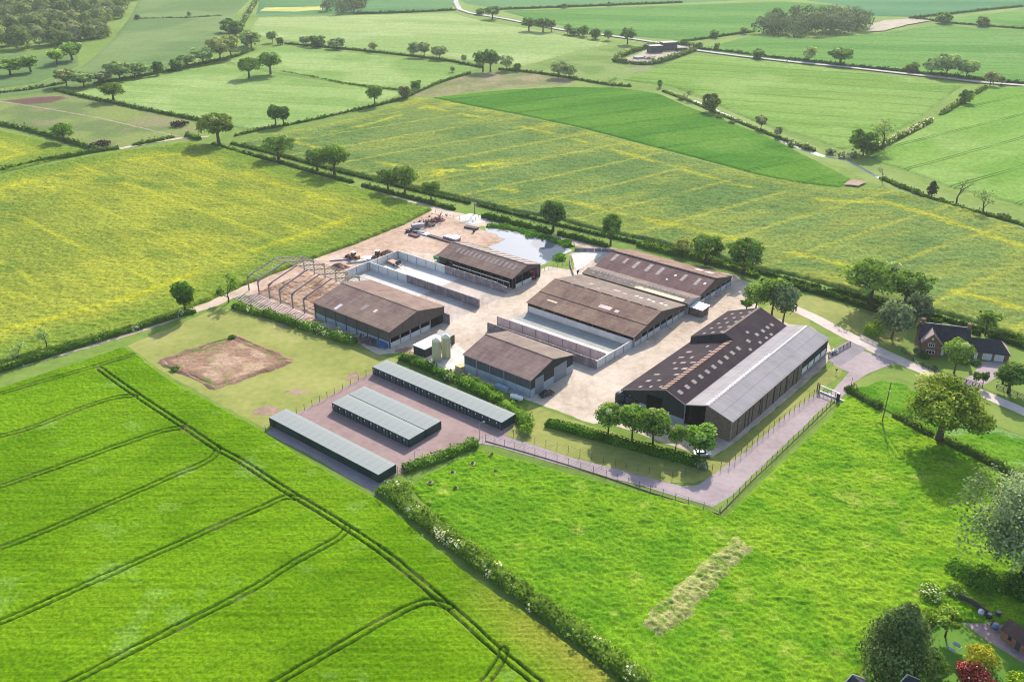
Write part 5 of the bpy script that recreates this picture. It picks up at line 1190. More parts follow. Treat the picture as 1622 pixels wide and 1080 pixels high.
# reinforcing bays on the ground beside the frame
for i in range(9):
    m = MB(); m.bar(uv(-254 + i * .4, 161.6 + i * .78, .08), uv(-221, 161.6 + i * .78, .08), .22, .14)
    tag(m.build('ground_beam', M_concpink, None), 'reddish ground beam lying in the row beside the steel frame', 'beam', 'ground beams laid beside the steel frame')
# loose earth inside the frame
fcol = crop((0.25, 0.155, 0.10), (0.37, 0.255, 0.175), (0.165, 0.10, 0.08), 2.6, 181, .7)
field('loose_earth', [tuple(uv(u, v)[:2]) for u, v in [(-252, 170), (-220.5, 170), (-220.5, 192), (-252, 192)]], .22, .35, 129, fcol, [(.18, 1.2, 5), (.1, .6, 6)], MATS['plot_soil'], world=True, kind='stuff', jag=.6, z0=.04, edge=.9)

# -- silage clamp walls
def clamp(label, u0, v0, u1, v1, h_, seg, mats, thick=.28, tip=0):
    a, c = uv(u0, v0), uv(u1, v1); d = (c - a); Ln = d.length; ang = math.atan2(d.y, d.x)
    o = thing('silage_wall', label, 'wall', a, ang)
    n = max(1, round(Ln / seg))
    for i in range(n):
        x0, x1 = i * Ln / n, (i + 1) * Ln / n; mt = mats[0] if i < mats[2] else mats[1]
        m = MB()
        h1 = h_ - (tip if i == n - 1 else 0)
        m.prism([(x0 + .08, 0), (x1 - .08, 0), (x1 - .08, h1), (x0 + .08, h_)], 'y', -thick / 2, thick / 2); m.build('panel', mt, o)
        m = MB(); m.box((x0 - .1, -thick / 2 - .1, 0), (x0 + .08, thick / 2 + .1, h_ - .02)); m.build('post', M_steel, o)
    m = MB(); m.box((Ln - .1, -thick / 2 - .1, 0), (Ln + .1, thick / 2 + .1, h_ - tip - .02)); m.build('post', M_steel, o)
    return o
clamp('pale concrete back wall closing the open silage clamps', -237, 197, -237, 222.4, 3.0, 4.8, (M_concnew, M_concnew, 9))
clamp('middle silage wall, pale panels then dark stained ones, between the two clamps', -236.6, 208.2, -184.2, 208.0, 3.0, 4.8, (M_concnew, M_concdark, 4))
clamp('silage wall beside the pond shed, pale panels then dark stained ones', -236.6, 222.7, -184.8, 222.7, 3.0, 4.8, (M_concnew, M_concdark, 5), tip=.6)
# handrail along the shed side of the wall
fr2 = thing('guard_rail', 'thin white guard rail above the stained silage wall by the pond shed', 'railing', uv(-211, 224.6), FROT)
for i in range(11):
    m = MB(); m.tube([(i * 2.6, 0, 0), (i * 2.6, 0, 3.3)], .05, 5); m.build('post', M_conc, fr2)
m = MB(); m.bar((0, 0, 3.25), (26, 0, 3.25), .1, .3); m.build('rail', M_conc, fr2)

# -- cart shed by the pond
b = Bld('open_shed', 'open fronted shed with a striped brown roof standing by the farm pond', 'shed', -220, 226.4)
L, W = 35, 15.6
b.roof('roof', R_BROWN, -.3, L + .2, -.4, 4.2, 8.0, 7.0); b.roof('roof', R_CATTLE2, -.3, L + .2, W + .3, 4.7, 8.0, 7.0)
b.slope('roof_light', M_sky1, [(5.0 + i * 2.02, 5.95 + i * 2.02, .50, .80) for i in range(14)], -.4, 4.2, 8.0, 7.0, merged=False)
b.slope('roof_light', M_sky1, [(2.5 + i * 3.0, 3.7 + i * 3.0, .15, .9) for i in range(11)], W + .3, 4.7, 8.0, 7.0)
m = MB(); m.box((-.3, 7.85, 6.98), (L + .2, 8.15, 7.12)); m.build('ridge_cap', M_concdark, b.o)
for i in range(8): m = MB(); m.box((.1 + i * 4.9, .5, 0), (.35 + i * 4.9, .75, 4.2)); m.build('post', M_darkpost, b.o)
b.box('back_wall', M_concdark, (0, L, W - .25, W - .05, 0, 4.4)); b.box('end_wall', M_concdark, (0, .15, .4, W - .3, 0, 4.2))
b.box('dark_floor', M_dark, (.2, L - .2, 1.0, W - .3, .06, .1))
m = MB(); m.prism([(.2, 4.15), (8, 6.85), (W, 4.6), (W, 4.4), (8, 4.6), (.2, 3.95)], 'x', L - .2, L - .1); m.build('gable_cladding', M_cladW, b.o)
b.box('gable_barrier', M_concnew, (L - .3, L - .1, 1.8, 5.2, 0, 1.35), (L - .3, L - .1, 5.6, 10.6, 0, 1.35))
m = MB()
for y in (1.5, 5.3, W - .3): m.box((L - .35, y, 0), (L - .1, y + .22, 4.4))
m.build_each('gable_post', M_darkpost, b.o)

# -- cattle sheds: three roofs side by side
b = Bld('cattle_shed', 'wide rusty brown cattle shed with a slotted ridge, nearest of the joined sheds', 'cattle shed', -169.8, 215.5)
L, W = 40.7, 30.5
b.roof('roof', R_CATTLE, -.3, L + .2, -.5, 3.5, 6.6, 4.98); b.roof('roof', R_CATTLE, -.3, L + .2, 6.5, 5.10, 15.0, 6.9); b.roof('roof', R_CATTLE2, -.3, L + .2, W, 3.5, 15.3, 6.7)
b.slope('ridge_vent', M_dark, [(2.0 + i * 5.5, 6.3 + i * 5.5, .955, .995) for i in range(7)], 6.5, 5.10, 15.0, 6.9, lift=.06)
b.slope('roof_light', M_sky2, [(26 + i * 4.6, 27 + i * 4.6, .42, .5) for i in range(3)] + [(28 + i * 4.6, 29 + i * 4.6, .46, .54) for i in range(3)], W, 3.5, 15.3, 6.7)
b.slope('roof_light', M_sky1, [(9, 10.4, .5, .62), (14, 15, .72, .8), (18, 20.5, .45, .54), (22, 23.5, .5, .6)], W, 3.5, 15.3, 6.7)
b.slope('roof_light', M_concpink, [(22, 26.5, .15, .35), (28, 29.4, .14, .3)], 6.5, 5.10, 15.0, 6.9)
b.slope('roof_light', M_steelp, [(5, 9, .55, .66)], -.5, 3.5, 6.6, 4.98)
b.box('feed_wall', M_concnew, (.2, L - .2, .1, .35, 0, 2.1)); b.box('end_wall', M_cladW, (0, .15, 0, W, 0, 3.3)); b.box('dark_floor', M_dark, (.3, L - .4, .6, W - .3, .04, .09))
m = MB(); m.prism([(.1, 2.9), (W - .1, 2.9), (W - .1, 3.4), (15.2, 6.55), (6.5, 4.8), (.1, 3.4)], 'x', L - .12, L); m.build('gable_cladding', M_cladW, b.o)
seg = np.linspace(.2, W - .2, 9)
for i in range(8):
    m = MB(); m.box((L - .28, seg[i] + .12, .02), (L - .1, seg[i + 1] - .12, 1.55)); m.build('gable_panel', M_concnew if i != 4 else M_bluew, b.o)
    if i in (0, 6, 7): m = MB(); m.box((L - .2, seg[i] + .12, 1.57), (L - .13, seg[i + 1] - .12, 2.88)); m.build('cladding', M_cladW, b.o)
m = MB()
for y in seg: m.box((L - .35, y - .1, 0), (L + .03, y + .1, 3.0))
m.build_each('gable_post', M_steel, b.o)
m = MB()
for i in range(9): m.box((.1 + i * 5.0, .45, 0), (.35 + i * 5.0, .65, 3.4))
m.build_each('eave_post', M_darkpost, b.o)

b = Bld('cattle_shed', 'narrow pale middle shed with a notched ridge between the two brown cattle sheds', 'cattle shed', -170, 246.2)
L, W = 41.6, 8.1
b.roof('roof', R_CATTLE2, -.2, L + .4, 0, 3.85, 3.7, 4.75); b.roof('roof', R_CATTLE2, -.2, L + .4, W, 3.85, 3.7, 4.75)
b.slope('ridge_slat', M_sky1, [(1.0 + i * 1.35, 1.8 + i * 1.35, .82, .99) for i in range(30)], 0, 3.85, 3.7, 4.75, merged=False)
b.slope('roof_light', M_sky1, [(3 + i * 2.6, 3.9 + i * 2.6, .35, .55) for i in range(9)], 0, 3.85, 3.7, 4.75)
b.slope('rust_strip', M_steelp, [(21, 39.5, .08, .5)], 0, 3.85, 3.7, 4.75)
m = MB(); m.prism([(.1, 0), (W - .1, 0), (W - .1, 3.7), (3.7, 4.6), (.1, 3.7)], 'x', L - .1, L); m.build('gable_wall', M_bluew, b.o)
b.box('rusty_door', mat_plain('rust_paint', (0.20, 0.075, 0.05), .8, .3, 1), (L, L + .1, .6, 5.4, .05, 2.7)); b.box('end_wall', M_cladW, (0, .15, .1, W, 0, 3.6))

b = Bld('cattle_shed', 'dark red roofed cattle shed with tall roof lights, furthest of the joined sheds', 'cattle shed', -170.6, 254.4)
L, W = 41.4, 23.6; ry, rz_ = 11.0, 6.2
b.roof('roof', R_DARKRED, -.2, L + .2, 0, 3.5, ry, rz_); b.roof('roof', R_CATTLE, -.2, L + .2, W + .2, 3.2, ry + .5, rz_ + .22)
m = MB(); m.box((-.2, ry - .25, rz_ - .04), (L + .2, ry + .45, rz_ + .12)); m.build('ridge_vent', M_dark, b.o)
b.slope('roof_light', M_sky1, [(2.6, 3.9, .52, .92), (7.4, 8.5, .56, .85), (12.0, 13.4, .45, .85), (17.0, 18.4, .47, .88), (21.6, 23.0, .46, .87), (31.0, 32.2, .48, .84), (36.3, 37.5, .47, .84)], 0, 3.5, ry, rz_)
b.slope('roof_light', M_sky2, [(28, 28.8, .62, .7), (39.2, 40.0, .62, .7), (26.6, 27.3, .34, .4)], 0, 3.5, ry, rz_)
b.slope('roof_light', M_concpink, [(30 + i * 4, 32.6 + i * 4, .3, .55) for i in range(2)], W + .2, 3.2, ry + .5, rz_ + .22)
m = MB(); m.prism([(.1, 2.4), (W - .1, 2.4), (W - .1, 3.1), (ry, rz_ - .15), (.1, 3.4)], 'x', L - .12, L); m.build('gable_cladding', M_cladW, b.o)
seg = np.linspace(1.5, W - .3, 7)
for i in range(6): m = MB(); m.box((L - .28, seg[i] + .1, .02), (L - .1, seg[i + 1] - .1, 1.4)); m.build('gable_panel', M_bluew if i % 2 else M_concnew, b.o)
m = MB()
for y in seg: m.box((L - .35, y - .1, 0), (L + .03, y + .1, 2.5))
m.build_each('gable_post', M_steel, b.o)
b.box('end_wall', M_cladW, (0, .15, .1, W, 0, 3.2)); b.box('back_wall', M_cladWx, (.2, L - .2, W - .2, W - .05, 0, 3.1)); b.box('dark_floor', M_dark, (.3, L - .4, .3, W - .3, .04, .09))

# store hut with white roof against the sheds
b = Bld('store_hut', 'small brick hut with a white flat roof against the cattle sheds', 'hut', -127.9, 247.0)
b.box('walls', M_brickB, (0, 4.2, 0, 4.6, 0, 2.7)); m = MB(); m.slab([(-.2, -.2, 2.85), (4.5, -.2, 2.75), (4.5, 4.8, 2.95), (-.2, 4.8, 3.05)], .14); m.build('roof', M_white, b.o)
b.box('door', M_darkpost, (4.2, 4.26, 2.2, 3.2, .05, 2.1))

# -- feed yard walls in front of the cattle sheds
clamp('low outer wall of the feed yard, hidden behind the workshop roof', -170.5, 196.5, -130.2, 196.9, 2.9, 5.0, (M_concdark, M_concdark, 0))
clamp('pink panelled inner wall of the feed yard before the cattle shed', -171.2, 202.0, -130.6, 202.3, 2.9, 5.0, (M_concpink, M_concpink, 9))
clamp('pale end wall of the feed yard facing the wide yard', -130.1, 197.1, -129.6, 215.0, 2.5, 4.5, (M_concnew, M_concnew, 9))
sheet('slab', [tuple(uv(u, v)[:2]) for u, v in [(-170, 202.5), (-130.5, 202.6), (-130.2, 208.5), (-170, 208.3)]], .06, M_slab, world=True, amp=0)
sheet('slab', [tuple(uv(u, v)[:2]) for u, v in [(-170, 208.4), (-130.3, 208.6), (-130, 215.3), (-170, 215.3)]], .064, mat_surface('shade_painted_slab', [(0, (0.24, 0.245, 0.222)), (1, (0.37, 0.37, 0.335))], .1, .8), world=True, amp=0)  # shade along the shed front, painted in as a darker slab colour

# -- workshop
b = Bld('workshop', 'square workshop barn with brown ribbed roof and tall grey doors', 'barn', -158.3, 172.0)
L, W = 24.0, 19.5; ry, rz_, ez = 9.75, 8.0, 5.4
b.roof('roof', R_BROWN2, -.4, L + .3, -.3, ez, ry, rz_); b.roof('roof', R_CATTLE2, -.4, L + .3, W + .3, ez, ry, rz_)
m = MB(); m.box((-.4, ry - .14, rz_ - .03), (L + .3, ry + .14, rz_ + .1)); m.build('ridge_cap', R_BROWN, b.o)
b.box('lower_wall', M_bluew, (0, L - .15, 0, .2, 0, 2.5)); b.box('upper_cladding', M_cladBl, (0, L - .15, .02, .14, 2.5, 5.35))
b.box('back_wall', M_cladBl, (0, L - .15, W - .2, W - .05, 0, 5.3)); b.box('end_wall', M_cladBy, (0, .15, .2, W - .2, 0, 5.3))
m = MB(); m.prism([(.0, 4.9), (W, 4.9), (W, 5.3), (ry, 7.85), (.0, 5.3)], 'x', L - .15, L); m.build('gable_cladding', M_cladBy, b.o)
b.box('gable_cladding', M_cladBy, (L - .15, L, 0, 1.9, 2.4, 4.9), (L - .15, L, 5.8, 10.4, 2.4, 4.9), (L - .15, L, 16.4, W, 2.4, 4.9))
b.box('gable_base_wall', M_bluew, (L - .18, L + .02, 0, 1.9, 0, 2.4), (L - .18, L + .02, 5.8, 10.4, 0, 2.4), (L - .18, L + .02, 16.4, W, 0, 2.4))
b.box('tall_door', M_doorB, (L - .1, L + .06, 1.95, 5.75, .05, 4.88)); b.box('tall_door', M_doorB, (L - .1, L + .06, 10.45, 16.35, .05, 4.88))
m = MB()
for x in (4.6, 14.6): m.box((x, -.16, 0), (x + .22, 0, 5.3))
m.build_each('wall_post', M_steel, b.o)
for x in (9.6, L - .1): MB().tube([(x, -.1, 0), (x, -.1, 5.3)], .085, 6).build('downpipe', M_steel, b.o)

# -- big dark roofed barn with pale lean-to
b = Bld('barn', 'huge dark purple roofed barn with a stepped ridge and pale grey lean-to', 'barn', -114.2, 186.2)
Lb = 60.0                      # depth along y
zL, xR, zR, xV, zV, xG, zG, xE, zE = 3.5, 13.2, 8.3, 19.0, 6.0, 25.3, 8.05, 32.1, 5.9
ys = 36.9                      # where the roof steps up
b.roof('roof', R_BIG, -.3, ys, -.4, zL, xR, zR, 'y'); b.roof('roof', R_BIG, -.3, Lb + .3, xV, zV, xR, zR, 'y')
xT = 10.1; zT = zR + (xR - xT) * (zR - zV) / (xV - xR)
b.roof('roof', R_BIG, ys, Lb + .3, -.4, 5.3, xT, zT, 'y'); b.roof('roof', R_BIG, ys, Lb + .3, xR, zR + .003, xT, zT, 'y')
m = MB(); kk = (zR - zL) / (xR + .4); m.prism([(-.3, zL - .05), (-.3, 5.15), (xT, zT - .14), (xR - .05, zR - .15), (xR - .3, zR - .3)], 'y', ys, ys + .14); m.build('step_wall', M_cladB, b.o)
b.slope('ridge_slat', mat_plain('ridge_tile', (0.36, 0.215, 0.155), .8, .3, 1), [(.2 + i * 1.26, .80 + i * 1.26, .865, .995) for i in range(29)], -.4, zL, xR, zR, 'y', .12)
b.slope('ridge_strip', mat_plain('ridge_rust', (0.125, 0.088, 0.078), .9, .35, .8), [(ys, Lb + .3, .90, .999)], -.4, 5.3, xT, zT, 'y', .03)
rr = random.Random(5)
b.slope('roof_light', M_sky1, [(1.2 + i * 4.4 + rr.uniform(-.3, .3), 2.3 + i * 4.4, .30 + .22 * (j % 3) + rr.uniform(-.04, .04), .39 + .22 * (j % 3)) for i in range(8) for j in range(3) if (i + j) % 4 != 3][:17], -.4, zL, xR, zR, 'y')
b.slope('roof_light', M_sky1, [(2.0 + i * 3.6, 3.3 + i * 3.6, .44, .66) for i in range(10)] + [(40.5, 41.8, .44, .64), (46, 47.3, .46, .64), (49.5, 50.8, .42, .6), (52.6, 53.8, .42, .6), (55.2, 56.4, .40, .58), (44, 45.2, .84, .98), (37.6, 38.8, .1, .24), (43.6, 44.8, .08, .22), (47.6, 48.8, .08, .2), (50.6, 51.8, .06, .2)], xV, zV, xR, zR, 'y')
b.slope('roof_light', M_sky1, [(ys + 1.4 + i * 4.4, ys + 2.4 + i * 4.4, .28 + .26 * (j % 3), .36 + .26 * (j % 3)) for i in range(5) for j in range(3)], -.4, 5.3, xT, zT, 'y')
b.roof('lean_to_roof', R_GREY, -.3, Lb + .3, xV, zV - .06, xG, zG, 'y'); b.roof('lean_to_roof', R_GREY, -.3, Lb + .3, xE + .3, zE, xG, zG, 'y')
b.slope('ridge_slat', M_white, [(.4 + i * 1.26, 1.1 + i * 1.26, .84, .995) for i in range(29)], xV, zV - .06, xG, zG, 'y', .06)
b.slope('ridge_strip', M_sky2, [(37, Lb, .92, .999)], xV, zV - .06, xG, zG, 'y', .04)
b.slope('roof_light', M_sky1, [(26, 27.2, .5, .66), (41, 42.2, .4, .52), (33, 34.2, .7, .82)], xE + .3, zE, xG, zG, 'y')
m = MB(); m.box((xV - .2, -.4, zV - .32), (xV + .2, Lb + .3, zV - .1)); m.build('valley_gutter', M_steel, b.o)
# front
m = MB(); m.prism([(.1, 1.6), (7.6, 1.6), (7.6, zL + .385 * 8 - .2), (.1, zL + .02)], 'y', .0, .14); m.build('front_cladding', M_cladB, b.o)
m = MB(); m.prism([(7.6, 5.0), (12.2, 5.0), (12.2, zR - .2), (7.6, zL + .385 * 8 - .2)], 'y', 0, .14); m.build('front_cladding', M_cladB, b.o)
m = MB(); m.prism([(12.2, 1.5), (xV - .1, 1.5), (xV - .1, zV - .2), (12.2, zR - .2)], 'y', 0, .14); m.build('front_cladding', M_cladB, b.o)
b.box('front_base_wall', M_bluew, (.1, 7.5, -.05, .2, 0, 1.58), (12.3, xV - .1, -.05, .2, 0, 1.48))
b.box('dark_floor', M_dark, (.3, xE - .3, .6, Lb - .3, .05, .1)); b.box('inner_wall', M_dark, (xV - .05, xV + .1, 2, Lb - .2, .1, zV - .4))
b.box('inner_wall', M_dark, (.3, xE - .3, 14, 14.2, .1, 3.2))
m = MB(); m.prism([(xG - .6, 0), (xE - .05, 0), (xE - .05, zE - .15), (xG, zG - .2), (xG - .6, zG - .35)], 'y', 0, .25); m.build('brick_front', M_brickB, b.o)
b.box('corner_post', M_steel, (xV - .12, xV + .12, -.16, -.02, 0, zV - .2)); b.box('corner_post', M_steel, (xE - .1, xE + .12, -.16, -.02, 0, zE - .2))
# right side: brick with piers and slit openings, then dark cladding with pale panels
b.box('brick_side', M_brickB, (xE - .25, xE, .25, 42.0, 0, zE - .22))
for i in range(9):
    y = 3.2 + i * 4.15
    m = MB(); m.box((xE - .03, y, .5), (xE + .015, y + .55, 5.1)); m.build('slit_opening', M_dark, b.o)
m = MB()
for i in range(5): m.box((xE, 9.5 + i * 7.4, 0), (xE + .16, 9.85 + i * 7.4, 5.5))
m.build_each('pier', M_darkpost, b.o)
b.box('side_cladding', M_cladBy, (xE - .2, xE, 42.0, Lb, 3.1, zE - .22))
b.box('side_base_wall', M_concdark, (xE - .22, xE + .03, 42.0, Lb, 0, 1.25))
seg = np.linspace(42.2, Lb - .2, 5)
for i in range(4): m = MB(); m.box((xE - .16, seg[i] + .25, 1.27), (xE - .04, seg[i + 1] - .25, 3.08)); m.build('side_panel', M_concnew, b.o)
m = MB()
for y in seg: m.box((xE - .2, y - .22, 1.26), (xE + .04, y + .22, 3.09))
m.build_each('pier', M_darkpost, b.o)
b.box('left_wall', M_cladBy, (0, .15, .2, Lb, 0, 3.4)); b.box('left_wall', M_cladBy, (0, .15, ys + .2, Lb, 3.42, 5.1))
m = MB(); m.prism([(.2, 0), (xE, 0), (xE, zE - .2), (xG, zG - .2), (xV, zV - .25), (xR, zR - .2), (xT, zT - .2), (.2, 5.1)], 'y', Lb - .12, Lb); m.build('back_wall', M_cladB, b.o)
m = MB(); m.bar((-.3, -.36, zL - .02), (xR, -.36, zR - .02), .12, .26); m.bar((xR, -.36, zR - .02), (xV, -.36, zV), .12, .26); m.bar((xV, -.36, zV - .05), (xG, -.36, zG), .12, .26); m.bar((xG, -.36, zG), (xE + .3, -.36, zE), .12, .26)
m.build('barge_board', M_sky1, b.o)

# -- silos and black box shed
for i, (x, y, lab) in enumerate([(692, 571.5, 'cream grain silo standing nearer, with a domed pale top'), (707, 565.5, 'cream grain silo standing behind its twin, nearer the black box shed door')]):
    o = thing('silo', lab, 'silo', at(x, y))
    MB().lathe([(1.32, 0), (1.32, .5), (1.36, .5), (1.36, .6), (1.32, .6), (1.32, 6.3), (1.38, 6.3), (1.38, 6.42), (1.3, 6.42)], 24).build('body', mat_plain('silo_cream', (0.42, 0.40, 0.22), .5, .12, .8), o)
    MB().lathe([(1.3, 6.43), (1.22, 6.75), (.95, 7.1), (.55, 7.35), (.3, 7.42), (.3, 7.55)], 24).build('dome', mat_plain('silo_dome', (0.60, 0.57, 0.40), .5, .1, .8), o, True)
    m = MB()
    for z in (1.6, 2.8, 4.0, 5.2): m.lathe([(1.33, z), (1.36, z + .02), (1.36, z + .1), (1.33, z + .12)], 24)
    m.build('hoops', MATS['silo_cream'], o)
    m = MB(); m.tube([(1.1, -.95, 0), (1.1, -.95, 6.6), (.4, -.3, 7.5)], .06, 5); m.build('filler_pipe', M_conc, o)
b = Bld('box_shed', 'black box shed with a white flat roof behind the two cream silos', 'shed', -177.4, 170.7)
b.box('walls', M_cladB, (0, 4.7, 0, 12.6, 0, 2.75)); b.box('roof', M_white, (-.1, 4.8, -.1, 9.2, 2.76, 2.95)); b.box('roof', M_conc, (-.1, 4.8, 9.22, 12.7, 2.76, 2.9))
b.box('end_door', M_cladWx, (4.7, 4.9, 11.0, 12.7, 0, 2.9))

# ------------------------------------------------------------------ storage containers
CG = mat_boards('container_green', (0.012, 0.034, 0.030), (0.024, 0.054, 0.047), 'y', .28, .55)
CGd = mat_boards('container_door', (0.014, 0.026, 0.034), (0.030, 0.046, 0.055), 'x', .3, .5)
CW, CD, CH = 2.39, 5.55, 2.42
def make_container(front):
    o = thing('storage_container', 'x', 'container', (0, 0, 0), FROT)
    m = MB(); m.box((.03, 0, .12), (CW - .03, CD, CH - .06))
    for x in (.0, CW - .12):
        for y in (-.03, CD - .09): m.box((x, y, 0), (x + .12, y + .12, CH - .03))
    m.build('body', CG, o)
    m = MB(); m.slab([(-.0, -.06, CH), (CW - .03, -.06, CH), (CW - .03, CD + .06, CH), (0, CD + .06, CH)], .06); m.build('roof', R_CONT, o)
    y0 = -.05 if front else CD + .05; s = -1 if front else 1
    for x0, x1 in ((.16, CW / 2 - .02), (CW / 2 + .02, CW - .16)):
        m = MB(); m.box((x0, y0 - .02, .2), (x1, y0 + .02, CH - .2)); d = m.build('door', CGd, o)
        m = MB(); xm = (x0 + x1) / 2
        for xx in (xm - .18, xm + .18): m.tube([(xx, y0 + s * .06, .25), (xx, y0 + s * .06, CH - .25)], .022, 5)
        m.build('lock_bar', M_conc, d)
    m = MB(); m.box((.45, y0 + s * .03 - .01, 1.5), (.78, y0 + s * .03 + .01, 1.85)); m.build('number_plate', M_white, o)
    return o
proto = {True: make_container(True), False: make_container(False)}; usedp = set()
def put_container(front, u, v, label, group):
    if front in usedp: o = copy_tree(proto[front])
    else: o = proto[front]; usedp.add(front)
    o.location = uv(u, v); o['label'] = label; o['group'] = group
    if 'two' in group: pass
for rowname, front, u0, v0, n, ends in [
  ('row beside the wheat field', False, -177.4, 118.4, 17, ('end container of the row beside the wheat, next to the lawn', 'end container of the row beside the wheat, next to the bushes')),
  ('front line of the central block', True, -170.7, 133.6, 12, ('front left corner container of the central double block', 'front right corner container of the central double block')),
  ('back line of the central block', False, -170.7, 139.5, 12, ('back left corner container of the central double block', 'back right corner container of the central double block')),
  ('longest row below the workshop', True, -177.3, 154.2, 20, ('end container of the longest row, next to the red earth and lawn', 'end container of the longest row, nearest the entrance lamp'))]:
    for i in range(n):
        lab = ends[0] if i == 0 else ends[1] if i == n - 1 else 'dark green storage container with pale grey roof inside the ' + rowname
        put_container(front, u0 + i * CW, v0, lab, 'green storage containers in the ' + rowname)

# ------------------------------------------------------------------ farmhouse
hx = math.radians(90 - 107.0)
brick = mat_brick('house_brick', (0.165, 0.062, 0.046), (0.235, 0.095, 0.066), (0.24, 0.19, 0.16), .45, .15)
slate = mat_roof('house_slate', (0.030, 0.029, 0.036), (0.052, 0.049, 0.060), (0.085, 0.062, 0.055), 'x', .6, .45, amt=.25, seam=.3)
house = thing('farmhouse', 'red brick farmhouse with dark tiled roof, front gable and garage wing', 'house', at(1456, 562), hx)
def hb(name, mat, *bs, parent=None):
    m = MB()
    for (x0, x1, y0, y1, z0, z1) in bs: m.box((x0, y0, z0), (x1, y1, z1))
    return m.build(name, mat, parent or house)
MX0, MX1, MY0, MY1, ME, MR = -.6, 13.0, 1.6, 9.0, 4.4, 8.2
m = MB(); m.prism([(MY0, 0), (MY1, 0), (MY1, ME), ((MY0 + MY1) / 2, MR - .15), (MY0, ME)], 'x', MX0, MX1); m.build('wall', brick, house)
def hroof(q, t=.16, par=None, mat=None):
    q = [Vector(p) for p in q]
    if (q[1] - q[0]).cross(q[-1] - q[0]).z < 0: q = q[::-1]
    return MB().slab(q, t).build('roof', mat or slate, par or house) if len(q) == 4 else None
my = (MY0 + MY1) / 2
rfm = hroof([(MX0 - .2, MY0 - .35, ME - .1), (MX1 + .2, MY0 - .35, ME - .1), (MX1 + .2, my, MR), (MX0 - .2, my, MR)]); hroof([(MX0 - .2, MY1 + .35, ME - .1), (MX1 + .2, MY1 + .35, ME - .1), (MX1 + .2, my, MR), (MX0 - .2, my, MR)])
m = MB(); m.box((MX0 - .2, my - .14, MR - .02), (MX1 + .2, my + .14, MR + .12)); m.build('ridge_tiles', M_sky1, rfm)
for x in (MX0 + .1, MX1 - .9):
    m = MB(); m.box((x, my - .5, MR - 1.2), (x + .9, my + .5, MR + 1.1)); m.box((x - .08, my - .58, MR + 1.1), (x + .98, my + .58, MR + 1.28)); ch = m.build('chimney', brick, rfm)
    # pots are part of the chimney stack
    ch.data.materials.append(M_sky1)
GX0, GX1 = 0.0, 5.3; gy0 = -.4; gm = (GX0 + GX1) / 2
m = MB(); m.prism([(GX0, 0), (GX1, 0), (GX1, 4.6), (gm, 7.3), (GX0, 4.6)], 'y', gy0, MY0 - .01); m.build('gable_wall', brick, house)
tile = mat_plain('gable_tile', (0.30, 0.215, 0.185), .85, .2, 2)
hroof([(GX0 - .3, gy0 - .25, 4.4), (GX0 - .3, my - .6, 4.4), (gm, my - .6, 7.45), (gm, gy0 - .25, 7.45)], mat=tile); hroof([(GX1 + .3, gy0 - .25, 4.4), (GX1 + .3, my - .6, 4.4), (gm, my - .6, 7.45), (gm, gy0 - .25, 7.45)], mat=slate)
m = MB(); m.bar((GX0 - .3, gy0 - .28, 4.35), (gm, gy0 - .28, 7.4), .12, .25); m.bar((GX1 + .3, gy0 - .28, 4.35), (gm, gy0 - .28, 7.4), .12, .25); m.build('barge_board', tile, house)
def window(x0, x1, z0, z1, y):
    fo = hb('window', M_white, (x0, x1, y - .06, y, z0, z1)); n = 2 if x1 - x0 < 1.6 else 3; w = (x1 - x0 - .1 * (n + 1)) / n
    for i in range(n): hb('pane', M_glass, (x0 + .1 + i * (w + .1), x0 + .1 + i * (w + .1) + w, y - .08, y - .061, z0 + .1, z1 - .1), parent=fo)
window(1.8, 3.5, 3.2, 4.4, gy0); window(1.5, 3.9, .9, 2.2, gy0); window(7.0, 8.4, .9, 2.1, MY0); window(10, 11.4, .9, 2.1, MY0)
MB().lathe([(.28, 0), (.28, .08)], 14).build('gable_plaque', M_white, house).matrix_local = Matrix.Translation((gm, gy0 - .02, 5.8)) @ Matrix.Rotation(math.pi / 2, 4, 'X')
hb('door', M_white, (5.9, 6.7, MY0 - .06, MY0 - .01, .05, 2.05))
X0, X1, Y0, Y1, E_, R_ = 13.02, 24.2, 2.2, 8.4, 2.5, 5.4
hb('garage_wall', brick, (X0, X1, Y0, Y1, 0, E_))
yy = (Y0 + Y1) / 2; xr = X1 - 2.4
hroof([(X0, Y0 - .35, E_ - .1), (X1 + .3, Y0 - .35, E_ - .1), (xr, yy, R_), (X0, yy, R_)]); hroof([(X0, Y1 + .35, E_ - .1), (X1 + .3, Y1 + .35, E_ - .1), (xr, yy, R_), (X0, yy, R_)])
m = MB(); m.add([(X1 + .3, Y0 - .35, E_ - .1), (X1 + .3, Y1 + .35, E_ - .1), (xr, yy, R_), (X1 + .3, Y0 - .35, E_ - .26), (X1 + .3, Y1 + .35, E_ - .26), (xr, yy, R_ - .16)], [(0, 1, 2), (5, 4, 3), (0, 3, 4, 1), (1, 4, 5, 2), (2, 5, 3, 0)]); m.build('hip_roof', tile, house)
for x in (17.2, 20.4): hb('garage_door', M_concnew, (x, x + 2.5, Y0 - .05, Y0 - .005, .03, 2.1))
hb('white_doorway', M_white, (15.0, 15.9, Y0 - .06, Y0 - .005, .05, 2.0))  # doorway panel in plain white paint

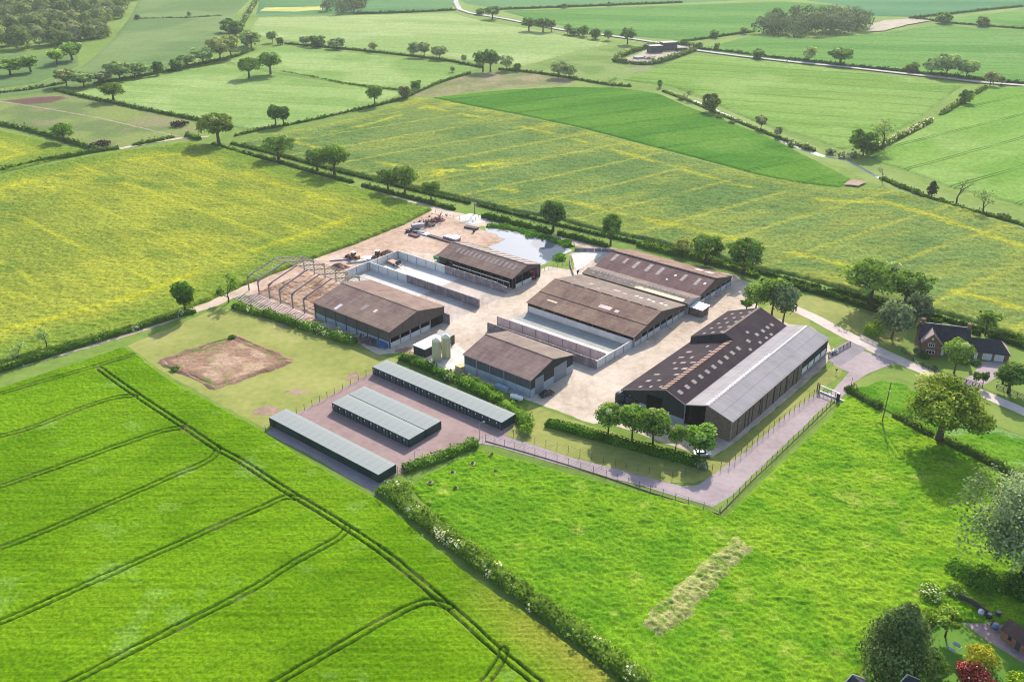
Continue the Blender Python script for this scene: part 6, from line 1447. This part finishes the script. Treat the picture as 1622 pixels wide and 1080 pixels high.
# lower right: brick outbuilding, board fence, picnic set, and the two house roofs at the frame's foot
ob = thing('brick_outbuilding', 'orange brick outbuilding with a brown tiled roof on the paved drive', 'outbuilding', at(1583, 1010), math.radians(-60))
obr = mat_brick('orange_brick', (0.36, 0.125, 0.06), (0.46, 0.18, 0.085), (0.38, 0.26, 0.19), .4, .13)
MB().prism([(0, 0), (3.6, 0), (3.6, 2.2), (1.8, 3.6), (0, 2.2)], 'x', 0, 9).build('wall', obr, ob)
obt = mat_roof('pantile', (0.085, 0.05, 0.045), (0.13, 0.08, 0.07), (0.15, 0.10, 0.08), 'x', .35, .35, amt=.2)
for q in ([(-.2, -.25, 2.1), (9.2, -.25, 2.1), (9.2, 1.8, 3.75), (-.2, 1.8, 3.75)], [(9.2, 3.85, 2.1), (-.2, 3.85, 2.1), (-.2, 1.8, 3.75), (9.2, 1.8, 3.75)]): MB().slab(q, .1).build('roof', obt, ob)
m = MB(); m.box((1.4, -.05, .9), (2.1, -.005, 1.8)); m.build('window', M_glass, ob)
m = MB(); m.box((3.0, -.06, .03), (3.9, -.005, 2.0)); m.build('door', M_darkpost, ob)
for lab, px, py, dx in [('slate roof gable of a cottage at the bottom edge, left one', 1350, 1068, 0), ('slate roof gable of a cottage at the bottom edge, right one', 1437, 1068, 0)]:
    p = at(px, py, 6.5); o = thing('cottage', lab, 'house', (p.x, p.y, 0), math.radians(-62))
    MB().prism([(-3.4, 0), (3.4, 0), (3.4, 3.6), (0, 6.3), (-3.4, 3.6)], 'x', 0.2, 9).build('wall', brick, o)
    for s in (-1, 1):
        q = [(0, 0, 6.5), (9.2, 0, 6.5), (9.2, s * 3.7, 3.5), (0, s * 3.7, 3.5)]
        MB().slab(q if s < 0 else q[::-1], .15).build('roof', slate, o)
    m = MB(); m.bar((.0, 0, 6.5), (0, -3.7, 3.5), .12, .3); m.bar((0, 0, 6.5), (0, 3.7, 3.5), .12, .3); m.build('barge_board', M_concnew, o)
# ------------------------------------------------------------------ fences, gates, poles
def fence(label, pts, sp, h_, post=.09, wires=4, mat=None, name='fence', rail=None, cat='fence', world=False, kerb=False):
    mat = mat or M_darkpost
    c = [Vector((*p, 0)) for p in (pts if world else P2(pts))]
    o = thing(name, label, cat, c[0]); off = c[0]
    m = MB(); n = 0; pm = None
    for a, e in zip(c[:-1], c[1:]):
        k = max(1, round((e - a).length / sp))
        for i in range(k + (1 if e is c[-1] else 0)):
            p = a + (e - a) * i / k - off
            if n < 100:
                if pm is None: pm = MB().box((-post / 2, -post / 2, 0), (post / 2, post / 2, h_)).build('post', mat, o)
                else:
                    q = pm.copy(); COL.objects.link(q); q.parent = o; q.location = p
                if n == 0: pm.location = p
            n += 1
        for wv in range(wires):
            z = h_ * (wv + .8) / wires * .97
            m.bar(a - off + Vector((0, 0, z)), e - off + Vector((0, 0, z)), rail or .025, rail * 1.6 if rail else .025)
    if wires: m.build('rail' if rail else 'wire', mat, o)
    if kerb:
        m = MB()
        for a, e in zip(c[:-1], c[1:]): m.bar(a - off + Vector((0, 0, .1)), e - off + Vector((0, 0, .1)), .12, .3)
        m.build('kick_board', mat_plain('kick_board', (0.16, 0.12, 0.09), .9, .2, 1), o)
    return o
fence('tall security fence on the barn side of the access drive', [(797, 687), (830, 697), (900, 717), (975, 738), (1046, 756), (1085, 752), (1128, 746), (1155, 738), (1200, 698), (1250, 658), (1296, 622)], 2.9, 2.1, .1, 5)
fence('tall security fence on the meadow side of the access drive, along its lower run', [(769, 699), (830, 716), (900, 737), (960, 756), (1030, 780), (1090, 799), (1139, 815)], 2.9, 2.1, .1, 5, kerb=True)
fence('tall security fence between access drive and bright meadow, climbing to the sliding gate', [(1141, 813), (1180, 773), (1230, 725), (1280, 677), (1322, 636)], 2.9, 2.1, .1, 5, kerb=True)
fence('wire fence at the lawn end of the container pad', [(421, 684), (470, 657), (530, 624), (592, 589)], 2.9, 2.0, .1, 4)
fence('wire fence along the bushes at the entrance side of the container pad', [(630, 750), (670, 737), (720, 717), (765, 701)], 2.8, 2.0, .1, 4)
fence('dark post and rail fence along the lane at the house garden', [(1428, 557), (1452, 575), (1480, 590), (1510, 600), (1550, 613), (1556, 612)], 1.9, 1.2, .14, 3, rail=.08)
fence('post and rail fence in front of the drive gateway trees', [(1578, 614), (1600, 622), (1622, 632), (1660, 650)], 1.9, 1.2, .14, 3, rail=.08)
fence('grey metal gate leaning along the lane under the yellow topped hedge', [(1362, 535), (1374, 541), (1390, 549)], 2.4, 1.2, .1, 5, M_steel, 'gate', .06, 'gate')
fence('low rail fence across the gravel patch beside the barn end', [(1312, 566), (1330, 556), (1347, 546)], 2.2, 1.3, .16, 3, rail=.1)
fence('thin wire fence on the field side of the far left track', [(690, 337), (718, 345), (748, 353), (763, 341)], 3.2, 1.4, .12, 3)
fence('dark fence at the corner of the pond, beside the paved slab', [(856, 431), (876, 424), (898, 420), (906, 414)], 2.2, 1.2, .12, 3)
fence('stone edged kerb fence beside the paved slab', [(905, 406), (903, 420), (908, 436)], 2.0, .7, .2, 2, M_concdark, rail=.25)
fence('wooden board fence between the paved drive and the willow garden', [(1519, 950), (1532, 955), (1548, 964), (1562, 975)], .28, 1.5, .26, 2, mat_plain('fence_board', (0.10, 0.085, 0.07), .9, .3, 2), 'board_fence')
o = thing('slab_wall', 'grey concrete block wall at the far end of the paved slab', 'wall', at(910, 397)); q = at(985, 400) - at(910, 397)
for i in range(7):
    m = MB(); a, e = q * (i / 7), q * ((i + .96) / 7); m.bar(a + Vector((0, 0, .6)), e + Vector((0, 0, .6)), .35, 1.2); m.build('block', M_concdark, o)
# sliding gate
g0, g1, g2 = at(1298, 621), at(1327, 634), at(1337, 637); d = (g2 - g0); ang = math.atan2(d.y, d.x); Lg = (g1 - g0).length; Lt = d.length
gt = thing('sliding_gate', 'white topped steel sliding gate across the access drive', 'gate', g0, ang)
m = MB(); m.box((0, -.08, 2.0), (Lg, .08, 2.2)); m.build('top_rail', M_white, gt)
m = MB(); m.box((0, -.12, .15), (Lt, .12, .5)); m.build('bottom_beam', M_white, gt)
for i in range(6): m = MB(); m.box((i * Lg / 5 - .05, -.05, .5), (i * Lg / 5 + .05, .05, 2.0)); m.build('upright', M_white if i in (0,) else M_steel, gt)
m = MB(); m.box((Lg - .3, -.9, 0), (Lg + .5, -.3, 2.3)); m.build('control_post', M_black, gt)
m = MB(); m.box((-.9, -.12, 0), (-.65, .12, 2.6)); m.box((-.12 - .2, -.12, 0), (-.12, .12, 2.6)); m.build('guide_post', M_darkpost, gt)
# wooden pole
o = thing('telegraph_pole', 'tall wooden pole leaning slightly in the gap of the thorn hedge', 'pole', at(1397, 669))
MB().tube([(0, 0, 0), (.3, .1, 11.8)], [.17, .11], 8).build('shaft', mat_plain('pole_wood', (0.14, 0.075, 0.05), .9, .3, 2), o)
m = MB(); m.box((.15, -.1, 9.2), (.5, .3, 9.4)); m.build('insulator', M_white, o)
for lab, x, y, t_, kind in [('slim lamp post at the entrance of the container pad', 759.5, 697, 671, 1), ('slim lamp post near the bushes at the front corner of the container pad', 657.7, 737, 714, 0)]:
    h_ = height(x, y, t_); o = thing('lamp_post', lab, 'lamp post', at(x, y))
    MB().tube([(0, 0, 0), (0, 0, h_)], [.09, .06], 8).build('pole', M_conc, o)
    m = MB(); m.tube([(0, 0, h_ - .05), (.5, .3, h_ + .15), (1.1, .6, h_ + .2)], .05, 6); m.build('arm', M_conc, o)
    m = MB(); m.box((.9, .5, h_ + .14), (1.4, .76, h_ + .26)); m.build('lamp_head', M_conc, o)
for i, (x, y) in enumerate([(1324, 592), (1348, 612)]):
    o = thing('sign_post', ['thin sign post on the lawn beside the drive bend', 'thin dark post left of the thorn hedge by the gate'][i], 'post', at(x, y))
    MB().tube([(0, 0, 0), (0, 0, 1.5 + i * 1.3)], .06, 6).build('post', M_darkpost, o)
    if i == 0: MB().box((-.3, -.03, 1.1), (.3, .03, 1.6)).build('plate', M_green, o)

# ------------------------------------------------------------------ vehicles and yard things
ORANGE = mat_plain('machine_orange', (0.42, 0.145, 0.045), .5, .25, 1.2)
REDP = mat_plain('tractor_red', (0.34, 0.03, 0.045), .45, .2, 1.2)
GREENP = mat_plain('trailer_green', (0.02, 0.22, 0.13), .45, .2, 1.2)
CARD = mat_plain('car_dark', (0.035, 0.04, 0.05), .25, .15, 1.2, .3, .6)
CARW = mat_plain('car_white', (0.50, 0.50, 0.50), .3, .05, 1.2, 0, .5)
def loader(label, x, y, rz, up):
    o = thing('wheel_loader', label, 'loader', at(x, y), rz)
    m = MB(); m.prism([(-2.6, .9), (-2.6, 1.9), (-.9, 2.05), (-.9, 1.2), (1.0, 1.1), (1.4, 1.5), (1.9, 1.4), (1.9, .8), (.2, .75)], 'y', -.75, .75); m.build('body', ORANGE, o)
    cab = MB().prism([(-.95, 1.3), (.75, 1.3), (.6, 2.9), (-.8, 2.9)], 'y', -.65, .65).build('cab', M_glass, o)
    MB().box((-.95, -.75, 2.9), (.75, .75, 3.05)).build('cab_roof', M_white, cab)
    for xx in (-1.6, 1.3):
        for yy in (-.95, .95):
            w = MB().wheel((xx, yy, .75), .75, .5).build('wheel', M_rub, o); MB().wheel((xx, yy * 1.02, .75), .38, .5).build('rim', ORANGE, w)
    m = MB()
    for yy in (-.45, .45): m.bar((1.2, yy, 1.6), (2.9, yy, up), .16, .3)
    m.build('lift_arms', ORANGE, o)
    m = MB(); m.prism([(2.8, up - .6), (3.7, up - .7), (3.9, up - .5), (3.0, up - .3), (2.95, up + .5), (2.8, up + .5)], 'y', -1.25, 1.25); m.build('bucket', M_darkpost, o)
loader('orange wheel loader at the left on the rubble behind the clamps', 560, 411, FROT + math.radians(190), .9)
loader('orange wheel loader at the right, pointing toward the clamps', 598, 409, FROT + math.radians(-70), .8)
o = thing('flat_trailer', 'flatbed farm trailer with a pinkish deck parked in the clamp', 'trailer', at(619, 417), FROT + math.radians(-6))
MB().box((-4.5, -1.25, 1.0), (4.5, 1.25, 1.25)).build('deck', mat_plain('trailer_deck', (0.44, 0.29, 0.225), .9, .15, 1), o)
MB().box((-4.3, -.5, .7), (4.3, .5, 1.0)).build('chassis', M_darkpost, o)
for xx in (-3.0, -1.9, 3.0):
    for yy in (-1.0, 1.0): MB().wheel((xx, yy, .48), .48, .3).build('wheel', M_rub, o)
MB().bar((4.5, 0, .8), (6.4, 0, .7), .2).build('drawbar', M_darkpost, o)
MB().box((4.4, -1.25, 1.0), (4.52, 1.25, 2.2)).build('headboard', M_darkpost, o)
o = thing('tractor', 'red tractor parked under the gable of the pond shed', 'tractor', at(843, 440), FROT + math.radians(-40))
MB().prism([(-.6, .9), (-.6, 1.5), (.3, 1.75), (2.2, 1.6), (2.4, 1.0), (2.2, .8)], 'y', -.45, .45).build('bonnet', REDP, o)
cb = MB().prism([(-1.5, 1.2), (.2, 1.3), (.1, 2.7), (-1.4, 2.7)], 'y', -.75, .75).build('cab', M_glass, o); MB().box((-1.6, -.85, 2.7), (.25, .85, 2.88)).build('cab_roof', REDP, cb)
for xx, yy, r in ((-1.0, -1.0, .9), (-1.0, 1.0, .9), (1.8, -.85, .6), (1.8, .85, .6)):
    w = MB().wheel((xx, yy, r), r, .5).build('wheel', M_rub, o); MB().wheel((xx, yy * 1.02, r), r * .5, .5).build('rim', REDP, w)
for yy in (-1.0, 1.0): MB().prism([(-1.9, 1.7), (-1.0, 1.98), (-.1, 1.7), (-.1, 1.6), (-1.0, 1.88), (-1.9, 1.6)], 'y', yy - .3, yy + .3).build('mudguard', REDP, o)
MB().tube([(1.2, .35, 1.6), (1.2, .35, 2.6)], .06, 6).build('exhaust', M_darkpost, o)
o = thing('green_trailer', 'bright green farm machine standing at the end of the pond shed', 'farm machine', at(700, 415), FROT + math.radians(8))
MB().prism([(-1.2, .9), (1.2, .9), (1.5, 2.3), (-1.5, 2.3)], 'x', -2.8, 2.6).build('hopper', GREENP, o); MB().box((-2.6, -1.2, 2.31), (2.4, 1.2, 2.36)).build('load', M_darkpost, o)
MB().bar((2.6, 0, .8), (4.4, 0, .7), .25).build('drawbar', GREENP, o)
for yy in (-1.3, 1.3): w = MB().wheel((-.4, yy, .7), .7, .45).build('wheel', M_rub, o); MB().wheel((-.4, yy * 1.02, .7), .35, .45).build('rim', GREENP, w)
def car(label, x, y, rz, paint, kind=0, sc=1.0, name='parked_car', cat='car'):
    o = thing(name, label, cat, at(x, y), rz)
    prof = [(-2.15, .35), (-2.15, .85), (-1.9, .98), (1.0, .95), (2.0, .82), (2.2, .6), (2.15, .35)] if kind == 0 else [(-2.5, .4), (-2.5, 2.0), (-2.4, 2.1), (1.0, 2.1), (1.7, 1.25), (2.4, 1.05), (2.5, .4)]
    bd = MB().prism(prof, 'y', -.87, .87).build('body', paint, o)
    if kind == 0:
        MB().prism([(-1.75, .97), (-1.35, 1.40), (.2, 1.42), (.98, .96)], 'y', -.74, .74).build('window', M_glass, o)
        MB().prism([(-1.32, 1.38), (-1.2, 1.47), (.05, 1.48), (.2, 1.40)], 'y', -.72, .72).build('roof', paint, o)
    else:
        MB().prism([(1.02, 2.0), (1.72, 1.27), (1.75, 1.35), (1.1, 2.05)], 'y', -.75, .75).build('windscreen', M_glass, o); MB().box((.2, -.885, 1.2), (1.0, .885, 1.8)).build('side_window', M_glass, o)
    for xx in (-1.35, 1.35):
        for yy in (-.8, .8): w = MB().wheel((xx, yy, .33), .33, .22).build('wheel', M_rub, o); MB().wheel((xx, yy * 1.02, .33), .2, .22).build('rim', M_conc, w)
    for yy in (-.6, .6):
        MB().box((2.12 if kind == 0 else 2.45, yy - .18, .62), (2.2 if kind == 0 else 2.53, yy + .18, .76)).build('headlight', M_white, o)
    o.scale = (sc,) * 3; return o
car('dark saloon car parked before the tall grey workshop doors', 866, 626, FROT + math.radians(74), CARD)
car('white car half hidden under the last lollipop tree', 1112, 721, FROT + math.radians(40), CARW)
car('white car driving along the far hedged road', 1246, 99, math.radians(-7), CARW, name='car')
car('dark van with a white roof parked beside the brick house drive', 1616, 592, math.radians(70), CARD, 1, name='parked_van', cat='van')
o = thing('tipping_trailer', 'grey tipping trailer standing by the scrap heap on the rubble', 'trailer', at(663, 364), FROT + math.radians(60))
MB().prism([(-1.2, 1.0), (1.2, 1.0), (1.3, 2.6), (-1.3, 2.6)], 'x', -2.8, 2.2).build('body', M_steel, o); MB().box((-2.6, -1.1, 2.61), (2.0, 1.1, 2.65)).build('load', M_conc, o)
for xx in (-1.4, -.3):
    for yy in (-1.1, 1.1): MB().wheel((xx, yy, .5), .5, .35).build('wheel', M_rub, o)
MB().bar((2.2, 0, .8), (4.0, 0, .6), .2).build('drawbar', M_darkpost, o)
o = thing('flat_trailer', 'low pale trailer beside the grey tipping trailer', 'trailer', at(664, 369), FROT + math.radians(20)); MB().box((-2.6, -1.0, .7), (2.6, 1.0, .95)).build('deck', M_conc, o)
for xx in (-.8, .4):
    for yy in (-.9, .9): MB().wheel((xx, yy, .4), .4, .3).build('wheel', M_rub, o)
def pile(label, x, y, w, d_, h_, mat, name='scrap_heap', cat='heap', seed=1, n=26, rz=0):
    r = random.Random(seed); m = MB()
    for i in range(n):
        a = Vector((r.gauss(0, w / 4), r.gauss(0, d_ / 4), r.uniform(.1, h_))); s = r.uniform(.3, 1.1)
        e = a + Vector((r.uniform(-1, 1) * s * 1.6, r.uniform(-1, 1) * s * 1.6, r.uniform(-.3, .4) * h_ * .5)); e.z = max(.1, e.z)
        m.bar(a, e, r.uniform(.12, .5), r.uniform(.1, .5))
    V = [(0, 0, h_ * .7)] + [(w / 2 * math.cos(t_) * r.uniform(.8, 1.1), d_ / 2 * math.sin(t_) * r.uniform(.8, 1.1), 0) for t_ in np.linspace(0, 6.28, 12)[:-1]]
    m.add(V, [(0, i, i + 1) for i in range(1, 11)] + [(0, 11, 1)])
    o = m.build(name, mat, None); o.location = at(x, y); o.rotation_euler = (0, 0, rz); return tag(o, label, cat)
SCRAP = mat_plain('scrap_rust', (0.10, 0.075, 0.075), .9, .5, .9)
pile('dark scrap heap next to the tipping trailer', 676, 358, 9, 5, 2.2, SCRAP, seed=3, n=40, rz=FROT + 1)
pile('reddish end of the scrap row nearest the track corner', 691, 350, 9, 5, 2.4, mat_plain('scrap_red', (0.16, 0.07, 0.07), .9, .5, .9), seed=4, n=40, rz=FROT + 1)
pile('tangled dark scrap at the left foot of the tipping trailer', 650, 368, 5, 4, 1.4, SCRAP, seed=5)
def stack(label, x, y, sx, sy, sz, n, mat, rz, name='timber_stack', cat='stack'):
    m = MB()
    for i in range(n):
        for k in range(3): m.box((-sx / 2 + .1 * k, -sy / 2 + k * sy / 3, i * sz / n + .02), (sx / 2 - .12 * ((i + k) % 3), -sy / 2 + (k + .9) * sy / 3, (i + .85) * sz / n + .02))
    o = m.build(name, mat, None); o.location = at(x, y); o.rotation_euler = (0, 0, rz); return tag(o, label, cat)
stack('rusty red steel stack lying on the rubble left of the pale sheets', 656, 374, 4.6, 2, .7, 3, MATS['scrap_red'], FROT)
stack('pale steel sheets stacked on the rubble beside the red stack', 671, 371, 6, 2.4, .6, 3, M_concnew, FROT)
stack('dark girders laid in a row toward the pond shed', 690, 377, 10, 1.6, .6, 2, SCRAP, FROT)
stack('stack of grey beams with white wrapping near the pond shed end', 716, 380, 7, 3, 1.3, 4, M_steel, FROT)
stack('white wrapped bundle on top of the rubble near the pond shed', 723, 379, 3.2, 2.2, 1.4, 3, M_white, FROT)
stack('long reddish girders below the white bundle', 712, 384, 11, 1.2, .5, 2, MATS['scrap_red'], FROT)
stack('small dark bin stack by the pond corner', 747, 362, 6, 2.2, .8, 2, M_darkpost, FROT + .2)
stack('short dark post stack standing near the pond', 751, 368, .8, .8, 1.9, 2, M_darkpost, FROT)
stack('pale beams lying before the left loader', 540, 412, 8, 1.2, .5, 2, M_steel, FROT + .9)
stack('second pale beam stack beside the clamp back wall', 568, 415, 6, 1.6, .7, 3, M_concnew, FROT + 1.0)
stack('white sheeted stack behind the clamp corner', 588, 411, 7, 3, .8, 2, M_white, FROT + .4)
heapb = crop((0.14, 0.085, 0.07), (0.24, 0.155, 0.115), (0.17, 0.12, 0.10), 1.5, 191, .6)
for lb, pts, w, h_ in [('brown spoil heap between the frame and the left loader', [(530, 420), (538, 424), (546, 427)], 6, 1.8), ('brown spoil heap behind the right loader', [(606, 405), (614, 402), (621, 399)], 5, 1.6)]:
    tag(bank(pts, w, h_, 'spoil_heap', MATS['plot_soil'], 4, heapb, kind=None), lb, 'spoil heap')
for i, (x, y, s) in enumerate([(983, 637, 1.0), (997, 640, .85), (1008, 643, .7)]):
    o = thing('water_tank', ['tall round black tank at the barn corner', 'middle round black tank by the barn wall', 'smallest black tank by the barn wall, nearest the door'][i], 'tank', at(x, y)); o.scale = (s,) * 3
    MB().lathe([(1.5, 0), (1.55, .1), (1.55, 1.0), (1.6, 1.0), (1.6, 1.1), (1.55, 1.1), (1.55, 2.5), (1.2, 2.9), (.4, 3.1)], 20).build('shell', M_black, o, True); MB().lathe([(.38, 3.08), (.38, 3.25), (.1, 3.28)], 14).build('lid', M_steel, o)
o = thing('gas_tank', 'white cylindrical gas tank lying beside the workshop hedge', 'tank', at(818, 634), FROT + math.radians(10))
MB().tube([(-1.9, 0, 1.0), (-1.75, 0, 1.0), (-1.4, 0, 1.0), (1.4, 0, 1.0), (1.75, 0, 1.0), (1.9, 0, 1.0)], [.2, .55, .68, .68, .55, .2], 16).build('shell', M_white, o, True)
for xx in (-1.0, 1.0): MB().box((xx - .12, -.5, 0), (xx + .12, .5, .5)).build('leg', M_conc, o)
MB().lathe([(.25, 1.62), (.25, 1.9), (.1, 1.95)], 12).build('valve_cover', M_white, o)
stack('pale blue crate stack against the workshop wall', 795, 617, 4.2, 1.4, 1.3, 3, mat_plain('crate_blue', (0.36, 0.42, 0.52), .7, .2, 1), FROT, 'crate_stack')
stack('bright blue crates by the corner of the long brown barn', 606, 549, 3.6, 1.6, 1.5, 3, mat_plain('crate_bright_blue', (0.05, 0.12, 0.30), .7, .3, 1), FROT, 'crate_stack')
stack('yellowish bags at the left end of the workshop', 730, 585, 2.4, 2.2, 1.4, 3, mat_plain('bag_yellow', (0.5, 0.43, 0.2), .8, .2, 1), FROT, 'bag_stack')
pile('brown branches piled behind the long brown barn corner', 590, 543, 9, 4, 1.6, SCRAP, 'brush_pile', 'heap', 9, 50, FROT)
pile('pale stone heap at the end of the barn lean-to', 1316, 559, 3.4, 2.4, 1.0, M_concnew, 'stone_heap', 'heap', 12, 20)
# far compound
for lb, x, y, s in [('left dark tank in the far stony compound', 1037, 83, 1.0), ('right dark tank in the far stony compound', 1058, 79, 1.15)]:
    o = thing('slurry_tank', lb, 'tank', at(x, y), .3); o.scale = (s,) * 3
    m = MB(); m.box((-5.5, -3.5, 0), (5.5, 3.5, 5.2)); m.box((-5.7, -3.7, 5.2), (5.7, 3.7, 5.5)); m.build('shell', M_green, o)
    m = MB()
    for i in range(6): m.box((-5.3 + i * 2.1, -3.62, 0), (-5.1 + i * 2.1, -3.5, 5.2))
    m.build('ribs', M_darkpost, o)
stack('long low dark shed stack in the far stony compound', 1082, 81, 12, 5, 3.0, 2, M_darkpost, .3, 'store_stack')
stack('pale stone stack at the front of the far stony compound', 1012, 93, 8, 6, 1.6, 2, M_conc, .6, 'stone_stack')
pile('grey rubble heap in the middle of the far stony compound', 1028, 94, 12, 7, 2.2, SCRAP, 'rubble_heap', 'heap', 21, 30)
# garden things, lower right
o = thing('picnic_table', 'small wooden picnic table under the silvery willow', 'table', at(1608, 942), .6)
MB().box((-.9, -.4, .7), (.9, .4, .76)).build('table_top', M_steelp, o)
for yy in (-.75, .75): MB().box((-.9, yy - .14, .42), (.9, yy + .14, .47)).build('bench', M_steelp, o)
for xx in (-.7, .7): m = MB(); m.bar((xx, -.8, 0), (xx, -.25, .7), .08); m.bar((xx, .8, 0), (xx, .25, .7), .08); m.build('leg', M_steelp, o)
o = thing('washing_line', 'rotary washing line with pale laundry on the garden lawn', 'washing line', at(1509, 1034))
MB().tube([(0, 0, 0), (0, 0, 1.9)], .03, 6).build('pole', M_conc, o)
m = MB()
for k in range(4): a = k * 1.571; m.tube([(0, 0, 1.4), (1.3 * math.cos(a), 1.3 * math.sin(a), 1.9)], .02, 5)
m.build('arms', M_conc, o)
LA = mat_plain('laundry_blue', (0.50, 0.55, 0.68), .9, .15, 1)
for k in range(4):
    a = k * 1.571 + .2; c_, s_ = math.cos(a), math.sin(a); m = MB(); m.prism([(c_ * 1.2, s_ * 1.2), (math.cos(a + 1.1) * 1.2, math.sin(a + 1.1) * 1.2), (math.cos(a + 1.1) * 1.17, math.sin(a + 1.1) * 1.17), (c_ * 1.17, s_ * 1.17)], 'z', 1.0 + .1 * k, 1.86); m.build('laundry', M_white if k % 2 else LA, o)
for i, (x, y, lb, mt) in enumerate([(1553, 973, 'blue barrel at the head of the barrel row on the drive', LA), (1566, 979, 'dark barrel in the middle of the barrel row on the drive', M_black), (1576, 995, 'blue barrel nearest the orange brick outbuilding', mat_plain('barrel_blue', (0.10, 0.22, 0.36), .6, .2, 1)), (1580, 976, 'dark barrel by the willow side of the drive', M_black)]):
    o = thing('barrel', lb, 'barrel', at(x, y)); MB().lathe([(.5, 0), (.55, .1), (.55, .5), (.58, .5), (.58, .58), (.55, .58), (.5, 1.1), (.45, 1.15)], 16).build('drum', mt, o, True); MB().lathe([(.4, 1.14), (.4, 1.2), (.1, 1.22)], 12).build('lid', M_steel, o)
o = thing('garden_shed_roof', 'small pallet heap of boards at the drive edge by the barrels', 'boards', at(1572, 988), .4)
o.name = 'board_heap'; MB().box((-1, -.6, 0), (1, .6, .25)).build('pallet', M_steelp, o); MB().bar((-.9, -.3, .35), (.9, .4, .45), .3, .1).build('board', M_cladWx, o)

# ------------------------------------------------------------------ air
t = NT('haze'); pv = t.node('ShaderNodeVolumePrincipled'); pv.inputs['Color'].default_value = (0.86, 0.92, 1.0, 1); pv.inputs['Density'].default_value = 0.00006; pv.inputs['Anisotropy'].default_value = 0.35
t.l.new(pv.outputs[0], t.out.inputs['Volume'])
o = MB().box((-1300, -120, -1.0), (1300, 2000, 127.0)).build('haze', t.m, None); tag(o, kind='stuff')
for ob_ in bpy.data.objects:
    if ob_.type == 'MESH' and ob_.name.startswith('haze'): ob_.display_type = 'WIRE'
